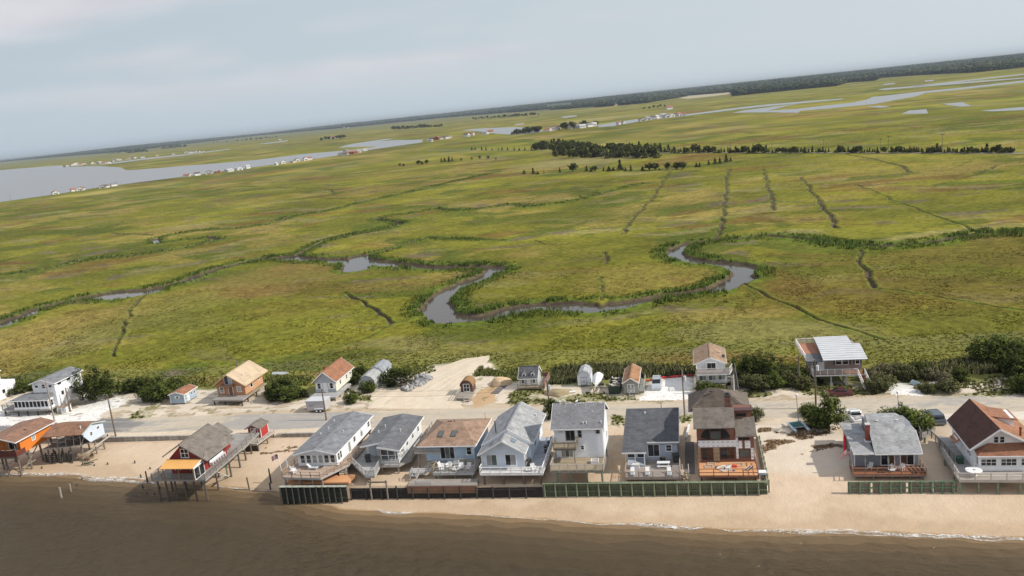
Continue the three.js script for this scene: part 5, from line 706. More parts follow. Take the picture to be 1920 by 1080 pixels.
// ===== brown shingled house under repair =====
{
  const t = thing('beach_house', 'tall brown house under repair with arched window, white house wrap and cluttered plywood deck', 'house', [3, 1.95, -125]);
  part(t, 'wall', [bx(-1.3, 6.9, 1.9, 7.5, -131.5, -121.6), prism([[-121.62, 7.5], [-121.62, 8.85], [-123.6, 10.6], [-127.5, 9.2], [-131.5, 9.2], [-131.5, 7.5]], 'x', -1.25, 4.2), prism([[-121.62, 7.48], [-123.4, 8.6], [-126.5, 9.0], [-131.5, 8.9], [-131.5, 7.48]], 'x', 4.2, 6.85)], SD.brown);
  const r = part(t, 'roof', [slab([[-1.7, 8.75, -121.1], [4.3, 8.75, -121.1], [4.3, 10.95, -123.5], [-1.7, 10.95, -123.5]], .14), slab([[4.3, 7.45, -120.9], [7.3, 7.45, -120.9], [7.2, 9.45, -123.7], [4.3, 9.45, -123.7]], .14), slab([[-1.7, 10.95, -123.5], [4.3, 10.95, -123.5], [4.3, 9.6, -127.4], [-1.7, 9.6, -127.4]], .14)], SH.weather);
  part(r, 'dormer', bx(4.15, 6.75, 8.9, 10.45, -126, -123.6), SD.brown); part(r, 'dormer_roof', slab([[3.95, 10.6, -123.2], [7.0, 10.6, -123.2], [7.0, 10.3, -126.4], [3.95, 10.3, -126.4]], .16), M('plain', [.10, .045, .045]));
  const hipA = [1.0, 12.5, -128.4], hipB = [2.6, 12.2, -128.6], E = [[-2.4, 9.4, -126.6], [6.9, 9.4, -126.6], [6.9, 9.3, -134.5], [-2.4, 9.3, -134.5]]; part(r, 'hip_roof', [slab([E[0], E[1], hipB, hipA], .14), slab([E[1], E[2], hipB], .14), slabc([E[3], E[0], hipA], .14), slabc([E[2], E[3], hipA, hipB], .14)], SH.brown);
  const ch = part(t, 'chimney', bx(3.1, 3.95, 9.3, 12.0, -126.4, -125.6), M('wood', [.27, .13, .09])); part(ch, 'chimney_cap', [bx(3.0, 4.05, 12.0, 12.12, -126.5, -125.5), bx(3.25, 3.8, 12.12, 12.45, -126.2, -125.8)], M('plain', [.06, .06, .06]));
  { const dsh = new THREE.SphereGeometry(.38, 14, 7, 0, 6.283, 0, 1.0); dsh.rotateX(-.9); dsh.translate(1.25, 11.9, -127.6); part(r, 'satellite_dish', [dsh, rod([1.25, 11.5, -128], [1.25, 11.95, -127.7], .03)], M('plain', [.25, .25, .26])); }
  const DKW = M('siding', [.10, .045, .035]); win(t, '+z', 5.33, 9.77, -123.6, 1.45, .45, { fr: .06, frame: SD.brown });
  // the fan window: a half-round opening split by two mullions
  { const cx = 1.4, y0 = 6.8; const quarter = s => { const p = []; for (let k = 0; k <= 10; k++) { const x = lerp(.78, 2.12, k / 10); p.push([cx + s * x, y0 + Math.sqrt(Math.max(0, 1 - (x / 2.15) ** 2)) * 1.95]); } p.push([cx + s * .78, y0]); return p; };
    const f = part(t, 'arched_window', [bx(cx - .80, cx - .68, y0, y0 + 1.9, -121.6, -121.42), bx(cx + .68, cx + .80, y0, y0 + 1.9, -121.6, -121.42), bx(cx - .75, cx + .75, y0 + 1.2, y0 + 1.3, -121.6, -121.44), bx(cx - 2.15, cx + 2.15, y0 - .1, y0, -121.6, -121.44)], DKW);
    part(f, 'pane', prism([[cx - .7, y0 + 1.3], [cx + .7, y0 + 1.3], [cx + .7, y0 + 1.78], [cx, y0 + 1.95], [cx - .7, y0 + 1.78]], 'z', -121.6, -121.52), GLASS); for (const s of [-1, 1]) part(f, 'pane', prism(quarter(s), 'z', -121.59, -121.50), GLASS); for (let k = 0; k < 3; k++) part(f, 'pane', bx(cx - .65 + k * .45, cx - .25 + k * .45, y0 + .02, y0 + 1.18, -121.6, -121.5), GLASS2); }
  const wrapTx = tex(512, 128, (u, v) => { const k = Math.floor(u * 6), f = (u * 6) % 1, row = (v * 2) % 1, on = f > .25 && f < .72 && row > .35 && row < .68 && hash(Math.floor(u * 120), Math.floor(v * 24)) > .42; const n = .86 + (pfbm(u, v, 8, 4) - .5) * .16; return on ? [.33, .43, .52] : [n * .97, n, n * 1.02]; }, 0); wrapTx.repeat.set(1 / 4.2, 1 / 1.2);
  const WRAP = new THREE.MeshStandardMaterial({ map: wrapTx, roughness: .45 });
  part(t, 'house_wrap', [bx(-1.15, 4.3, 5.55, 6.62, -121.6, -121.56), bx(4.3, 4.62, 3.7, 7.35, -121.6, -121.565), bx(4.65, 5.2, 5.3, 6.5, -121.6, -121.56), bx(5.57, 6.35, 5.3, 6.5, -121.6, -121.56), bx(6.4, 6.8, 3.5, 5.3, -121.6, -121.56)], WRAP);
  for (const [x, w] of [[.1, 1.55], [3.0, 1.95]]) win(t, '+z', x, 4.5, -121.6, w, 1.7, { nx: 2, frame: DKW, glass: [GLASS, M('glass', [.06, .03, .02])] }); part(t, 'plywood_sheet', [bx(1.0, 1.9, 3.3, 5.5, -121.6, -121.57), bx(-1.25, -.85, 3.3, 5.5, -121.6, -121.57)], M('planks', [.50, .38, .24])); win(t, '+z', 5.5, 4.5, -121.6, 1.45, 1.15, { frame: DKW, glass: [GLASS2] }); win(t, '+z', 5.5, 7.0, -121.6, 1.55, .8, { nx: 3, frame: SD.brown, glass: [GLASS] });
  deck(t, [[-1.2, -116.9], [7.0, -116.8], [6.9, -121.5], [-1.2, -121.5]], 3.2, { mat: WOOD.ply, rim: M('planks', [.35, .15, .09]) }); railing(t, [[-1.2, -120.5], [-1.2, -116.9], [7.0, -116.8], [6.9, -121]], 3.2, { mat: M('planks', [.30, .12, .075]), infill: 'two', gap: 2.0 });
  piles(t, [[-.9, -117.3], [2.2, -117.3], [6.7, -117.3], [-.9, -120.8], [6.7, -120.8]], 3.0, { mat: M('wood', [.2, .1, .07]) });
  const lt = part(t, 'lattice_panel', bx(4.1, 6.6, 1.95, 3.0, -117.45, -117.4), M('planks', [.62, .40, .22])); for (let k = 0; k < 6; k++) part(lt, 'vent_slot', bx(4.3 + k * .4, 4.5 + k * .4, 2.6, 2.9, -117.42, -117.39), M('plain', [.03, .03, .03]));
}
// ===== grey house with brick chimney =====
{
  const t = thing('beach_house', 'grey house with light grey split roof, red brick chimney and redwood deck', 'house', [25, 1.2, -126]);
  part(t, 'wall', [bx(20.9, 29.5, 1.2, 4.5, -131.5, -122.3), prism([[-122.4, 4.5], [-126.8, 6.75], [-131.4, 6.0], [-131.4, 4.5]], 'x', 23.6, 29.45)], SD.grey);
  const r = part(t, 'roof', [slab([[23.3, 4.62, -120.4], [29.6, 4.62, -120.4], [29.6, 6.6, -124.2], [23.3, 6.6, -124.2]], .14), slab([[23.3, 6.6, -124.2], [28.4, 6.6, -124.2], [28.4, 7.7, -126.3], [23.3, 7.7, -126.3]], .14), slab([[23.3, 7.7, -126.3], [28.4, 7.7, -126.3], [27.8, 7.55, -128.6], [23.5, 7.55, -128.6]], .14), slab([[29.6, 6.6, -124.2], [29.6, 5.9, -131], [28.4, 5.9, -131], [28.4, 6.6, -124.2]].reverse(), .14)], SH.lgrey);
  part(r, 'low_roof', [slab([[20.4, 4.66, -120.5], [23.25, 4.66, -120.5], [23.25, 5.2, -125.4], [20.4, 5.2, -125.4]], .13), slab([[20.4, 5.2, -125.4], [23.25, 5.2, -125.4], [23.25, 4.75, -131.9], [20.4, 4.75, -131.9]], .13)], SH.lgrey); part(r, 'gable_end', prism([[-124.2, 5.2], [-124.2, 6.55], [-126.3, 7.6], [-128.5, 7.4], [-128.5, 5.2]], 'x', 23.45, 23.6), SD.lgrey); part(r, 'upper_wall', bx(23.6, 28.2, 5.5, 7.35, -128.4, -126.3), SD.lgrey); part(r, 'drip_edge', [beam([23.3, 4.52, -120.37], [29.6, 4.52, -120.37], .06, .16), beam([29.63, 4.5, -120.4], [29.63, 6.5, -124.2], .05, .16), beam([20.4, 4.56, -120.47], [23.25, 4.56, -120.47], .06, .16)], TRIM);
  for (const x of [24.7, 27.4]) vent(r, x, 7.3, -125.9, .18, .16);
  const ch = part(t, 'chimney', bx(22.75, 23.35, 4.6, 7.6, -124.5, -123.8), BRICK); part(ch, 'chimney_cap', bx(22.7, 23.4, 7.6, 7.72, -124.55, -123.75), M('plain', [.6, .58, .55])); part(ch, 'flashing', bx(22.6, 23.42, 4.9, 5.2, -124.6, -123.6), WHITE);
  win(t, '+z', 25.4, 3.05, -122.3, 1.75, 1.95, { nx: 2, name: 'door', glass: [GLASS, M('glass', [.10, .06, .035])] }); win(t, '+z', 28.0, 3.05, -122.3, 1.75, 1.95, { nx: 2, name: 'door', glass: [M('glass', [.08, .05, .035]), GLASS] }); win(t, '+z', 22.4, 3.95, -122.3, .5, .55, { glass: [M('glass', [.16, .07, .04])] }); corners(t, [20.9], [-122.3], 1.9, 4.5);
  win(t, '-x', -126, 3.4, 20.9, 1.0, 1.0, { nx: 2 });
  deck(t, [[20.2, -119.4], [29.8, -119.3], [29.7, -122.25], [20.2, -122.25]], 1.95, { mat: WOOD.red, rim: M('planks', [.33, .25, .22]) }); railing(t, [[20.2, -122.2], [20.2, -119.4], [29.8, -119.3], [29.7, -122.2]], 1.95, { mat: M('planks', [.36, .24, .19]), infill: 'two', gap: 1.6 });
  piles(t, [[20.5, -119.8], [23, -119.8], [25.5, -119.8], [27.8, -119.7], [29.5, -119.7], [20.5, -121.8], [29.5, -121.8]], 1.8, { mat: GPOST, r: .13 });
  part(t, 'deck_hatch', bx(23.6, 24.6, 1.96, 1.99, -120.4, -119.9), M('plain', [.05, .04, .04]));
}
// ===== white house with maroon roof =====
{
  const t = thing('beach_house', 'white house with maroon main roof, terracotta porch roof and railed pier deck', 'house', [40, 1.2, -124]);
  part(t, 'wall', [prism([[35.8, 1.6], [44.5, 1.6], [44.5, 5.3], [38.6, 8.75], [35.8, 5.95]], 'z', -129, -119.2), bx(36.2, 44.5, 2.9, 5.2, -119.25, -118.2)], SD.white);
  const r = part(t, 'roof', [slabc([[35.2, 5.75, -129.7], [35.2, 5.75, -118.9], [38.7, 9.1, -117.9], [38.3, 9.1, -129.7]], .15)], SH.maroon); part(r, 'far_slope', slabc([[38.3, 9.1, -129.7], [38.7, 9.1, -117.9], [45.0, 5.4, -118.6], [45.0, 5.4, -129.7]], .15), SH.terra);
  part(r, 'rake_board', [beam([35.2, 5.62, -118.87], [38.7, 8.97, -117.87], .06, .24), beam([38.7, 8.97, -117.87], [45, 5.27, -118.57], .06, .24), beam([35.17, 5.65, -129.7], [35.17, 5.65, -118.9], .05, .2)], TRIM);
  part(r, 'porch_roof', [slabc([[35.9, 5.25, -117.8], [44.8, 5.25, -117.7], [43.5, 6.55, -119.15], [37.6, 6.55, -119.15]], .13), slabc([[35.9, 5.25, -117.8], [37.6, 6.55, -119.15], [35.9, 5.6, -119.2]], .13)], SH.terra); part(r, 'porch_gutter', beam([35.9, 5.15, -117.76], [44.8, 5.15, -117.66], .1, .14), TRIM);
  const dm = part(t, 'dormer', bx(39.6, 42.4, 6.8, 8.2, -127.2, -124), SD.white); part(dm, 'dormer_roof', slabc([[38.9, 8.75, -123.6], [42.8, 8.05, -123.6], [42.8, 8.05, -127.6], [38.9, 8.75, -127.6]], .12), SH.terra);
  const ds = part(t, 'side_porch', bx(34.9, 35.85, 4.4, 5.3, -125.2, -123.6), SD.white); part(ds, 'hood', slabc([[34.5, 4.9, -125.6], [34.5, 4.9, -123.2], [35.9, 5.9, -123.2], [35.9, 5.9, -125.6]], .1), SH.terra);
  for (const x of [38.6, 39.35]) win(t, '+z', x, 7.0, -119.2, .55, .85, { ny: 2 }); for (const [x, n] of [[37.4, 3], [39.9, 3], [42.4, 3]]) win(t, '+z', x, 4.15, -118.2, 1.9, .95, { nx: n, ny: 2, mw: .07, glass: [GLASS, GLASS2] });
  for (const z of [-120.6, -121.4]) win(t, '-x', z, 4.6, 35.8, .55, 1.1, { ny: 2 }); for (const z of [-126.6, -127.6]) win(t, '-x', z, 4.4, 35.8, .55, 1.1, { ny: 2 }); leafDoor(t, '-x', -124.4, 2.9, 35.8, .85, 1.9, M('plain', [.85, .85, .85])); win(t, '-x', -118.75, 4.2, 36.2, .6, 1.0, { ny: 2 });
  part(t, 'chimney_pipe', [rod([41.8, 6.5, -119.8], [41.8, 8.3, -119.8], .14), rod([41.8, 8.3, -119.8], [41.8, 8.5, -119.8], .2)], M('metal', [.25, .12, .08]));
  deck(t, [[33.0, -115.5], [44.5, -115.2], [44.5, -118.15], [33.0, -118.15]], 2.85, { mat: WOOD.pale }); deck(t, [[33.1, -118.2], [35.75, -118.2], [35.75, -130], [34.2, -131], [33.2, -124]], 2.85, { mat: M('planks', [.46, .44, .42]) });
  railing(t, [[33.2, -124], [33.0, -115.5], [44.5, -115.2]], 2.85, { mat: WOOD.pale, infill: 'rails', gap: 1.8 }); railing(t, [[34.0, -121.6], [33.6, -127], [33.0, -131.5]], 2.85, { mat: WOOD.dark, infill: 'rails' });
  deck(t, [[31.8, -130], [33.0, -131.4], [34.6, -133.5], [32.2, -134]].map(p => p), 2.8, { name: 'side_landing', mat: GREYWOOD }); railing(t, [[31.8, -130], [32.2, -134]], 2.8, { mat: WOOD.dark, infill: 'rails' });
  piles(t, [[33.2, -115.9], [35.5, -115.9], [37.8, -115.7], [40.5, -115.6], [43.5, -115.6], [33.3, -119], [33.3, -123.5], [32.4, -130.5], [32.6, -133.5], [39, -117.5], [42, -117.5]], 2.7, { mat: GPOST, r: .16 });
}
// ===== red house on the pier =====
{
  const t = thing('pier_house', 'dark red gabled house on tall pilings over the water with long plank pier', 'house', [-84.5, 0.3, -121]);
  part(t, 'wall', [prism([[-87.4, 3.85], [-81.7, 3.85], [-81.7, 6.5], [-84.5, 9.15], [-87.4, 6.5]], 'z', -126.2, -118.3), bx(-86.6, -82.6, 3.85, 6.9, -129.0, -126.2), bx(-87.2, -81.8, 3.85, 4.3, -118.35, -118.2)], SD.red);
  const r = gable(t, 'z', -87.9, -79.9, -84.5, [7.3, 6.5], 9.35, -126.5, -117.3, SH.weather, { fascia: M('plain', [.30, .28, .26]) }); part(r, 'rear_roof', [slabc([[-84.6, 8.4, -129.6], [-84.6, 8.4, -126.4], [-82.0, 6.6, -126.4], [-82.0, 6.6, -129.6]], .13), slabc([[-87.2, 6.6, -129.6], [-87.2, 6.6, -126.4], [-84.6, 8.4, -126.4], [-84.6, 8.4, -129.6]], .13)], SH.weather);
  part(t, 'plywood_canopy', slabc([[-87.1, 6.15, -114.9], [-81.0, 6.15, -114.9], [-80.9, 6.65, -117.6], [-87.4, 6.65, -117.6]], .10), M('plain', [.82, .45, .14])); part(t, 'canopy_trim', beam([-80.98, 6.08, -114.9], [-80.88, 6.58, -117.6], .06, .18), TRIM);
  win(t, '+z', -84.4, 7.35, -118.3, 1.35, 1.45, { nx: 2, ny: 2, mw: .12 }); win(t, '+z', -86.2, 5.1, -118.3, .9, 1.6, { ny: 2 }); win(t, '+z', -83.0, 5.0, -118.3, 1.6, 1.9, { nx: 2, name: 'door' });
  part(t, 'canopy_post', [[-86.8, -115.3], [-84.0, -115.3], [-81.3, -115.2]].map(p => beam([p[0], 3.85, p[1]], [p[0], 6.1, p[1]], .12, .12)), M('planks', [.55, .30, .12]));
  const gl = part(t, 'glazed_screen', [bx(-81.15, -81.05, 3.95, 4.1, -118.1, -115.2), bx(-81.15, -81.05, 5.9, 6.1, -118.1, -115.2), ...[-118.1, -116.7, -115.25].map(z => bx(-81.15, -81.05, 4.1, 5.9, z, z + .1))], TRIM); for (const z of [-117.95, -116.55]) part(gl, 'pane', bx(-81.12, -81.08, 4.1, 5.9, z, z + 1.25), GLASS);
  part(t, 'sign_board', bx(-81.7, -81.62, 5.6, 6.1, -121.8, -120.2), M('plain', [.75, .68, .35]));
  { const bb = part(t, 'upturned_bench', [bx(-81.5, -81.38, 4.35, 5.1, -124.6, -120.2), bx(-81.2, -80.9, 4.75, 4.82, -124.6, -120.2)], WHITE); for (let k = 0; k < 6; k++) part(bb, 'slat', bx(-81.35, -80.9, 4.35, 4.75, -124.5 + k * .8, -124.35 + k * .8), WHITE); }
  deck(t, [[-89.7, -116.0], [-79.7, -115.7], [-80.1, -128.5], [-89.7, -124]], 3.82, { mat: GREYWOOD }); deck(t, [[-87, -126.5], [-80.1, -128.5], [-80.9, -136.2], [-85.5, -136.2]].map(p => p), 3.6, { name: 'pier', mat: GREYWOOD });
  railing(t, [[-89.7, -124], [-89.7, -116.0], [-79.7, -115.7], [-80.1, -128.5], [-80.9, -135]], 3.82, { mat: M('planks', [.36, .33, .30]), infill: 'rails', gap: 1.9 });
  piles(t, [[-89.2, -116.6], [-87.7, -116.6], [-86, -116.6], [-84.2, -116.5], [-82.4, -116.4], [-80.3, -116.2], [-89.2, -120], [-86.5, -120], [-83.5, -120], [-80.5, -120], [-89, -123.5], [-86, -124], [-83, -124.5], [-80.6, -124.5], [-83.5, -128], [-80.7, -127.8], [-81, -130.5], [-84.2, -130.8], [-81.2, -133], [-84.5, -133.5]], 3.6, { mat: M('wood', [.17, .145, .12]), r: .17 });
  part(t, 'brace', [beam([-80.4, 3.3, -120], [-80.8, .5, -124], .12, .16), beam([-80.5, 1.6, -121], [-80.5, 1.5, -122.5], .5, .1)], WOOD.pale); part(t, 'roof_pole', rod([-80.6, 6.6, -117.7], [-80.6, 7.5, -117.7], .04), M('metal', [.1, .1, .1])); part(t, 'downspout', rod([-81.6, 3.9, -118.2], [-81.6, 6.4, -118.2], .06), M('plain', [.08, .07, .06]));
}
{
  const t = thing('red_shed', 'small bright red shed with white double doors at the landward end of the pier', 'shed', [-81.9, 1.2, -137.7]);
  part(t, 'wall', prism([[-83.2, 2.5], [-80.7, 2.5], [-80.7, 4.5], [-81.95, 5.05], [-83.2, 4.5]], 'z', -139.2, -136.4), M('siding', [.46, .04, .032])); gable(t, 'z', -83.5, -80.4, -81.95, 4.5, 5.2, -139.5, -135.8, SH.weather, { fascia: M('plain', [.25, .22, .2]) });
  const d = win(t, '+z', -81.95, 3.45, -136.4, 1.3, 1.7, { nx: 2, ny: 2, mw: .14, name: 'door', glass: [M('plain', [.25, .03, .03])] }); corners(t, [-80.7], [-136.4, -139.2], 2.5, 4.5);
  deck(t, [[-83.6, -133.6], [-80.2, -133.6], [-79.6, -139.4], [-83.6, -139.4]], 2.45, { mat: WOOD.pale, name: 'platform' }); railing(t, [[-80.1, -134], [-79.7, -139.4]], 2.45, { mat: WOOD.pale, infill: 'two', h: .5 }); piles(t, [[-83.3, -134], [-80.3, -134], [-80.0, -137], [-83.3, -137], [-79.8, -139.2]], 2.3, { r: .13 });
  part(t, 'crib_wall', bx(-83.4, -80.4, .6, 1.7, -134.3, -134.0), M('wood', [.10, .07, .06]));
}
// ===== orange house and open shack at the western end =====
{
  const t = thing('beach_house', 'bright orange house on stilts with brown roof and dark recessed porch', 'house', [-128, 0.8, -131]);
  part(t, 'wall', prism([[-131.5, 4.1], [-124.3, 4.1], [-124.3, 6.9], [-127.5, 7.6], [-131.5, 6.9]], 'z', -135.5, -128.6), SD.orange); part(t, 'porch_side', bx(-124.42, -124.3, 5.0, 6.9, -128.6, -127.0), SD.orange); part(t, 'porch_knee_wall', bx(-124.42, -124.3, 4.1, 5.0, -128.6, -125.8), SD.orange);
  gable(t, 'z', -132, -123.7, -127.0, 6.95, 7.75, -136.2, -125.4, M('shingle', [.37, .21, .14])); part(t, 'roof_patch', bx(-126.1, -125.5, 7.5, 7.56, -130.6, -130.2), M('plain', [.12, .06, .04]));
  const w = win(t, '+x', -130.4, 5.9, -124.3, .8, .85, { nx: 2, ny: 2, mw: .06, glass: [CURTAIN] }); win(t, '+z', -127.5, 5.3, -128.6, 1.6, 1.9, { nx: 2, name: 'door' });
  deck(t, [[-132, -125.6], [-124.2, -125.6], [-124.3, -128.6], [-132, -128.6]], 4.05, { mat: WOOD.dark }); railing(t, [[-132, -125.6], [-124.2, -125.6], [-124.25, -127.8]], 4.05, { mat: M('planks', [.20, .05, .035]), infill: 'solid', h: .95 }); part(t, 'porch_post', [cb(-126.6, 4.05, -125.8, .12, 2.9, .12), cb(-124.4, 4.05, -125.8, .12, 2.9, .12), cb(-130, 4.05, -125.8, .12, 2.9, .12)], WOOD.dark);
  piles(t, [[-124.8, -126.3], [-127.5, -126.3], [-131, -126.3], [-124.8, -129], [-127.5, -129], [-131, -129], [-124.8, -132], [-131, -132], [-124.8, -135], [-131, -135]], 3.9, { r: .2, mat: M('wood', [.27, .22, .19]) });
  part(t, 'brace', [beam([-124.7, .4, -126.4], [-124.9, 3.8, -131.5], .1, .18), beam([-124.5, 3.6, -126.3], [-131, .6, -126.3], .1, .14), beam([-131, 3.6, -126.25], [-124.6, .6, -126.25], .1, .14), beam([-124.6, 1.5, -127], [-124.6, 1.6, -132], .1, .2)], M('wood', [.33, .30, .24]));
  part(t, 'water_cooler', bx(-129.6, -128.7, 4.06, 4.6, -127.2, -126.7), M('plain', [.08, .16, .3]));
}
{
  const t = thing('beach_shack', 'gutted stilt shack with sagging brown roof, open front and pale blue end wall', 'house', [-118, 1.0, -134]);
  part(t, 'wall', [prism([[-132.9, 3.7], [-137, 3.7], [-137, 6.2], [-133.8, 7.15], [-131.4, 6.3], [-131.4, 5.4]], 'x', -114.35, -114.2), bx(-122.4, -114.35, 3.7, 6.2, -137.05, -136.9)], M('siding', [.62, .72, .84]));
  const r = part(t, 'roof', [slab([[-121.8, 6.25, -129.4], [-113.6, 6.3, -130.3], [-113.8, 7.3, -133.7], [-122.2, 7.25, -133.9]], .12), slab([[-122.2, 7.25, -133.9], [-113.8, 7.3, -133.7], [-113.8, 6.3, -137.3], [-122.2, 6.3, -137.3]], .12)], M('shingle', [.36, .19, .115])); part(r, 'rake_trim', [beam([-113.57, 6.2, -130.3], [-113.77, 7.2, -133.7], .06, .2), beam([-113.77, 7.2, -133.7], [-113.77, 6.2, -137.3], .06, .2)], M('plain', [.45, .55, .55])); vent(r, -115.0, 6.9, -132, .4, .1);
  win(t, '+x', -133.4, 5.2, -114.2, .6, .7, { ny: 2 }); win(t, '+x', -135.5, 5.6, -114.2, .7, .5, { ny: 2 });
  deck(t, [[-122.6, -130.4], [-115.2, -131.8], [-114.3, -136.9], [-122.6, -136.9]], 3.65, { mat: WOOD.dark, rim: M('wood', [.5, .47, .42]), name: 'floor' });
  const fr = []; for (const [x, z] of [[-121.8, -130.8], [-120, -131], [-118.4, -131.3], [-116.9, -131.6], [-115.6, -131.8]]) fr.push(beam([x, 3.65, z], [x + .25, 6.2, z - .1], .1, .1)); fr.push(beam([-121.8, 4.6, -130.9], [-118.4, 4.5, -131.3], .05, .1), beam([-120.5, 3.7, -132], [-117, 5.6, -132.5], .06, .12), beam([-119, 4.2, -133], [-116, 4.9, -132.4], .06, .12), beam([-121, 5.2, -132.2], [-117, 4.1, -133], .06, .12), beam([-115.4, 3.8, -131.9], [-114.4, 6.0, -132.2], .08, .12), beam([-119.5, 4.9, -134], [-115, 4.4, -133.6], .06, .12)); part(t, 'broken_frame', fr, M('wood', [.55, .53, .50]));
  piles(t, [[-122.3, -131], [-120.2, -131.3], [-118, -131.7], [-115.9, -132.2], [-122.3, -134.5], [-118, -134.5], [-115, -134.8], [-122.3, -136.6], [-118, -136.6], [-114.6, -136.6]], 3.5, { r: .15, mat: M('wood', [.30, .26, .22]) });
  part(t, 'sill_beam', [beam([-113.9, 2.6, -133.2], [-113.9, 3.0, -138.6], .2, .2), beam([-115.6, .9, -131.5], [-114, 2.6, -133.2], .12, .12)], WOOD.pale);
}
{ // the collapsed timber crib under the shack
  const g = []; for (let k = 0; k < 9; k++) g.push(beam([-123.6 + k * .75, .3, -131.6 + (k % 3) * .3], [-123.5 + k * .75, 2.2 + (k % 2) * .4, -131.5], .22, .22)); for (let k = 0; k < 4; k++) g.push(beam([-123.8, .6 + k * .4, -131.2], [-117.4, .7 + k * .38, -131.4], .14, .2)); single('timber_crib', g, DARKPILE, 'dark rotting timber crib beneath the gutted stilt shack', 'bulkhead', [-120.5, .6, -131.4]);
  const tf = []; for (let k = 0; k < 4; k++) tf.push(beam([-114.3 + k * .42, .4, -129.9], [-114.5 + k * .42, 1.5 - k * .1, -129.8], .2, .12)); tf.push(beam([-114.6, .55, -129.7], [-112.2, .8, -130.2], .18, .18), beam([-113.0, 1.0, -129.8], [-111.6, 1.2, -130.6], .12, .12)); single('broken_groyne', tf, M('wood', [.13, .14, .09]), 'short broken bulkhead remnant standing alone on the beach', 'bulkhead', [-113.6, .6, -129.9]);
  const pp = new THREE.CylinderGeometry(.65, .65, 2.6, 14, 1, true); pp.rotateZ(1.45); pp.translate(-115.6, 1.1, -132.4); const pm = single("culvert_pipe", [pp], M('plain', [.36, .27, .18], { side: 2 }), 'rusty culvert pipe lying under the shack corner', 'pipe', [-115.6, .6, -132.4]);
}
// ===== houses across the road =====
{
  const t = thing('stilt_house', 'white two-storey house with round window and long dark-windowed porch on stilts', 'house', [-142, 1.8, -158]);
  part(t, 'wall', prism([[-145, 3.3], [-139.3, 3.3], [-139.3, 8.7], [-142.2, 9.5], [-145, 8.7]], 'z', -163.6, -155.0), SD.white); gable(t, 'z', -145.4, -138.8, -142.2, 8.75, 9.65, -164.0, -154.5, SH.grey);
  for (const x of [-143.9, -140.4]) win(t, '+z', x, 8.0, -155, .75, .5, { fr: .06 }); { const w = part(t, 'round_window', [new THREE.TorusGeometry(.5, .07, 6, 18).translate(-142.1, 8.0, -154.97)].map(g => g), TRIM); const c = new THREE.CylinderGeometry(.47, .47, .05, 18); c.rotateX(Math.PI / 2); c.translate(-142.1, 8, -154.98); part(w, 'pane', c, GLASS); part(w, 'glazing_bar', bx(-142.6, -141.6, 7.96, 8.04, -154.95, -154.92), TRIM); }
  for (const [z, y, w, h] of [[-156.5, 8.1, 1.1, .55], [-159.4, 8.1, 1.1, .55], [-156.9, 5.8, .8, .9], [-159.6, 6.0, 1.0, .8], [-162, 8.1, .9, .5]]) win(t, '+x', z, y, -139.3, w, h, { fr: .05 });
  const pr = part(t, 'porch_roof', [slabc([[-150, 5.5, -152.9], [-140.0, 5.5, -153.0], [-139.9, 6.6, -155.0], [-145.2, 6.6, -155.0]], .12), slabc([[-150, 5.5, -152.9], [-145.2, 6.6, -155], [-145.2, 6.6, -157], [-150, 5.5, -157]], .12)], SH.grey); part(pr, 'gutter', beam([-150, 5.42, -152.87], [-140, 5.42, -152.97], .1, .14), TRIM);
  part(t, 'porch_wall', [bx(-149.4, -140.3, 3.3, 3.75, -156.8, -153.4), bx(-149.4, -140.3, 5.15, 5.45, -156.8, -153.4), bx(-149.2, -140.5, 3.75, 5.15, -156.6, -153.75)], WHITE);
  for (let k = 0; k < 9; k++) win(t, '+z', -148.85 + k * .98, 4.45, -153.55, .78, 1.3, { fr: .09, mw: 0 }); for (const z of [-154.4, -155.6]) win(t, '+x', z, 4.45, -140.42, .85, 1.3, { fr: .09, ny: 2 });
  part(t, 'hanging_sign', bx(-150.6, -149.2, 5.0, 5.35, -153.3, -153.1), TRIM);
  deck(t, [[-153.2, -154.1], [-149.4, -153.6], [-149.4, -157.5], [-153.2, -157.5]], 3.25, { mat: GREYWOOD }); railing(t, [[-153.2, -157], [-153.2, -154.1], [-149.6, -153.7]], 3.25, { mat: M('planks', [.33, .32, .30]), infill: 'rails' }); deck(t, [[-149.45, -153.35], [-140.25, -153.35], [-140.25, -157], [-149.45, -157]], 3.28, { mat: GREYWOOD, name: 'porch_floor' });
  piles(t, [[-152.9, -154.4], [-149, -153.8], [-146.6, -153.8], [-144, -153.8], [-141, -153.8], [-152.9, -157], [-149, -157], [-144.8, -158], [-139.6, -158], [-139.6, -163], [-144.8, -163], [-139.7, -155.3]], 3.1, { r: .18, mat: M('wood', [.12, .11, .10]) });
  stairs(t, [-138.8, 5.4, -158.6], [-138.8, 1.9, -154.2], 1.0, { mat: WOOD.wgrey, rail: 1 }); deck(t, [[-139.25, -158.6], [-138.2, -158.6], [-138.2, -160.6], [-139.25, -160.6]], 5.4, { mat: WOOD.wgrey, name: 'stair_landing' });
}
{ const t = thing('storage_box', 'low white storage box with brown lid beside the white stilt house', 'shed', [-138.5, 1.9, -155.8]); part(t, 'box', bx(-139.9, -137.6, 1.8, 3.1, -156.6, -154.9), WHITE); part(t, 'lid', slabc([[-140.1, 3.15, -154.7], [-137.4, 3.15, -154.7], [-137.4, 3.4, -156.8], [-140.1, 3.4, -156.8]], .08), SH.tan); }
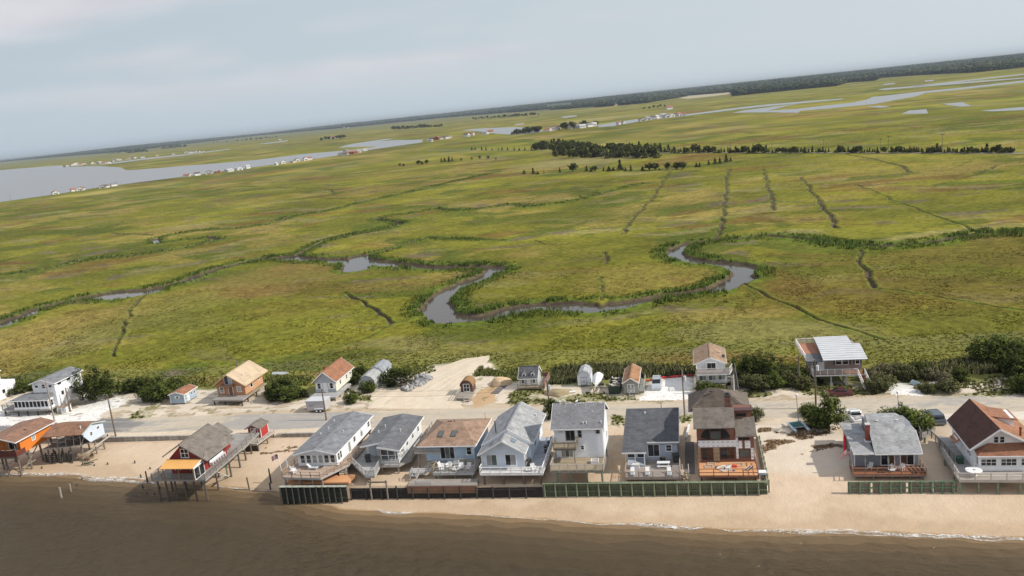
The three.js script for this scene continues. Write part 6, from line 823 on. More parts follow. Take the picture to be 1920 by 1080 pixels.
{ const t = thing('cottage', 'white cottage with blue trimmed roof behind the white stilt house', 'house', [-169, 1.6, -167]); part(t, 'wall', [bx(-176, -163.50, 1.5, 5.4, -170, -163.5), bx(-176, -167.50, 5.4, 7.2, -170, -165)], SD.white); part(t, 'roof', [slabc([[-176.40, 5.55, -163.1], [-163.10, 5.55, -163.1], [-163.10, 5.8, -165.1], [-176.40, 5.8, -165.1]], .15), slabc([[-176.40, 7.3, -164.6], [-167.10, 7.3, -164.6], [-167.10, 7.6, -170.4], [-176.40, 7.6, -170.4]], .15)], M('plain', [.70, .74, .76])); part(t, 'blue_trim', [beam([-176.40, 5.45, -163.07], [-163.10, 5.45, -163.07], .06, .25), beam([-163.07, 5.45, -163.1], [-163.07, 5.7, -165.1], .06, .25), beam([-176.40, 7.2, -164.57], [-167.10, 7.2, -164.57], .06, .25)], M('plain', [.10, .24, .42])); win(t, '+z', -165.50, 4.0, -163.5, .9, 1); win(t, '+x', -166, 3.6, -163.50, .9, 1); }
{ const t = thing('small_cabin', 'small white cabin with rust-brown roof half hidden behind bushes', 'shed', [-148, 1.4, -166]); part(t, 'wall', prism([[-150, 1.2], [-146.4, 1.2], [-146.4, 3.6], [-148.2, 4.4], [-150, 3.6]], 'z', -170.5, -166), M('siding', [.75, .72, .64])); gable(t, 'z', -150.4, -146.0, -148.2, 3.6, 4.5, -171, -165.6, M('shingle', [.30, .12, .07])); }
{
  const t = thing('garden_shed', 'small pale blue shed with rust-orange roof standing on blocks', 'shed', [-111.8, 1.9, -160.2]); part(t, 'wall', prism([[-113.5, 2.1], [-110.1, 2.1], [-110.1, 4.1], [-111.8, 4.6], [-113.5, 4.1]], 'z', -162.7, -157.9), SD.blue); gable(t, 'z', -113.8, -109.8, -111.8, 4.15, 4.75, -163, -157.6, SH.terra);
  win(t, '+z', -111.8, 3.4, -157.9, .5, .5, { nx: 2 }); part(t, 'shutter', [bx(-112.4, -112.15, 3.1, 3.7, -157.9, -157.86), bx(-111.45, -111.2, 3.1, 3.7, -157.9, -157.86)], TRIM); leafDoor(t, '+x', -159.3, 2.15, -110.1, .8, 1.7, M('plain', [.75, .78, .8])); win(t, '+x', -160.8, 3.3, -110.1, .45, .6, {}); win(t, '+x', -161.8, 3.3, -110.1, .45, .6, {}); corners(t, [-113.5, -110.1], [-157.9], 2.1, 4.1); part(t, 'skid', [bx(-113.4, -110.2, 1.6, 2.1, -158.3, -158), bx(-113.4, -110.2, 1.6, 2.1, -162.5, -162.2)], OLDPILE);
}
{
  const t = thing('plywood_house', 'unfinished plywood house with bare sheathed roof, balcony and front deck on piles', 'house', [-98.8, 1.9, -162]);
  part(t, 'wall', [prism([[-102.2, 3.35], [-95.7, 3.35], [-95.7, 5.85], [-99, 8.1], [-102.2, 5.85]], 'z', -166.4, -158.4)], SD.ply); part(t, 'side_sheathing', bx(-95.7, -95.62, 3.4, 5.7, -166.3, -158.5), M('plain', [.66, .36, .20]));
  const ps = tex(512, 512, (u, v) => { const i = Math.floor(u * 5 + (Math.floor(v * 5) % 2) * .5), j = Math.floor(v * 5), f = hash(i, j + 40); const n = pfbm(u, v, 40, 3); const q = .86 + (f - .5) * .18 + (n - .5) * .3; return [q, q, q]; }, 0); ps.repeat.set(1 / 7, 1 / 7); const OSB = new THREE.MeshStandardMaterial({ map: ps, color: lin([.60, .47, .32]), roughness: .9 });
  const r = gable(t, 'z', -102.9, -94.9, -99, 5.7, 8.3, -167.8, -157.5, OSB, { fascia: M('plain', [.62, .44, .26]) }); vent(r, -100, 7.9, -164, 1.2, .14, M('metal', [.3, .3, .3])); vent(r, -97, 7.2, -160.6, .3, .06); vent(r, -96.8, 7.0, -162, .3, .06);
  win(t, '+z', -99.3, 6.85, -158.4, 1.7, 1.9, { nx: 2, name: 'door', glass: [GLASS, M('glass', [.30, .42, .55])] }); deck(t, [[-100.9, -157.5], [-97.9, -157.5], [-97.9, -158.35], [-100.9, -158.35]], 5.85, { name: 'balcony', mat: M('planks', [.35, .2, .12]) }); win(t, '+z', -101.1, 4.6, -158.4, .85, 1.2, { ny: 2, glass: [CURTAIN, GLASS2] }); win(t, '+z', -97.0, 4.7, -158.4, .85, 1.1, { nx: 2, ny: 2, glass: [CURTAIN] }); leafDoor(t, '+z', -99, 3.4, -158.4, .9, 2, M('plain', [.22, .11, .07])); win(t, '+x', -161.2, 4.6, -95.62, .9, .8, {});
  win(t, '+x', -164.6, 4.9, -95.62, .5, .5, {}); deck(t, [[-102.3, -155.9], [-94.9, -155.6], [-94.9, -158.35], [-102.3, -158.35]], 3.3, { mat: WOOD.grey }); deck(t, [[-95.55, -158.4], [-94.9, -158.4], [-94.9, -166.4], [-95.55, -166.4]], 3.3, { name: 'side_walk', mat: M('planks', [.45, .36, .25]) }); piles(t, [[-102, -156.3], [-99.5, -156.2], [-95.4, -156], [-102, -158.3], [-95.4, -158.5], [-95.2, -162], [-95.2, -166], [-102, -162], [-102, -166]], 3.2, { r: .16, mat: DARKPILE });
}
{
  const t = thing('cottage', 'weathered grey cottage with bright orange roof and white shutters', 'house', [-77.5, 1.9, -163]);
  part(t, 'wall', prism([[-80.0, 3.0], [-75.4, 3.0], [-75.4, 5.3], [-77.7, 7.45], [-80.0, 5.3]], 'z', -168.8, -159.6), M('siding', [.45, .49, .52])); part(t, 'side_siding', bx(-75.4, -75.33, 3.05, 5.2, -168.7, -159.65), M('siding', [.80, .80, .68])); gable(t, 'z', -80.5, -74.9, -77.7, 5.3, 7.6, -169.3, -159.1, SH.terra);
  for (const x of [-79.1, -76.3]) { win(t, '+z', x, 4.35, -159.6, .65, 1.2, { ny: 2 }); part(t, 'shutter', [bx(x - .75, x - .48, 3.7, 5.0, -159.6, -159.55), bx(x + .48, x + .75, 3.7, 5.0, -159.6, -159.55)], TRIM); } leafDoor(t, '+z', -77.7, 3.0, -159.6, .8, 1.95, TRIM); win(t, '+x', -162, 4.4, -75.33, .6, 1, { ny: 2 }); win(t, '+x', -165.5, 4.4, -75.33, .6, 1, { ny: 2 });
  deck(t, [[-80.3, -156.7], [-74.3, -156.5], [-74.4, -163], [-75.3, -163], [-75.3, -159.55], [-80.2, -159.55]].filter((p, i) => i < 2 || i > 4).concat([]).length ? [[-80.3, -156.7], [-74.3, -156.5], [-74.3, -159.55], [-80.2, -159.55]] : [], 2.9, { mat: M('planks', [.56, .56, .56]) }); deck(t, [[-75.3, -159.6], [-74.3, -159.6], [-74.3, -165], [-75.3, -165]], 2.9, { mat: M('planks', [.56, .56, .56]), name: 'side_walk' }); piles(t, [[-80, -157], [-77, -156.9], [-74.6, -156.8], [-80, -159.4], [-74.6, -159.4], [-74.6, -164]], 2.8, { r: .14 }); part(t, 'chimney', bx(-78.6, -78.2, 6.6, 8.0, -162, -161.6), BRICK);
}
{
  const t = thing('gambrel_shed', 'long grey barn-roofed shed in two joined lengths', 'shed', [-69.5, 1.8, -168]); const prof = (x0, x1, y0, y1) => { const c = (x0 + x1) / 2, h = (x1 - x0) / 2; return [[x0, y0], [x1, y0], [x1, y1 - 1.3], [c + h * .62, y1 - .4], [c, y1], [c - h * .62, y1 - .4], [x0, y1 - 1.3]]; };
  part(t, 'wall', [prism(prof(-71.6, -68.2, 1.8, 5.1), 'z', -168, -163.4), prism(prof(-71.3, -67.9, 1.8, 5.3), 'z', -173.5, -168)], M('siding', [.56, .60, .65]));
  for (const [x0, x1, y, z0, z1, m] of [[-71.75, -68.05, 5.2, -168, -163.1, M('shingle', [.52, .53, .52])], [-71.45, -67.75, 5.45, -173.8, -168.02, M('shingle', [.42, .45, .49])]]) { const p = prof(x0, x1, 0, y).slice(2), l = []; for (let k = 0; k + 1 < p.length; k++) l.push(slabc([[p[k][0], p[k][1], z0], [p[k][0], p[k][1], z1], [p[k + 1][0], p[k + 1][1], z1], [p[k + 1][0], p[k + 1][1], z0]], .08)); part(t, 'roof', l, m); }
  win(t, '+z', -70.6, 3.3, -163.4, .55, .6, { nx: 2, ny: 2 }); leafDoor(t, '+x', -165, 1.9, -68.2, 1.1, 1.8, TRIM); win(t, '+x', -166.8, 3.1, -68.2, .5, .7); leafDoor(t, '+x', -170, 1.9, -67.9, 1.3, 1.8, WHITE); corners(t, [-71.6, -68.2], [-163.4], 1.8, 3.8);
}
{
  const t = thing('barrel_shed', 'small dark barn shed with rusty curved roof and battered front deck', 'shed', [-46.7, 1.9, -159.5]); const prof = []; for (let k = 0; k <= 8; k++) { const a = Math.PI * k / 8; prof.push([-46.7 + Math.cos(a) * 1.25, 3.6 + Math.sin(a) * 1.25]); } prof.push([-47.95, 2.2], [-45.45, 2.2]);
  part(t, 'wall', prism(prof, 'z', -161.2, -158.7), M('siding', [.13, .075, .06])); const l = []; for (let k = 0; k < 8; k++) { const a = Math.PI * k / 8, b = Math.PI * (k + 1) / 8, q = x => [-46.7 + Math.cos(x) * 1.36, 3.6 + Math.sin(x) * 1.36], A = q(a), B = q(b); l.push(slabc([[A[0], A[1], -161.5], [A[0], A[1], -158.4], [B[0], B[1], -158.4], [B[0], B[1], -161.5]], .07)); } part(t, 'roof', l, M('shingle', [.42, .24, .11])); win(t, '+z', -46.7, 3.25, -158.7, 1.2, 1.5, { nx: 2, ny: 2, mw: .1, name: 'door' });
  deck(t, [[-48.1, -155.2], [-45.2, -154.6], [-45.2, -158.65], [-48.1, -158.65]], 2.4, { mat: M('planks', [.47, .42, .36]) }); railing(t, [[-48.1, -158.5], [-48.1, -155.2], [-46.4, -154.9]], 2.4, { mat: WOOD.pale, infill: 'two', h: .8 }); stairs(t, [-45.8, 2.35, -154.7], [-45.6, 1.9, -153.8], 1, { mat: WOOD.pale }); piles(t, [[-47.9, -155.5], [-45.4, -155], [-47.9, -158.5], [-45.4, -158.5]], 2.3, { r: .1 });
}
{
  const t = thing('cottage', 'tiny grey cottage with two white dormers and open side deck', 'house', [-34.2, 1.8, -162.5]); part(t, 'wall', prism([[-160.8, 2.6], [-164.8, 2.6], [-164.8, 4.2], [-162.8, 5.85], [-160.8, 4.2]], 'x', -36.1, -32.4), SD.lgrey); gable(t, 'x', -160.3, -165.2, -162.8, 4.2, 6.05, -36.3, -32.2, SH.dark);
  for (const x of [-35.1, -33.3]) { const d = part(t, 'dormer', prism([[x - .4, 4.4], [x + .4, 4.4], [x + .4, 5.1], [x, 5.5], [x - .4, 5.1]], 'z', -162.2, -160.9), WHITE); part(d, 'dormer_roof', [slabc([[x - .5, 5.05, -162.3], [x - .5, 5.05, -160.8], [x, 5.56, -160.8], [x, 5.56, -162.3]], .06), slabc([[x, 5.56, -162.3], [x, 5.56, -160.8], [x + .5, 5.05, -160.8], [x + .5, 5.05, -162.3]], .06)], SH.dark); part(d, 'pane', bx(x - .2, x + .2, 4.55, 5.0, -160.92, -160.88), GLASS); }
  for (const x of [-35.4, -33.1]) { win(t, '+z', x, 3.5, -160.8, .5, .8, { ny: 2 }); } leafDoor(t, '+z', -34.2, 2.65, -160.8, .6, 1.4, TRIM); deck(t, [[-36.3, -159.8], [-31.0, -159.8], [-31.0, -166], [-32.3, -166], [-32.3, -160.75], [-36.3, -160.75]].slice(0, 0).concat([[-36.3, -159.7], [-30.9, -159.7], [-30.9, -160.75], [-36.3, -160.75]]), 2.55, { mat: WOOD.tan }); deck(t, [[-32.35, -160.8], [-30.9, -160.8], [-30.9, -166.3], [-32.35, -166.3]], 2.55, { mat: M('planks', [.52, .46, .38]), name: 'side_deck' }); railing(t, [[-36.3, -159.7], [-30.9, -159.7]], 2.55, { mat: WOOD.tan, infill: 'two', h: .7 }); railing(t, [[-30.9, -159.7], [-30.9, -166.3], [-32.3, -166.3]], 2.55, { mat: M('planks', [.40, .20, .16]), infill: 'solid', h: .9 }); piles(t, [[-36, -160], [-33.5, -160], [-31.2, -160], [-31.2, -166]], 2.4, { r: .1 });
}
function barn(name, label, x0, x1, y0, y1, z0, z1, wall, roof, o = {}) { const t = thing(name, label, 'shed', [(x0 + x1) / 2, y0, (z0 + z1) / 2]), c = (x0 + x1) / 2, h = (x1 - x0) / 2, p = [[x0, y0], [x1, y0], [x1, y1 - 1.1], [c + h * .6, y1 - .35], [c, y1], [c - h * .6, y1 - .35], [x0, y1 - 1.1]]; part(t, 'wall', prism(p, 'z', z0, z1), wall); const l = [], q = p.slice(2); for (let k = 0; k + 1 < q.length; k++) { const s = 1.05, A = [c + (q[k][0] - c) * s, q[k][1] + .07], B = [c + (q[k + 1][0] - c) * s, q[k + 1][1] + .07]; l.push(slabc([[A[0], A[1], z0 - .2], [A[0], A[1], z1 + .2], [B[0], B[1], z1 + .2], [B[0], B[1], z0 - .2]], .07)); } part(t, 'roof', l, roof); const d = part(t, 'door', bx(c - .62, c + .62, y0 + .12, y0 + 1.75, z1 - .02, z1 + .04), o.door || wall); part(d, 'cross_trim', [...[-.62, -.02, .56].map(e => bx(c + e, c + e + .07, y0 + .12, y0 + 1.75, z1 + .04, z1 + .07)), ...[.12, .85, 1.68].map(e => bx(c - .62, c + .62, y0 + e, y0 + e + .07, z1 + .04, z1 + .072)), beam([c - .6, y0 + .15, z1 + .055], [c - .03, y0 + .85, z1 + .055], .03, .06), beam([c + .6, y0 + .15, z1 + .055], [c + .03, y0 + .85, z1 + .055], .03, .06)], o.trim || M('plain', [.25, .25, .25])); return t; }
barn('garden_shed', 'white barn-shaped shed with grey roof beside the shrink-wrapped boat', -24.5, -21.9, 1.8, 4.9, -166, -162.1, M('siding', [.74, .79, .86]), M('shingle', [.52, .54, .56]));
{ const t = thing('garden_shed', 'tall taupe shed with tan roof, white crossed doors and front steps', 'shed', [-13.4, 1.9, -160]); part(t, 'wall', prism([[-14.8, 2.1], [-12.0, 2.1], [-12.0, 4.35], [-13.4, 5.2], [-14.8, 4.35]], 'z', -164, -155.6), M('siding', [.34, .35, .33])); gable(t, 'z', -15.0, -11.8, -13.4, 4.35, 5.35, -164.3, -155.2, M('shingle', [.50, .27, .14])); const d = part(t, 'door', bx(-14.1, -12.7, 2.2, 4.0, -155.62, -155.56), WHITE); for (let k = 0; k < 2; k++) { part(d, 'cross_trim', [bx(-14.05 + k * .7, -13.45 + k * .7, 3.1, 3.2, -155.56, -155.52), beam([-14.05 + k * .7, 2.25, -155.54], [-13.45 + k * .7, 3.1, -155.54], .03, .07), beam([-13.45 + k * .7, 2.25, -155.54], [-14.05 + k * .7, 3.1, -155.54], .03, .07)], M('plain', [.3, .3, .28])); part(d, 'pane', bx(-13.95 + k * .7, -13.55 + k * .7, 3.25, 3.85, -155.565, -155.54), CURTAIN); } stairs(t, [-13.2, 2.15, -155.4], [-13.2, 1.75, -154.3], 1.1, { mat: M('planks', [.45, .42, .38]) }); deck(t, [[-11.95, -156], [-11.0, -156], [-11.0, -163], [-11.95, -163]], 2.4, { mat: M('planks', [.5, .5, .46]), name: 'side_platform' }); railing(t, [[-11.0, -156], [-11.0, -163]], 2.4, { mat: M('planks', [.55, .55, .5]), h: .9 }); }
{
  const t = thing('stilt_house', 'white house with tan gabled roof and railed front balcony over three window pairs', 'house', [2, 1.8, -162]);
  part(t, 'wall', [prism([[-1.0, 3.2], [4.4, 3.2], [4.4, 6.3], [1.7, 7.5], [-1.0, 6.3]], 'z', -168.2, -158.9), bx(-.9, 4.6, 3.2, 5.2, -158.95, -157.0)], M('siding', [.68, .70, .70])); const r = gable(t, 'z', -1.5, 4.7, 1.7, 6.35, 7.65, -168.8, -159.0, SH.tan); vent(r, 3.6, 6.9, -164, .25, .1);
  for (const x of [0.1, 1.85, 3.6]) win(t, '+z', x, 4.25, -157, 1.25, .9, { nx: 2, glass: [GLASS2, CURTAIN] }); win(t, '+z', 1.8, 5.9, -158.9, 1.6, 1.3, { nx: 2, name: 'door' });
  deck(t, [[-.95, -156.3], [5.0, -156.3], [5.6, -158.85], [-.95, -158.85]], 5.3, { name: 'balcony', mat: M('planks', [.42, .36, .33]), rim: TRIM }); railing(t, [[-.95, -158.8], [-.95, -156.3], [5.0, -156.3], [5.6, -158.8]], 5.3, { mat: M('planks', [.78, .77, .75]), infill: 'rails' }); { const ds = new THREE.SphereGeometry(.42, 14, 7, 0, 6.283, 0, 1); ds.rotateX(.9); ds.translate(4.2, 7.0, -161.5); part(r, 'satellite_dish', [ds, rod([4.2, 6.5, -161.6], [4.2, 6.9, -161.5], .03)], M('plain', [.08, .08, .09])); }
  stairs(t, [5.6, 5.2, -159.5], [5.9, 1.9, -154.8], 1.1, { mat: M('planks', [.22, .21, .2]), rail: 1 }); piles(t, [[-.7, -157.4], [1.9, -157.4], [4.4, -157.4], [-.7, -162], [4.4, -162], [-.7, -167.5], [4.4, -167.5]], 3.1, { r: .14 }); deck(t, [[4.7, -157], [5.8, -157], [5.8, -159.6], [4.7, -159.6]], 3.6, { name: 'side_landing', mat: GREYWOOD });
}
{
  const t = thing('stilt_house', 'taupe stilt house with whitish corrugated roof, roof terrace and red-treaded stairs', 'house', [25, 1.8, -163]);
  part(t, 'wall', [bx(22.3, 29.1, 3.6, 6.45, -170.5, -160.8), bx(20.1, 22.3, 3.6, 5.9, -168, -160.8)], SD.taupe);
  const mt = tex(256, 256, (u, v) => { const s = Math.abs(((v * 8) % 1) - .5) < .09 ? 1 : .62 + (pfbm(u, v, 8, 4) - .5) * .2; return s; }, 0); mt.repeat.set(1 / 9, 1 / 9);
  const prof = []; for (let k = 0; k <= 10; k++) { const u = k / 10, z = lerp(-158.0, -171, u); prof.push([z, 6.55 + Math.sin(u * Math.PI * .62) * .75]); } const l = []; for (let k = 0; k < 10; k++) { const x1 = k < 6 ? 29.6 : 28.2; l.push(slab([[21.9, prof[k][1], prof[k][0]], [x1, prof[k][1], prof[k][0]], [x1, prof[k + 1][1], prof[k + 1][0]], [21.9, prof[k + 1][1], prof[k + 1][0]]], .1)); } part(t, 'roof', l, new THREE.MeshStandardMaterial({ map: mt, color: lin([.74, .76, .78]), roughness: .45 })); part(t, 'roof_side', prism([...prof.map(p => [p[0], p[1] - .12]), [-171, 6.2], [-158, 6.2]], 'x', 22.05, 22.25), SD.taupe);
  const lr = part(t, 'low_roof', slabc([[19.2, 5.85, -159.9], [22.0, 5.85, -159.6], [22.0, 6.05, -164], [19.0, 6.05, -164]], .12), M('shingle', [.20, .215, .23])); deck(t, [[18.8, -164.05], [22.0, -164.05], [22.0, -171], [18.6, -171]], 6.05, { name: 'roof_terrace', mat: M('planks', [.55, .24, .14]), rim: TRIM }); railing(t, [[19.1, -160.2], [18.6, -171], [22.0, -171]], 6.05, { mat: TRIM, infill: 'rails', h: .95 });
  for (const [x, w] of [[25.0, 1.0], [26.2, 1.0], [28.3, .7]]) win(t, '+z', x, 5.35, -160.8, w, 1.2, { ny: 2 }); part(t, 'shutter', [24.25, 26.95, 27.75, 28.85].map(x => bx(x - .2, x + .2, 4.7, 6.0, -160.8, -160.75)), M('plain', [.10, .09, .10])); win(t, '+z', 20.8, 5.1, -160.8, .9, .9, { ny: 2 }); leafDoor(t, '+z', 21.9, 3.65, -160.78, .9, 2, TRIM);
  deck(t, [[20.1, -158.6], [28.9, -158.4], [28.9, -160.75], [20.1, -160.75]], 3.6, { mat: WOOD.red, rim: TRIM }); railing(t, [[20.1, -160.7], [20.1, -158.6], [27.8, -158.4]], 3.6, { mat: TRIM, infill: 'rails', gap: 1.4 }); stairs(t, [28.5, 3.6, -158.4], [29.0, 1.8, -154.2], 1.2, { mat: TRIM, tread: WOOD.red, rail: 1, railMat: TRIM });
  for (const [x, z] of [[20.4, -158.9], [23.3, -158.8], [26.0, -158.8], [20.4, -164], [28.6, -164], [20.4, -170], [28.6, -170], [26, -162]]) part(t, 'post', [cb(x, 1.2, z, .24, 2.3, .24), cb(x, 1.2, z, .55, .7, .55)], M('plain', [.55, .54, .52]));
}
// ===== bulkheads: planks, posts, wales, cap =====
function bulkhead(label, x0, x1, z, y0, y1, gap, o = {}) {
  const t = thing('bulkhead', label, 'bulkhead', [(x0 + x1) / 2, y0, z]), R = rng(Math.floor(Math.abs(x0 * 7))), pl = [];
  for (let x = x0; x < x1 - .05; x += .27) { const skip = o.gaps && R() < o.gaps; if (!skip) pl.push(bx(x, Math.min(x1, x + .255), y0 - .5, y1 - .1 - R() * (o.rag || .03), z - .06 - R() * .03, z)); }
  part(t, 'sheet_planks', pl, o.plank || DARKPILE, { kind: 'stuff' });
  if (o.back) part(t, 'inner_wall', bx(x0, x1, y0 - .4, y1 - .25, z - .34, z - .12), o.back);
  part(t, 'wale', o.wales.map(y => bx(x0, x1, y - .09, y + .09, z, z + .16)), o.wale || o.plank || DARKPILE);
  if (o.cap) part(t, 'cap_board', bx(x0 - .05, x1 + .05, y1 - .06, y1, z - .3, z + .36), o.cap);
  for (let x = x0 + .2; x <= x1 - .1; x += gap) { const l = (R() - .5) * .08; part(t, 'post', rod([x + l, y0 - .7, z + .30], [x, y1 + (o.over ?? .05) + (R() - .5) * (o.uneven || .04), z + .27], .135, .125, 8), o.post || DARKPILE); }
  return t;
}
const GRN = M('wood', [.105, .125, .078]), GRNP = M('wood', [.23, .275, .175]);
bulkhead('tall black bulkhead with white cap under the six-window house', -66.4, -55.1, -115.0, 0.1, 2.9, 1.02, { wales: [.9, 2.2], cap: M('wood', [.50, .52, .44]), plank: M('wood', [.05, .05, .04]), post: M('wood', [.10, .11, .08]), over: 0 });
bulkhead('low black bulkhead with tall widely spaced posts', -55.0, -24.2, -115.9, .3, 2.15, 2.55, { wales: [1.7], plank: M('wood', [.035, .033, .03]), post: M('wood', [.06, .055, .05]), over: .15, uneven: .5 });
bulkhead('green bulkhead with evenly spaced posts below the two decks', -24.1, 8.1, -116.0, .5, 2.65, 1.62, { wales: [1.35, 2.3], plank: GRN, post: GRNP, wale: M('wood', [.17, .21, .12]), cap: M('wood', [.24, .28, .18]), over: 0 });
{ const t = thing('bulkhead', 'green timber return wall running back from the bulkhead corner', 'bulkhead', [8.1, 1, -123]); const pl = []; for (let z = -133; z < -116.2; z += .3) pl.push(bx(8.02, 8.12, .6, 2.5, z, z + .28)); part(t, 'sheet_planks', pl, GRN, { kind: 'stuff' }); part(t, 'wale', [bx(8.12, 8.28, 2.1, 2.3, -133, -116.1), bx(7.86, 8.02, 2.1, 2.3, -133, -116.1)], M('planks', [.5, .46, .36])); for (let z = -132.6; z < -116; z += 2.0) part(t, 'post', rod([8.4, .3, z], [8.4, 2.65, z], .14), M('wood', [.42, .42, .32])); }
bulkhead('derelict green post bulkhead with missing planks below the redwood deck', 18.9, 32.9, -116.2, .6, 2.55, 1.32, { wales: [1.5, 2.35], plank: M('wood', [.30, .26, .21]), post: M('wood', [.14, .24, .14]), wale: M('wood', [.22, .32, .2]), gaps: .06, rag: .3, over: -.05 });
{ const t = thing('boardwalk', 'grey plank boardwalk on brown timber fascia behind the low black bulkhead', 'boardwalk', [-40, 1.9, -117]); deck(t, [[-45.3, -115.75], [-34.3, -115.75], [-34.6, -118.0], [-45.3, -118.0]], 2.5, { mat: M('planks', [.42, .38, .34]) }); for (let k = 0; k < 4; k++) part(t, 'fascia_board', bx(-45.4, -34.2, 1.25 + k * .29, 1.52 + k * .29, -115.74, -115.66), M('planks', [.24 + k * .02, .15, .10])); railing(t, [[-44, -116], [-41.6, -116]], 2.5, { mat: WOOD.wgrey, infill: 'two', h: .7 }); piles(t, [[-45, -116], [-40, -116], [-35, -116], [-45, -117.8], [-35, -117.8]], 2.4, { r: .1 }); }
// the concrete sea wall along the road, in cast panels
{ const t = thing('sea_wall', 'low weathered concrete sea wall of cast panels along the roadside', 'wall', [-102, 1.1, WALLZ]); const mats = [[.40, .37, .33], [.46, .43, .38], [.35, .325, .29]].map(c => M('wood', c)); let k = 0; for (let x = -141; x < -66.8; x += 2.42) { if (x > -84.5 && x < -79) { k++; continue; } part(t, 'panel', bx(x, x + 2.38, .6, 2.02 - (k % 4) * .02, WALLZ - .22, WALLZ + .12), mats[(k * 7) % 3]); k++; } part(t, 'cap', [bx(-141, -84.6, 2.02, 2.1, WALLZ - .28, WALLZ + .18), bx(-79, -66.8, 2.02, 2.1, WALLZ - .28, WALLZ + .18)], mats[1]); }
// ===== poles =====
function pole(px, py, h, label, o = {}) {
  const g = G(px, py, 1.9), y = ground(g[0], g[1]), t = thing('utility_pole', label, 'pole', [g[0], y, g[1]]); const lx = o.lean || 0; part(t, 'shaft', rod([g[0], y - .5, g[1]], [g[0] + lx, y + h, g[1]], .17, .12, 8), o.mat || M('wood', [.24, .18, .14]));
  if (o.arm) part(t, 'crossarm', bx(g[0] + lx - 1.1, g[0] + lx + 1.1, y + h - .6, y + h - .45, g[1] - .06, g[1] + .06), M('wood', [.2, .15, .12]));
  if (o.can) { part(t, 'transformer', [rod([g[0] + lx + .38, y + h - 1.9, g[1] + .1], [g[0] + lx + .38, y + h - 1.0, g[1] + .1], .25, .25, 12), rod([g[0] + lx + .38, y + h - 1.0, g[1] + .1], [g[0] + lx + .38, y + h - .8, g[1] + .1], .06)], M('plain', [.62, .65, .68])); }
  for (const e of o.arm ? [-.9, 0, .9] : [0]) part(t, 'insulator', rod([g[0] + lx + e, y + h - (o.arm ? .45 : .02), g[1]], [g[0] + lx + e, y + h - (o.arm ? .25 : -.14), g[1]], .05), M('plain', [.3, .3, .3]));
  return [g[0] + lx, y + h, g[1]];
}
const tips = [];
tips.push(pole(102, 788, 8.8, 'weathered utility pole at the roadside before the white stilt house', { can: 0, mat: M('wood', [.42, .36, .32]) }));
pole(132, 770, 5.5, 'short grey service pole at the corner of the big pine');
tips.push(pole(217, 817, 8.6, 'leaning utility pole with pale transformer beside the sea wall', { can: 1 }));
tips.push(pole(612, 787, 6.4, 'dark utility pole rising behind the six-window house', {}));
tips.push(pole(1031, 773, 6.4, 'utility pole with transformer behind the pale blue gabled house', { can: 1 }));
tips.push(pole(1284, 779, 8.4, 'utility pole with small transformer beside the dark-roofed house', { can: 1, mat: M('wood', [.36, .31, .26]) }));
tips.push(pole(1530, 765, 8.8, 'tall utility pole with transformer across from the maroon car', { can: 1, mat: M('wood', [.16, .13, .11]) }));
pole(1499, 726, 6.2, 'bare utility pole at the corner of the taupe stilt house', { mat: M('wood', [.20, .16, .13]) });
pole(1377, 747, 4.6, 'thin pale post by the road beyond the brown house chimney', { mat: M('plain', [.6, .58, .52]) }); pole(1304, 738, 3.2, 'short pale post beside the clipped green bush', { mat: M('plain', [.6, .58, .52]) }); pole(1402, 762, 2.0, 'low white marker post beside the sandy road', { mat: M('plain', [.8, .78, .74]) });
for (let k = 0; k + 1 < tips.length; k++) for (const dy of [-.2, -1.2]) { const a = tips[k], b = tips[k + 1], p = []; for (let q = 0; q <= 14; q++) { const u = q / 14; p.push(V(lerp(a[0], b[0], u), lerp(a[1], b[1], u) + dy - Math.sin(Math.PI * u) * 1.0, lerp(a[2], b[2], u) + .1)); } const m = new THREE.Mesh(new THREE.TubeGeometry(new THREE.CatmullRomCurve3(p), 28, .016, 4), M('plain', [.03, .03, .03])); m.name = numbered('power_line'); m.castShadow = true; m.userData = { label: 'thin sagging power line strung between the roadside poles', category: 'wire', group: 'power lines along the road' }; scene.add(m); }
function lampPost(px, py, h, label) { const g = G(px, py, 1.9), y = ground(g[0], g[1]), t = thing('yard_lamp', label, 'lamp', [g[0], y, g[1]]); part(t, 'shaft', rod([g[0], y - .3, g[1]], [g[0] - .25, y + h, g[1]], .07, .05), M('plain', [.25, .24, .22])); const s = new THREE.SphereGeometry(.22, 10, 8); s.translate(g[0] - .25, y + h, g[1]); part(t, 'lamp_head', s, M('plain', [.8, .82, .85])); }
lampPost(1498, 796, 5.2, 'leaning yard lamp with white globe beside the catamaran'); lampPost(1686, 771, 3.4, 'yard lamp poking out of the round tree behind the grey house'); lampPost(692, 727, 2.6, 'small lamp post before the barn-roofed shed'); lampPost(657, 748, 1.2, 'low white lamp beside the cottage deck');
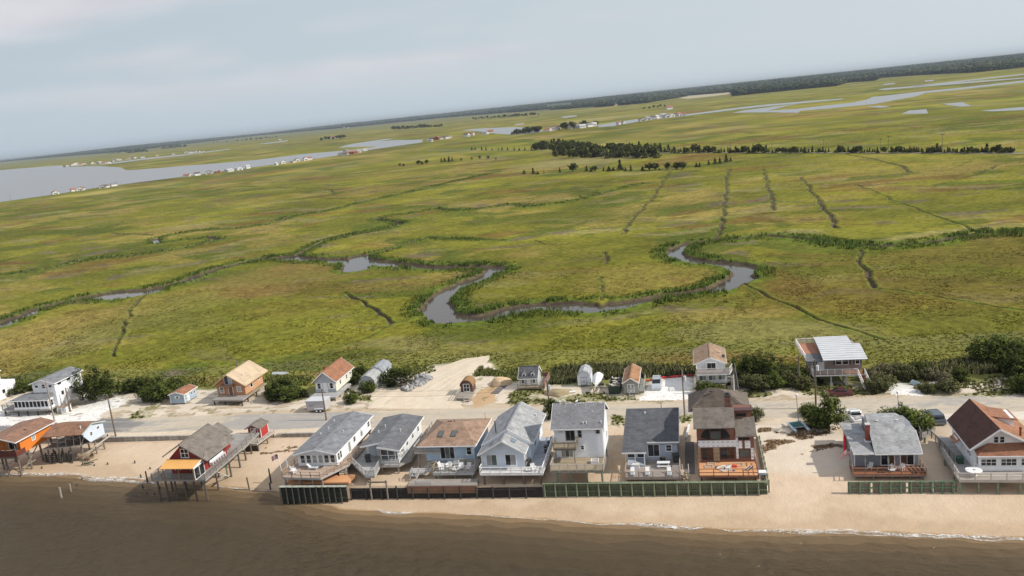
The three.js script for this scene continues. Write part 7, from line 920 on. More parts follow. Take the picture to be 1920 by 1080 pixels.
// ===== pilings standing free in water and sand =====
{
  const L1 = 'broken dark piling standing in the wet sand near the shack'; const put = (px, py, h0, hh, r, mat, label, group) => { const g = G(px, py, h0), y = Math.max(-.3, ground(g[0], g[1])); const n = V(g[0], y, g[1]); const m = single('piling', rod([g[0], y - .8, g[1]], [g[0] + (hash(px, py) - .5) * .3, y + hh, g[1]], r, r * .85, 8), mat, label, 'piling', [g[0], y, g[1]], group); return m; };
  put(115, 932, 0, 2.1, .17, M('wood', [.50, .47, .43]), 'tall pale piling standing in the shallow water off the beach'); put(133, 921, 0, 1.7, .16, M('wood', [.42, .38, .33]), 'slightly shorter pale piling beside the tall one in the shallows');
  for (const [x, y, h] of [[79, 877, .4], [142, 906, .3], [154, 895, .35], [178, 873, .3], [203, 871, .4], [253, 869, .5], [196, 841, .5], [206, 833, .6], [265, 893, .6], [282, 879, .4], [130, 862, .3], [137, 861, .3]]) put(x, y, .3, h, .14, DARKPILE, L1, 'broken pilings near the shack');
  for (const [x, y, h] of [[277, 905, 2.2], [268, 914, .6], [249, 927, .3], [256, 928, .3], [274, 924, .4], [290, 925, .4], [300, 915, .5]]) put(x, y, 0, h, .15, DARKPILE, 'old piling in the shadow of the red pier house', 'pilings beside the pier house');
  put(468, 918, 0, 2.2, .13, M('wood', [.14, .12, .10]), 'slim lone piling at the waterline between pier and bulkhead'); put(507, 918, 0, 1.2, .15, DARKPILE, 'short stout piling at the waterline by the black bulkhead'); put(508, 903, .4, 2.6, .15, DARKPILE, 'tall dark piling on the beach by the flagpole');
  put(427, 894, .4, 2.4, .14, M('wood', [.2, .3, .2]), 'green stained piling beside the plank pier');
}
// ===== vehicles =====
function vehicle(name, label, x, z, ry, o) {
  const y = ground(x, z) + .0, t = thing(name, label, o.cat || 'car', [x, y, z]); t.rotation.y = ry; const L = o.L, W = o.W, H = o.H, paint = M('paint', o.color), add = (n, g, m, par = t) => { const k = new THREE.Mesh(Array.isArray(g) ? mergeGeometries(g) : g, m); k.name = n; k.castShadow = k.receiveShadow = true; par.add(k); return k; };
  const ext = (pts, w, bev = .06) => { const s = new THREE.Shape(pts.map(p => new THREE.Vector2(p[0], p[1]))); const g = new THREE.ExtrudeGeometry(s, { depth: w - bev * 2, bevelEnabled: true, bevelThickness: bev, bevelSize: bev, bevelSegments: 2 }); g.translate(0, 0, -(w - bev * 2) / 2); return g; };
  add('body', ext(o.body, W, .09), paint); const cab = add('cabin', ext(o.cabin, W - .30, .10), GLASS); add('roof_panel', ext(o.top, W - .26, .06), paint, t);
  if (o.pillars) add('pillar', o.pillars.flatMap(p => [1, -1].map(s => beam([p[0], p[1], s * (W / 2 - .14)], [p[2], p[3], s * (W / 2 - .17)], .07, .07))), paint);
  for (const wx of [L * .30, -L * .30]) for (const s of [1, -1]) { const tr = new THREE.TorusGeometry(.245, .095, 8, 18); tr.translate(wx, .33, s * (W / 2 - .08)); const w = add('wheel', tr, M('plain', [.02, .02, .02])); const rim = new THREE.CylinderGeometry(.19, .19, .16, 12); rim.rotateX(Math.PI / 2); rim.translate(wx, .33, s * (W / 2 - .08)); add('rim', rim, M('metal', [.5, .5, .52]), w); }
  for (const s of [1, -1]) { const h = cb(L / 2 - .02, .62, s * (W / 2 - .32), .1, .16, .34); add('headlight', h, M('glass', [.75, .75, .72])); const b = cb(-L / 2 + .02, .68, s * (W / 2 - .2), .1, .22, .2); add('tail_light', b, M('glass', [.35, .02, .02])); }
  add('bumper', [cb(L / 2 + .03, .34, 0, .12, .18, W - .25), cb(-L / 2 - .03, .36, 0, .12, .18, W - .25)], M('plain', o.bumper || [.25, .25, .26])); if (o.more) o.more(add, t); return t;
}
const carBody = (L, h, hood, tail) => [[-L / 2, .28], [L / 2, .26], [L / 2 + .02, .58], [L / 2 - hood * .2, h - .08], [L / 2 - hood, h], [-L / 2 + tail, h], [-L / 2 + .05, h - .06], [-L / 2, .6]];
vehicle('parked_car', 'maroon sedan parked on the grass below the taupe stilt house', 23.5, -152.3, Math.PI, { L: 4.5, W: 1.75, H: 1.42, color: [.09, .008, .012], body: carBody(4.5, .86, 1.2, .7), cabin: [[1.0, .86], [.35, 1.30], [-.9, 1.32], [-1.7, .86]], top: [[.32, 1.29], [.1, 1.35], [-.8, 1.36], [-.95, 1.30]], pillars: [[1.0, .88, .34, 1.3], [-.25, .88, -.25, 1.32], [-1.65, .88, -.92, 1.31]] });
vehicle('parked_suv', 'silver sport utility vehicle with roof rack parked on white shell patio', -8.7, -159.3, -Math.PI / 2, { L: 4.7, W: 1.85, H: 1.75, color: [.46, .49, .53], body: carBody(4.7, 1.02, 1.15, .15), cabin: [[1.15, 1.0], [.55, 1.62], [-1.9, 1.62], [-2.2, 1.0]], top: [[.5, 1.6], [.3, 1.68], [-1.9, 1.68], [-2.0, 1.6]], pillars: [[1.15, 1, .52, 1.6], [-.3, 1, -.3, 1.62], [-1.3, 1, -1.3, 1.62], [-2.15, 1, -1.92, 1.6]], more: add => add('roof_rack', [-.1, -.7, -1.3].map(x => cb(x, 1.72, 0, .06, .05, 1.4)).concat([1, -1].map(s => bx(-1.6, .2, 1.74, 1.79, s * .7 - .03, s * .7 + .03))), M('plain', [.3, .3, .3])) });
vehicle('pickup_truck', 'white pickup truck with open cargo bed beside the spreading pine', 24.2, -140.2, Math.PI / 2 + .1, { cat: 'truck', L: 5.2, W: 1.9, H: 1.75, color: [.80, .81, .80], body: [[-2.6, .32], [2.6, .3], [2.62, .7], [2.5, 1.0], [1.2, 1.05], [-.5, 1.05], [-.52, .8], [-2.55, .8], [-2.6, .6]], cabin: [[1.2, 1.03], [.7, 1.6], [-.35, 1.6], [-.5, 1.03]], top: [[.66, 1.58], [.5, 1.66], [-.3, 1.66], [-.4, 1.58]], pillars: [[1.2, 1.05, .68, 1.6], [.2, 1.05, .2, 1.6], [-.48, 1.05, -.36, 1.6]], more: add => { const p = M('paint', [.80, .81, .80]); add('bed_side', [1, -1].map(s => bx(-2.6, -.5, .75, 1.05, s * .9 - .05, s * .9 + .05)).concat([bx(-2.64, -2.56, .6, 1.05, -.9, .9)]), p); add('bed_floor', bx(-2.55, -.5, .8, .83, -.85, .85), M('plain', [.02, .02, .02])); add('cargo', [cb(-1.2, .83, .1, .8, .25, .9), cb(-1.8, .83, -.3, .4, .3, .4)], M('wood', [.6, .58, .55])); } });
vehicle('parked_minivan', 'dark blue minivan parked on white sand behind the maroon-roofed house', 36.0, -139.4, Math.PI / 2 + .12, { cat: 'van', L: 4.8, W: 1.9, H: 1.7, color: [.055, .075, .095], body: carBody(4.8, .95, .9, .15), cabin: [[1.6, .93], [.75, 1.55], [-1.9, 1.58], [-2.25, .93]], top: [[.7, 1.53], [.4, 1.62], [-1.9, 1.62], [-2.0, 1.55]], pillars: [[1.55, .95, .72, 1.55], [-.2, .95, -.2, 1.58], [-1.3, .95, -1.3, 1.58], [-2.2, .95, -1.92, 1.56]] });
{ const t = thing('box_trailer', 'grey enclosed box trailer with twin wheels parked off the road', 'trailer', [-75.9, 1.9, -152]); part(t, 'body', bx(-78.1, -74.0, 2.3, 4.2, -153.3, -150.6), M('plain', [.50, .48, .49])); part(t, 'roof_panel', bx(-78.15, -73.95, 4.2, 4.28, -153.35, -150.55), M('plain', [.62, .64, .66])); for (const x of [-75.9, -75.1]) { const g = new THREE.CylinderGeometry(.36, .36, .24, 16); g.rotateX(Math.PI / 2); g.translate(x, 2.2, -150.5); const w = part(t, 'wheel', g, M('plain', [.02, .02, .02])); const r = new THREE.CylinderGeometry(.2, .2, .26, 12); r.rotateX(Math.PI / 2); r.translate(x, 2.2, -150.5); part(w, 'rim', r, WHITE); } part(t, 'fender', bx(-76.4, -74.6, 2.56, 2.64, -150.6, -150.38), WHITE); part(t, 'stripe', bx(-77.4, -76.6, 3.3, 3.4, -150.6, -150.585), M('plain', [.08, .08, .08])); part(t, 'hitch', beam([-78.1, 2.3, -152], [-79.2, 2.1, -152], .1, .1), DARKPILE); }
// ===== boats =====
function hull(L, W, D, n = 14, nose = 2.2, flat = .35) { const pos = [], idx = [], K = 9; for (let i = 0; i <= n; i++) { const u = i / n, w = W / 2 * Math.pow(Math.max(0, 1 - Math.pow(u, nose)), .7) * (1 - .12 * (1 - u)), d = D * (1 - .35 * Math.pow(u, 3)), sheer = .18 * D * u * u; for (let k = 0; k <= K; k++) { const a = k / K * 2 - 1, s = Math.sign(a) * Math.pow(Math.abs(a), .75); pos.push(u * L - L / 2, (1 - Math.cos(Math.PI / 2 * 0)) + sheer + (-d * Math.pow(1 - Math.abs(s), flat + .3)), s * w); } } for (let i = 0; i < n; i++) for (let k = 0; k < K; k++) { const a = i * (K + 1) + k, b = a + 1, c = a + K + 1, d = c + 1; idx.push(a, b, c, b, d, c); } const m = pos.length / 3; for (let i = 0; i <= n; i++) { idx; } for (let i = 0; i < n; i++) { const a = i * (K + 1), b = a + K, c = a + K + 1, d = c + K; idx.push(a, c, b, b, c, d); } for (let k = 1; k < K; k++) idx.push(0, k, k + 1); const g = new THREE.BufferGeometry(); g.setAttribute('position', new THREE.Float32BufferAttribute(pos, 3)); g.setIndex(idx); const f = g.toNonIndexed(); f.computeVertexNormals(); return f; }
function boatMesh(t, name, g, mat, pos, ry, rx = 0) { const m = new THREE.Mesh(g, mat); m.name = name; m.position.set(...pos); m.rotation.set(rx, ry, 0, 'YXZ'); m.castShadow = m.receiveShadow = true; t.add(m); return m; }
{ const t = thing('motor_boat', 'white shrink-wrapped motor boat on a trailer, bow toward the road', 'boat', [-20.3, 1.8, -160]); const G2 = M('plain', [.86, .88, .90], { side: 2 }); boatMesh(t, 'hull', hull(6.2, 2.3, 1.1), G2, [0, 1.75, 0], -Math.PI / 2); const cv = hull(5.6, 2.2, -.7, 14, 2.4); boatMesh(t, 'cover', cv, G2, [0, 1.8, -.2], -Math.PI / 2); part(t, 'trailer_frame', [beam([-20.9, 2.15, -163], [-20.3, 2.15, -157.2], .1, .12), beam([-19.7, 2.15, -163], [-20.3, 2.15, -157.2], .1, .12), rod([-21.4, 2.1, -161.5], [-19.2, 2.1, -161.5], .3, .3, 12), rod([-20.3, 1.7, -157], [-20.3, 2.3, -157], .05)], DARKPILE); }
{ const t = thing('catamaran', 'small blue and white beach catamaran with dark green trampoline', 'boat', [14.7, 1.75, -137.4]); t.position.y = ground(14.7, -137.4) + .1; t.rotation.y = .25; const H1 = M('plain', [.62, .74, .84], { side: 2 }); for (const s of [-1, 1]) boatMesh(t, 'hull', hull(4.4, .5, .45), H1, [s * 1.05, .42, 0], Math.PI / 2); const g = bx(-.9, .9, .5, .54, -1.1, 1.2), add = (n, q, m) => { const k = new THREE.Mesh(q, m); k.name = n; k.castShadow = k.receiveShadow = true; t.add(k); }; add('trampoline', g, M('plain', [.02, .11, .10])); add('crossbar', mergeGeometries([beam([-1.15, .52, -1.15], [1.15, .52, -1.15], .1, .1), beam([-1.15, .52, 1.25], [1.15, .52, 1.25], .1, .1)]), M('metal', [.6, .6, .6])); add('rudder', cb(-1.05, .1, 2.2, .05, .6, .3), WHITE); }
for (const [x, z, ry, c, l] of [[-9.8, -165.1, .12, [.75, .12, .03], 'orange red kayak lying at the back of the shell patio'], [-6.6, -165.9, .16, [.72, .03, .03], 'red kayak in the middle of the row behind the shell patio'], [-3.6, -166.7, .1, [.42, .02, .02], 'dark red kayak at the shaded end of the row behind the patio']]) { const t = thing('kayak', l, 'kayak', [x, ground(x, z) + .32, z]); t.rotation.y = ry; const a = hull(2.1, .72, .3, 10, 2.6), b = a.clone(); a.translate(1.05, 0, 0); b.rotateY(Math.PI); b.translate(-1.05, 0, 0); const m = new THREE.Mesh(mergeGeometries([a, b]), M('plain', c, { side: 2 })); m.name = 'hull'; m.castShadow = true; t.add(m); const cpt = new THREE.TorusGeometry(.28, .04, 6, 16); cpt.scale(1.5, 1, 1); cpt.rotateX(Math.PI / 2); cpt.translate(0, .04, 0); const k = new THREE.Mesh(cpt, M('plain', [.05, .03, .03])); k.name = 'cockpit_rim'; t.add(k); }
for (const [px, py, ry, c, l] of [[1726, 722, -1.1, [.42, .52, .56], 'pale blue hull overturned in the scrub beside the shell driveway'], [1758, 718, .5, [.78, .80, .80], 'white hull overturned in the scrub beyond the blue one'], [526, 697, .05, [.52, .56, .58], 'old grey skiff stranded in the marsh grass behind the bush clump']]) { const g = G(px, py, 1.6), y = ground(...g), t = thing('skiff', l, 'boat', [g[0], y + .1, g[1]]); t.rotation.y = ry; const k = new THREE.Mesh(hull(4.2, 1.4, -.6), M('plain', c, { side: 2 })); k.name = 'hull'; k.castShadow = true; t.add(k); const kl = new THREE.Mesh(cb(-.1, .55, 0, 3.4, .08, .06), M('plain', c)); kl.name = 'keel'; t.add(kl); }
// ===== odds and ends on the lots =====
{ const t = thing('dumpster', 'dark green open dumpster heaped with pale building debris', 'dumpster', [-16.7, 1.8, -159.3]); const w = M('plain', [.035, .06, .04]); part(t, 'shell', [bx(-17.8, -15.6, 1.8, 2.0, -162.1, -156.5), bx(-17.8, -17.68, 2.0, 3.3, -162.1, -156.5), bx(-15.72, -15.6, 2.0, 3.3, -162.1, -156.5), bx(-17.68, -15.72, 2.0, 3.3, -162.1, -161.98), bx(-17.68, -15.72, 2.0, 3.3, -156.62, -156.5)], w); part(t, 'rib', [-161, -159.3, -157.6].map(z => bx(-15.6, -15.5, 1.9, 3.3, z - .08, z + .08)), w); const R = rng(4), d = []; for (let k = 0; k < 60; k++) { const x = -17.4 + R() * 1.5, z = -161.7 + R() * 4.9, y = 2.8 + R() * .6; d.push(beam([x, y, z], [x + (R() - .5) * 1.0, y + (R() - .3) * .4, z + (R() - .5) * 1.2], .12 + R() * .25, .05)); } part(t, 'debris', d, M('wood', [.72, .66, .58]), { kind: 'stuff' }); }
{ const R = rng(6), g0 = new THREE.IcosahedronGeometry(.5, 1), ps = g0.attributes.position; for (let k = 0; k < ps.count; k++) { const v = V(ps.getX(k), ps.getY(k), ps.getZ(k)), s = .75 + .5 * vn(v.x * 3 + 5, v.y * 3 + v.z * 2); ps.setXYZ(k, v.x * s, v.y * s * .8, v.z * s); } g0.computeVertexNormals(); const mats = [[.40, .40, .40], [.28, .28, .29], [.52, .51, .50]].map(c => M('wood', c));
  const heap = (cx, cz, rx, rz, n, h, lab, grp) => { for (let k = 0; k < n; k++) { const a = R() * 6.28, q = Math.sqrt(R()), x = cx + Math.cos(a) * q * rx, z = cz + Math.sin(a) * q * rz, m = new THREE.Mesh(g0, mats[k % 3]); m.name = numbered('boulder'); m.position.set(x, ground(x, z) + .1 + h * (1 - q) * (.4 + R() * .6), z); m.scale.setScalar(.7 + R() * .7); m.rotation.set(R() * 6, R() * 6, R() * 6); m.castShadow = m.receiveShadow = true; m.userData = { label: lab, category: 'boulder', group: grp }; scene.add(m); } };
  heap(-59.4, -168.2, 1.8, 3.2, 70, 1.6, 'grey boulder in the larger rock pile beside the sandy lot', 'larger rock pile'); heap(-60.6, -163.4, 1.4, 1.2, 24, .7, 'grey boulder in the smaller rock heap by the cedars', 'smaller rock heap'); }
{ const l = []; for (let k = 0; k < 5; k++) l.push(rod([-41.6 + k * .35, 2.0, -158.2], [-40.4 + k * .3, 2.05, -164], .12)); for (let k = 0; k < 5; k++) { const t = single('timber', l[k], M('wood', [.22, .20, .20]), 'dark timber laid in the row beside the orange dirt track', 'timber', [-41 + k * .3, 1.9, -161], 'timbers beside the dirt track'); } }
{ const R = rng(15); for (let k = 0; k < 4; k++) { const z = -136.4 - k * 1.7; single('ladder', [beam([-3.2 + k * .02, 1.98 + k * .14, -133], [-2.6, 1.98 + k * .14, -138.6], .3, .08)], k % 2 ? WHITE : M('planks', [.7, .7, .7]), 'long white board in the stack beside the brown house path', 'board', [-3, 1.9, -136], 'stack of white boards'); } }
{ const t = thing('deck_walk', 'dark plank walkway between the dark-roofed house and the brown house', 'walkway', [-2.6, 1.95, -126]); for (let k = 0; k < 20; k++) part(t, 'plank', bx(-3.3, -1.9, 1.98, 2.04, -132 + k * .6, -131.45 + k * .6), M('planks', [.26 + .05 * hash(k, 1), .25, .24])); }
{ const t = thing('mound', 'heap of excavated orange sand beside the dirt track', 'sand heap', [-40.8, 1.8, -164.5]); const g = new THREE.SphereGeometry(1, 24, 12, 0, 6.283, 0, 1.57); const p = g.attributes.position; for (let k = 0; k < p.count; k++) { const x = p.getX(k), y = p.getY(k), z = p.getZ(k), n = .8 + .4 * fbm(x * 2 + 9, z * 2 + 4, 3); p.setXYZ(k, x * 2.4 * n, y * 1.5 * n, z * 2.2 * n); } g.computeVertexNormals(); const m = new THREE.Mesh(g, M('wood', [.75, .55, .34])); m.name = 'heap'; m.castShadow = m.receiveShadow = true; t.add(m); }
{ const t = thing('mound', 'low weedy dirt mound with white debris beside the tiny cottage', 'dirt heap', [-27.8, 1.75, -158]); const g = new THREE.SphereGeometry(1, 24, 12, 0, 6.283, 0, 1.57); const p = g.attributes.position; for (let k = 0; k < p.count; k++) { const x = p.getX(k), y = p.getY(k), z = p.getZ(k), n = .8 + .4 * fbm(x * 2 + 3, z * 2 + 8, 3); p.setXYZ(k, x * 2.8 * n, y * .9 * n, z * 1.8 * n); } g.computeVertexNormals(); const m = new THREE.Mesh(g, M('wood', [.46, .37, .22])); m.name = 'heap'; m.castShadow = m.receiveShadow = true; t.add(m); const d = new THREE.Mesh(mergeGeometries([beam([2.2, .4, .6], [3.4, .3, .1], .5, .2)]), WHITE); d.name = 'debris'; t.add(d); }
// ===== flags =====
{ const ft = tex(128, 80, (u, v) => u < .4 && v > .46 ? (hash(Math.floor(u * 25), Math.floor(v * 18)) > .62 ? [.9, .9, .9] : [.09, .10, .28]) : Math.floor((1 - v) * 13) % 2 ? [.86, .84, .82] : [.62, .05, .08], 0, true); const FM = new THREE.MeshStandardMaterial({ map: ft, side: 2, roughness: .8 });
  const flag = (w, h, f) => { const g = new THREE.PlaneGeometry(w, h, 14, 6), p = g.attributes.position; for (let k = 0; k < p.count; k++) { const u = p.getX(k) / w + .5; p.setZ(k, Math.sin(u * 7) * .12 * u * w); p.setY(k, p.getY(k) - u * u * f); } g.computeVertexNormals(); return g; };
  const t = thing('flagpole', 'white flagpole flying a small striped flag at the corner of the six-window house', 'flagpole', [-66.7, .6, -117.5]); part(t, 'pole', rod([-66.7, 0, -117.5], [-67.2, 7.3, -117.5], .06, .04), TRIM); const m = new THREE.Mesh(flag(1.3, .8, .55), FM); m.name = 'flag'; m.position.set(-.5 - .6, 6.3, 0); m.rotation.y = Math.PI; t.add(m); m.castShadow = true;
  const t2 = thing('flagpole', 'slanted staff with striped flag fixed at the corner of the grey chimney house', 'flagpole', [20.6, 1.95, -122.0]); part(t2, 'pole', rod([20.6, 1.9, -121.9], [20.2, 5.2, -121.7], .03), TRIM); const m2 = new THREE.Mesh(flag(1.5, .9, .9), FM); m2.name = 'flag'; m2.position.set(-.95, 2.6, .25); m2.rotation.y = Math.PI; m2.castShadow = true; t2.add(m2); }
{ const t = thing('kayak', 'bright red kayak propped upright against the grey house wall', 'kayak', [20.4, 1.5, -127.6]); const a = hull(1.5, .75, .35, 10, 2.6), b = a.clone(); a.translate(.75, 0, 0); b.rotateY(Math.PI); b.translate(-.75, 0, 0); const g = mergeGeometries([a, b]); g.rotateZ(Math.PI / 2); g.rotateY(.3); g.translate(0, 1.55, 0); const m = new THREE.Mesh(g, M('plain', [.75, .02, .04], { side: 2 })); m.name = 'hull'; m.castShadow = true; t.add(m); }
// ===== deck furniture =====
const kitProto = {};
function proto(k, parts) { kitProto[k] = parts; }
function place(k, name, label, category, x, y, z, ry, s = 1, group) { const o = new THREE.Group(); o.name = numbered(name); o.position.set(x, y, z); o.rotation.y = ry; o.scale.setScalar(s); o.userData = { label, category }; if (group) o.userData.group = group; for (const [n, g, m] of kitProto[k]) { const e = new THREE.Mesh(g, m); e.name = n; e.castShadow = e.receiveShadow = true; o.add(e); } scene.add(o); return o; }
const PW = M('plain', [.88, .88, .88]);
proto('chair', [['seat', cb(0, .34, 0, .55, .05, .52), PW], ['backrest', mergeGeometries([0, 1, 2, 3, 4].map(k => beam([-.24 + k * .12, .36, -.24], [-.26 + k * .13, .98, -.46], .09, .03))), PW], ['armrest', mergeGeometries([cb(-.33, .58, -.02, .1, .04, .6), cb(.33, .58, -.02, .1, .04, .6)]), PW], ...[[-.3, .24], [.3, .24], [-.3, -.26], [.3, -.26]].map(p => ['leg', cb(p[0], 0, p[1], .06, p[1] > 0 ? .58 : .4, .06), PW])]);
proto('lounger', [['bed', mergeGeometries([cb(0, .3, .35, .62, .05, 1.2), beam([0, .33, -.22], [0, .85, -.75], .62, .05)]), PW], ['frame', mergeGeometries([cb(-.32, .26, .2, .05, .06, 1.6), cb(.32, .26, .2, .05, .06, 1.6)]), PW], ['cushion', cb(0, .35, .35, .45, .04, 1.0), M('plain', [.42, .52, .58])], ...[[-.3, .8], [.3, .8], [-.3, -.4], [.3, -.4]].map(p => ['leg', cb(p[0], 0, p[1], .05, .3, .05), PW])]);
proto('picnic', [['tabletop', cb(0, .72, 0, 1.9, .05, .8), M('plain', [.8, .82, .84])], ...[-.75, .75].map(z => ['bench', cb(0, .42, z, 1.9, .05, .28), M('plain', [.8, .82, .84])]), ...[-.7, .7].map(x => ['leg', mergeGeometries([beam([x, 0, -.6], [x, .72, -.15], .08, .06), beam([x, 0, .6], [x, .72, .15], .08, .06), cb(x, .38, 0, .06, .06, 1.5)]), M('plain', [.7, .7, .72])])]);
proto('grill', [['firebox', bx(-.4, .4, .7, 1.0, -.25, .25), M('plain', [.03, .03, .03])], ['lid', prism([[-.25, 1.0], [.25, 1.0], [.18, 1.25], [-.18, 1.25]], 'x', -.4, .4), M('plain', [.05, .05, .055])], ['side_shelf', mergeGeometries([bx(.4, .75, .9, .94, -.22, .22), bx(-.75, -.4, .9, .94, -.22, .22)]), M('plain', [.25, .25, .25])], ['cart', bx(-.35, .35, .08, .7, -.2, .2), M('plain', [.06, .06, .06])]]);
proto('round_table', [['tabletop', new THREE.CylinderGeometry(1, 1, .06, 28).toNonIndexed().translate(0, .72, 0), PW], ['pedestal', rod([0, 0, 0], [0, .7, 0], .07), PW], ['foot', new THREE.CylinderGeometry(.4, .45, .06, 16).translate(0, .03, 0), PW]]);
proto('umbrella', [['pole', rod([0, 0, 0], [0, 2.2, 0], .03), TRIM], ['folded_canopy', mergeGeometries([rod([0, .95, 0], [0, 1.5, 0], .10, .17, 8), rod([0, 1.5, 0], [0, 2.25, 0], .17, .03, 8)]), M('plain', [.42, .46, .40])], ['base', new THREE.CylinderGeometry(.28, .3, .1, 14).translate(0, .05, 0), M('plain', [.3, .3, .3])]]);
proto('hottub', [['tub', mergeGeometries([bx(-.9, .9, 0, .85, -.9, -.75), bx(-.9, .9, 0, .85, .75, .9), bx(-.9, -.75, 0, .85, -.75, .75), bx(.75, .9, 0, .85, -.75, .75)]), M('plain', [.78, .78, .78])], ['cover', bx(-.75, .75, .5, .6, -.75, .75), M('plain', [.45, .40, .36])]]);
const chairSpots = [[-40.6, -119.0, .4], [-39.6, -119.7, -.3], [-38.9, -119.2, 2.8], [-37.4, -119.3, .3], [-36.3, -119.2, -.2], [-38.7, -121.0, 3.4], [-40.9, -119.9, 1.2]];
chairSpots.forEach(([x, z, r]) => place('chair', 'plastic_chair', 'white plastic chair crowded on the deck of the brown hip-roofed house', 'chair', x, 3.4, z, r, 1.1, 'white chairs on the hip-roofed house deck'));
place('lounger', 'sun_lounger', 'white sun lounger among the chairs on the hip-roofed house deck', 'lounger', -38.0, 3.4, -119.4, -.5); place('round_table', 'patio_table', 'small white table among the chairs on the hip-roofed house deck', 'table', -39.8, 3.4, -120.7, 0, .6); place('chair', 'plastic_chair', 'white chair alone on the raised balcony of the hip-roofed house', 'chair', -44.2, 5.0, -123.6, .2, 1);
[[-10.9, -118.6], [-8.7, -118.6], [-5.5, -118.4]].forEach(([x, z]) => place('lounger', 'sun_lounger', 'white lounger with grey-blue cushion along the sun deck rail', 'lounger', x, 2.75, z, 0.05, .95, 'loungers on the sun deck')); place('picnic', 'picnic_table', 'pale picnic table with benches on the sun deck', 'table', -6.4, 2.75, -121.0, 0); place('grill', 'gas_grill', 'black gas grill against the grey-blue wall of the sun deck', 'grill', -4.6, 2.75, -122.6, .3, 1.2); { const t = thing('storage_bench', 'white storage bench before the sun deck porch', 'bench', [-10.6, 2.75, -120.6]); part(t, 'box', bx(-11.2, -10.0, 2.76, 3.4, -120.9, -120.3), PW); part(t, 'lid', bx(-11.25, -9.95, 3.4, 3.46, -120.95, -120.25), M('plain', [.75, .75, .73])); }
{ const t = thing('flower_planter', 'planter with small orange flowers beside the sliding door', 'planter', [-6.6, 2.75, -123.1]); part(t, 'pot', bx(-7.0, -6.2, 2.76, 3.05, -123.3, -122.95), M('plain', [.06, .07, .1])); const f = leafCloud(41, 10, 12, .16, R => [-6.6 + (R() - .5) * .7, 3.15 + R() * .15, -123.1, .12], [[.55, .16, .03], [.07, .11, .03]]); f.setAttribute('uv', new THREE.Float32BufferAttribute(new Float32Array(f.attributes.position.count * 2), 2)); part(t, 'flowers', f, LEAF); }
place('hottub', 'hot_tub', 'pale square hot tub on the deck of the tall white house', 'hot tub', -16.4, 4.6, -118.6, 0, .62); place('lounger', 'sun_lounger', 'white sun lounger in front of the six windows', 'lounger', -62.2, 4.12, -118.7, 1.5, 1.1); place('round_table', 'patio_table', 'white round table at the railed corner by the flagpole', 'table', -65.0, 4.12, -117.4, 0, .5);
[[-64.4, -116.9, .6], [-65.4, -118.2, 2]].forEach(([x, z, r]) => place('chair', 'plastic_chair', 'white chair by the round table near the flagpole', 'chair', x, 4.12, z, r, .9, 'chairs by the flagpole')); place('grill', 'gas_grill', 'black grill on the pointed grey deck', 'grill', -54.0, 3.62, -122.2, .2, 1.1); place('grill', 'gas_grill', 'dark grill against the wall of the white wraparound deck', 'grill', -26.6, 3.95, -119.2, 1.2); place('chair', 'plastic_chair', 'white chair at the corner of the white wraparound deck', 'chair', -25.6, 3.95, -117.4, .5, 1.1); place('round_table', 'patio_table', 'small white table at the corner of the white wraparound deck', 'table', -26.4, 3.95, -117.4, 0, .4);
for (const [x, z, s] of [[-24.7, -126.5, 1], [-24.8, -124.2, 1.2], [-24.5, -128.3, .9]]) place('grill', 'deck_box', 'dark covered bundle against the side rail of the white deck', 'deck box', x, 3.95, z, 1.6, s * .8, 'dark bundles on the white side deck');
place('umbrella', 'patio_umbrella', 'folded green-grey umbrella on the redwood deck by the sliding doors', 'umbrella', 25.2, 1.95, -120.9, 0, .95); place('umbrella', 'patio_umbrella', 'folded umbrella at the blank wall end of the redwood deck', 'umbrella', 22.2, 1.95, -121.3, 0, .85); place('round_table', 'patio_table', 'small glass table under the folded umbrella on the redwood deck', 'table', 25.5, 1.95, -120.4, 0, .45);
[[22.8, -121.2, -.6], [25.9, -120.6, .9], [26.9, -120.8, -.8]].forEach(([x, z, r]) => place('chair', 'deck_chair', 'pale deck chair on the redwood deck', 'chair', x, 1.95, z, r, .95, 'chairs on the redwood deck')); { const t = thing('pergola_frame', 'low dark frame casting slatted shade on the redwood deck end', 'pergola', [28.8, 1.95, -120.4]); for (let k = 0; k < 4; k++) part(t, 'slat', beam([27.9 + k * .55, 2.02, -121.9], [28.2 + k * .55, 2.02, -119.6], .16, .05), M('plain', [.10, .05, .03])); for (let k = 0; k < 2; k++) part(t, 'rail', beam([28, 2.06, -120.2 + k * .5], [29.7, 2.06, -120.2 + k * .5], .1, .05), M('plain', [.13, .06, .04])); }
place('round_table', 'patio_table', 'large white round table on the railed pier deck of the maroon-roofed house', 'table', 35.2, 2.85, -117.0, 0, 1.05); place('umbrella', 'patio_umbrella', 'folded pale umbrella through the large round table', 'umbrella', 35.25, 3.62, -117.0, 0, .6); { const t = thing('deck_bin', 'dark green bin on the side walk of the maroon-roofed house', 'bin', [34.6, 2.85, -121]); part(t, 'bin_body', bx(34.2, 35.0, 2.86, 3.7, -121.5, -120.6), M('plain', [.03, .07, .05])); part(t, 'lid', bx(34.15, 35.05, 3.7, 3.76, -121.55, -120.55), M('plain', [.03, .09, .06])); }
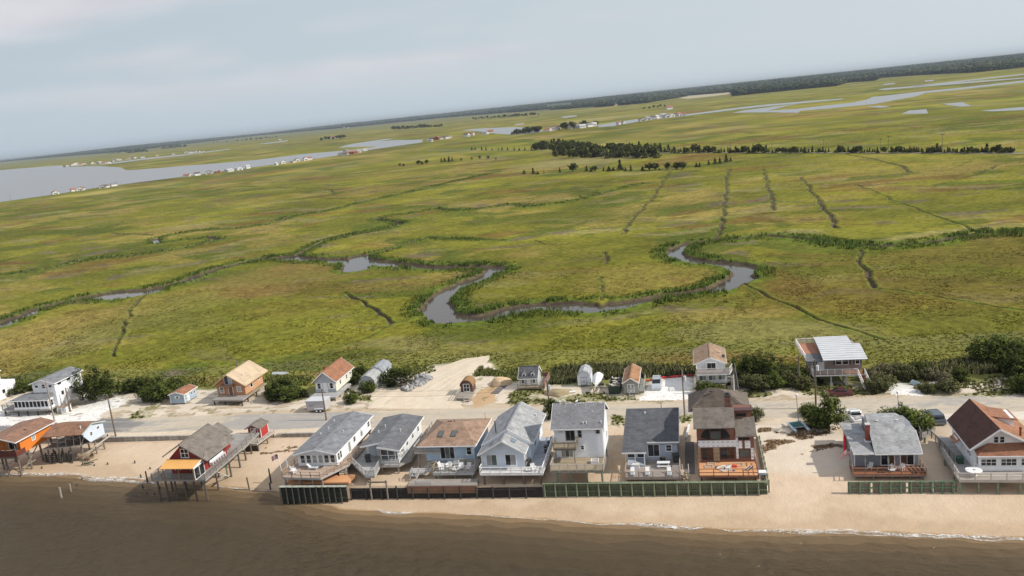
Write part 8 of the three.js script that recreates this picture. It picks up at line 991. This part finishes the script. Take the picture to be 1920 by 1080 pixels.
{ const R = rng(8); const cl = [[.75, .73, .70], [.10, .14, .3], [.05, .3, .25], [.6, .5, .2], [.03, .03, .03], [.7, .1, .05]]; for (let k = 0; k < 26; k++) { const x = 1.2 + R() * 2.4, z = -118.3 - R() * 1.6, s = .18 + R() * .35; single('rubbish_bag', [beam([x, 3.21 + s * .3, z], [x + s * 1.4, 3.21 + s * .35, z + (R() - .5) * .6], s, s * .6)], M('plain', k < 16 ? cl[0] : cl[1 + k % 5]), 'rumpled sheet or scrap in the building clutter on the plywood deck', 'debris', [x, 3.2, z], 'building clutter on the plywood deck'); } for (const [x, z] of [[.2, -119.4], [.6, -120.2], [4.5, -119.9]]) single('window_frame', [cb(x, 3.22, z, 1.2, .1, .12), cb(x, 3.22, z - .9, 1.2, .1, .12), cb(x - .55, 3.22, z - .45, .1, .1, .8), cb(x + .55, 3.22, z - .45, .1, .1, .8)], M('plain', [.55, .52, .45]), 'loose window frame lying on the plywood deck', 'window frame', [x, 3.2, z], 'loose frames on the plywood deck'); for (let k = 0; k < 4; k++) single('plank', beam([5.0 + k * .3, 3.28 + k * .02, -118.4], [5.9 + k * .2, 3.5, -119.3], .16, .06), k % 2 ? M('plain', [.06, .06, .06]) : M('plain', [.7, .65, .6]), 'loose plank in the stack at the plywood deck corner', 'plank', [5.4, 3.2, -118.8], 'loose planks on the plywood deck'); }
{ const t = thing('wheelbarrow', 'small white and blue dinghy tub by the bulkhead return wall', 'tub', [7.6, 2.0, -118.4]); part(t, 'tub', [bx(7.0, 8.2, 2.7, 3.0, -118.9, -118.0)], M('plain', [.60, .72, .80])); part(t, 'rim', [bx(6.95, 8.25, 3.0, 3.05, -118.95, -117.95)], WHITE); part(t, 'stand', [cb(7.2, 1.9, -118.5, .1, .8, .1), cb(8.0, 1.9, -118.5, .1, .8, .1)], DARKPILE); }
// gulls on the ridge
{ const body = new THREE.SphereGeometry(.16, 10, 8); body.scale(1.7, .9, .8); body.translate(0, .22, 0); const head = new THREE.SphereGeometry(.09, 8, 6); head.translate(.26, .38, 0); const beak = new THREE.ConeGeometry(.03, .12, 5); beak.rotateZ(-Math.PI / 2); beak.translate(.39, .37, 0); const tail = new THREE.ConeGeometry(.1, .3, 5); tail.rotateZ(Math.PI / 2); tail.translate(-.33, .22, 0); const legs = mergeGeometries([rod([0, 0, .05], [0, .12, .05], .012), rod([0, 0, -.05], [0, .12, -.05], .012)]); const g = mergeGeometries([body, head, beak, tail, legs].map(q => q.toNonIndexed())); for (const [x, r] of [[-21.9, .3], [-21.1, 2.6], [-19.2, 1.0]]) { const m = new THREE.Mesh(g, M('plain', [.8, .8, .8])); m.name = numbered('gull'); m.position.set(x, 12.14, -124.4); m.rotation.y = r; m.castShadow = true; m.userData = { label: 'white gull perched on the ridge of the tall white house', category: 'bird', group: 'gulls on the ridge' }; scene.add(m); } }
// ===== far away: river hamlets, farmhouses and poles =====
{
  const R = rng(21), wm = [[.80, .80, .78], [.62, .62, .60], [.75, .70, .60], [.40, .12, .08]].map(c => M('plain', c)), rm = [[.22, .22, .24], [.35, .14, .09], [.50, .50, .50], [.16, .12, .10]].map(c => M('plain', c));
  const geoW = prism([[-.5, 0], [.5, 0], [.5, .62], [0, 1], [-.5, .62]], 'z', -.5, .5), geoR = mergeGeometries([slabc([[-.56, .6, -.54], [-.56, .6, .54], [0, 1.03, .54], [0, 1.03, -.54]], .05), slabc([[0, 1.03, -.54], [0, 1.03, .54], [.56, .6, .54], [.56, .6, -.54]], .05)]), geoF = mergeGeometries([bx(-.3, -.12, .2, .45, .5, .512), bx(.12, .3, .2, .45, .5, .512), bx(-.06, .06, 0, .4, .5, .512)]);
  const house = (px, py, w, h, d, label, group, wi, ri, ry) => { w *= .8; h *= .8; d *= .8; const g = G(px, py, 1), o = new THREE.Group(); o.name = numbered('river_house'); o.position.set(g[0], .9, g[1]); o.rotation.y = ry ?? R() * 3; o.scale.set(w, h, d); o.userData = { label, category: 'house', group }; for (const [n, q, m] of [['wall', geoW, wm[wi ?? Math.floor(R() * 2.6)]], ['roof', geoR, rm[ri ?? Math.floor(R() * 4)]], ['window', geoF, GLASS]]) { const e = new THREE.Mesh(q, m); e.name = n; e.castShadow = e.receiveShadow = true; o.add(e); } scene.add(o); };
  const row = (pts, label, group, w = 9, h = 6) => pts.forEach(([x, y, s = 1, wi, ri]) => house(x, y, w * s * (.8 + R() * .4), h * (.8 + R() * .5), w * 1.2 * s, label, group, wi, ri));
  row([[104, 364, 1, 0, 1], [137, 359, .6], [152, 357, 1.2, 0], [196, 352, 1.2, 0], [214, 349, .8, 0], [352, 331, 1, 0], [370, 329, .8, 0], [392, 326, 1.1, 1, 3], [408, 324, .8, 3], [430, 322, 1.1, 1, 2], [448, 319, 1, 0, 2], [465, 316, .6, 0]], 'white house on the near bank of the wide inlet', 'houses on the near bank of the inlet', 11, 6);
  row([[517, 310, 1], [530, 307, 1], [548, 305, 1], [557, 303, 1], [573, 301, .9], [580, 300, 1]], 'small house among trees where the inlet narrows', 'houses where the inlet narrows', 9, 6);
  row([[640, 291, 1], [648, 291, 1, 1, 3], [655, 288, 1.1, 3, 1], [664, 288, 1.1, 3, 1], [672, 286, 1, 0], [650, 286, 1], [685, 283, .8]], 'house in the cluster on the river point', 'houses on the river point', 10, 7);
  row([[806, 266, 1], [812, 262, 1.1, 3, 3], [820, 262, 1, 3, 1], [828, 261, 1], [837, 260, 1], [842, 259, 1]], 'house at the bend beyond the river point', 'houses at the river bend', 12, 8);
  row([[875, 256, 1, 0], [885, 254, .8], [910, 252, 1], [920, 250, 1], [1028, 246, 1], [1035, 245, 1, 1], [1042, 244, 1.2, 0], [1072, 241, 1], [1082, 240, 1.2, 1], [1092, 240, 1, 0], [1105, 238, 1, 0], [1113, 237, .9]], 'house beside the marina pond in the river hamlet', 'houses beside the marina pond', 13, 8);
  row([[1205, 227, 1], [1215, 225, 1], [1222, 223, 1.1], [1230, 222, 1], [1236, 221, 1.1, 0], [1243, 220, 1.2, 0], [1250, 220, 1], [1258, 219, 1], [1265, 217, 1.1, 2], [1272, 217, .8], [1160, 233, .6], [1168, 232, .6], [1283, 216, .6]], 'pale house in the hamlet along the straight river reach', 'houses along the straight reach', 14, 8);
  row([[115, 313, 1], [124, 313, 1, 1, 3], [135, 311, 1.1, 0], [143, 310, 1], [150, 310, 1.1, 2, 1], [158, 309, 1], [172, 308, 1], [186, 307, 1.3, 0], [195, 308, 1], [203, 307, 1, 0], [211, 303, 1], [218, 301, 1], [225, 301, .9, 0], [240, 299, 1], [251, 297, 1.2, 0], [268, 296, 1, 0], [295, 293, .8], [325, 291, .8], [350, 287, 1.1, 0], [357, 287, 1], [365, 286, 1], [375, 286, .9], [382, 286, .9]], 'house on the village spit across the bay', 'houses on the village spit', 16, 9);
  row([[525, 263, .8], [617, 242, 1], [628, 241, 1], [645, 240, 1.3], [652, 240, 1], [616, 260, 1.2, 0], [625, 259, 1], [705, 230, 1], [795, 223, 1.2], [805, 222, 1.3], [815, 221, 1.3], [825, 220, 1.6], [835, 219, 2, 0, 2], [1095, 195, 1.6, 0, 2], [1115, 196, 1], [955, 208, 1], [1255, 205, .8]], 'distant farm building along the forest edge', 'farm buildings along the forest edge', 22, 11);
  const pm = M('wood', [.2, .17, .14]), pg = rod([0, 0, 0], [0, 8.5, 0], .13, .09, 6), ag = mergeGeometries([bx(-1.1, 1.1, 7.8, 8.0, -.06, .06)]);
  for (const [x, y, s] of [[1447, 285, 1], [1545, 284, 1.1], [1651, 284, 1.1], [1666, 284, 1.3], [1767, 284, 1.4], [1230, 286, 1], [1370, 285, 1], [1175, 276, .9], [890, 281, 1], [965, 281, .8], [20, 377, 1], [80, 368, .8], [176, 356, .9], [220, 350, 1]]) { const g = G(x, y, 1), o = new THREE.Group(); o.name = numbered('causeway_pole'); o.position.set(g[0], .8, g[1]); o.scale.setScalar(s); o.userData = { label: 'distant utility pole rising along the marsh road', category: 'pole', group: 'poles along the marsh road' }; for (const [n, q] of [['shaft', pg], ['crossarm', ag]]) { const e = new THREE.Mesh(q, pm); e.name = n; o.add(e); } scene.add(o); }
  // the causeway itself
  const pts = [[800, 281.5], [1000, 281.6], [1150, 284], [1240, 286.2], [1450, 286.2], [1700, 286.8], [1960, 287.5]].map(p => G(p[0], p[1], 1.2)), pos = [], idx = []; pts.forEach((p, k) => { pos.push(p[0], 1.25, p[1] + 3, p[0], 1.25, p[1] - 3); if (k + 1 < pts.length) { const a = 2 * k; idx.push(a, a + 2, a + 1, a + 1, a + 2, a + 3); } }); const cg = new THREE.BufferGeometry(); cg.setAttribute('position', new THREE.Float32BufferAttribute(pos, 3)); cg.setIndex(idx); cg.computeVertexNormals(); structure('causeway_road', cg, new THREE.MeshStandardMaterial({ color: lin([.32, .29, .24]), roughness: 1, side: THREE.DoubleSide }));
}
renderer.render(scene, camera);
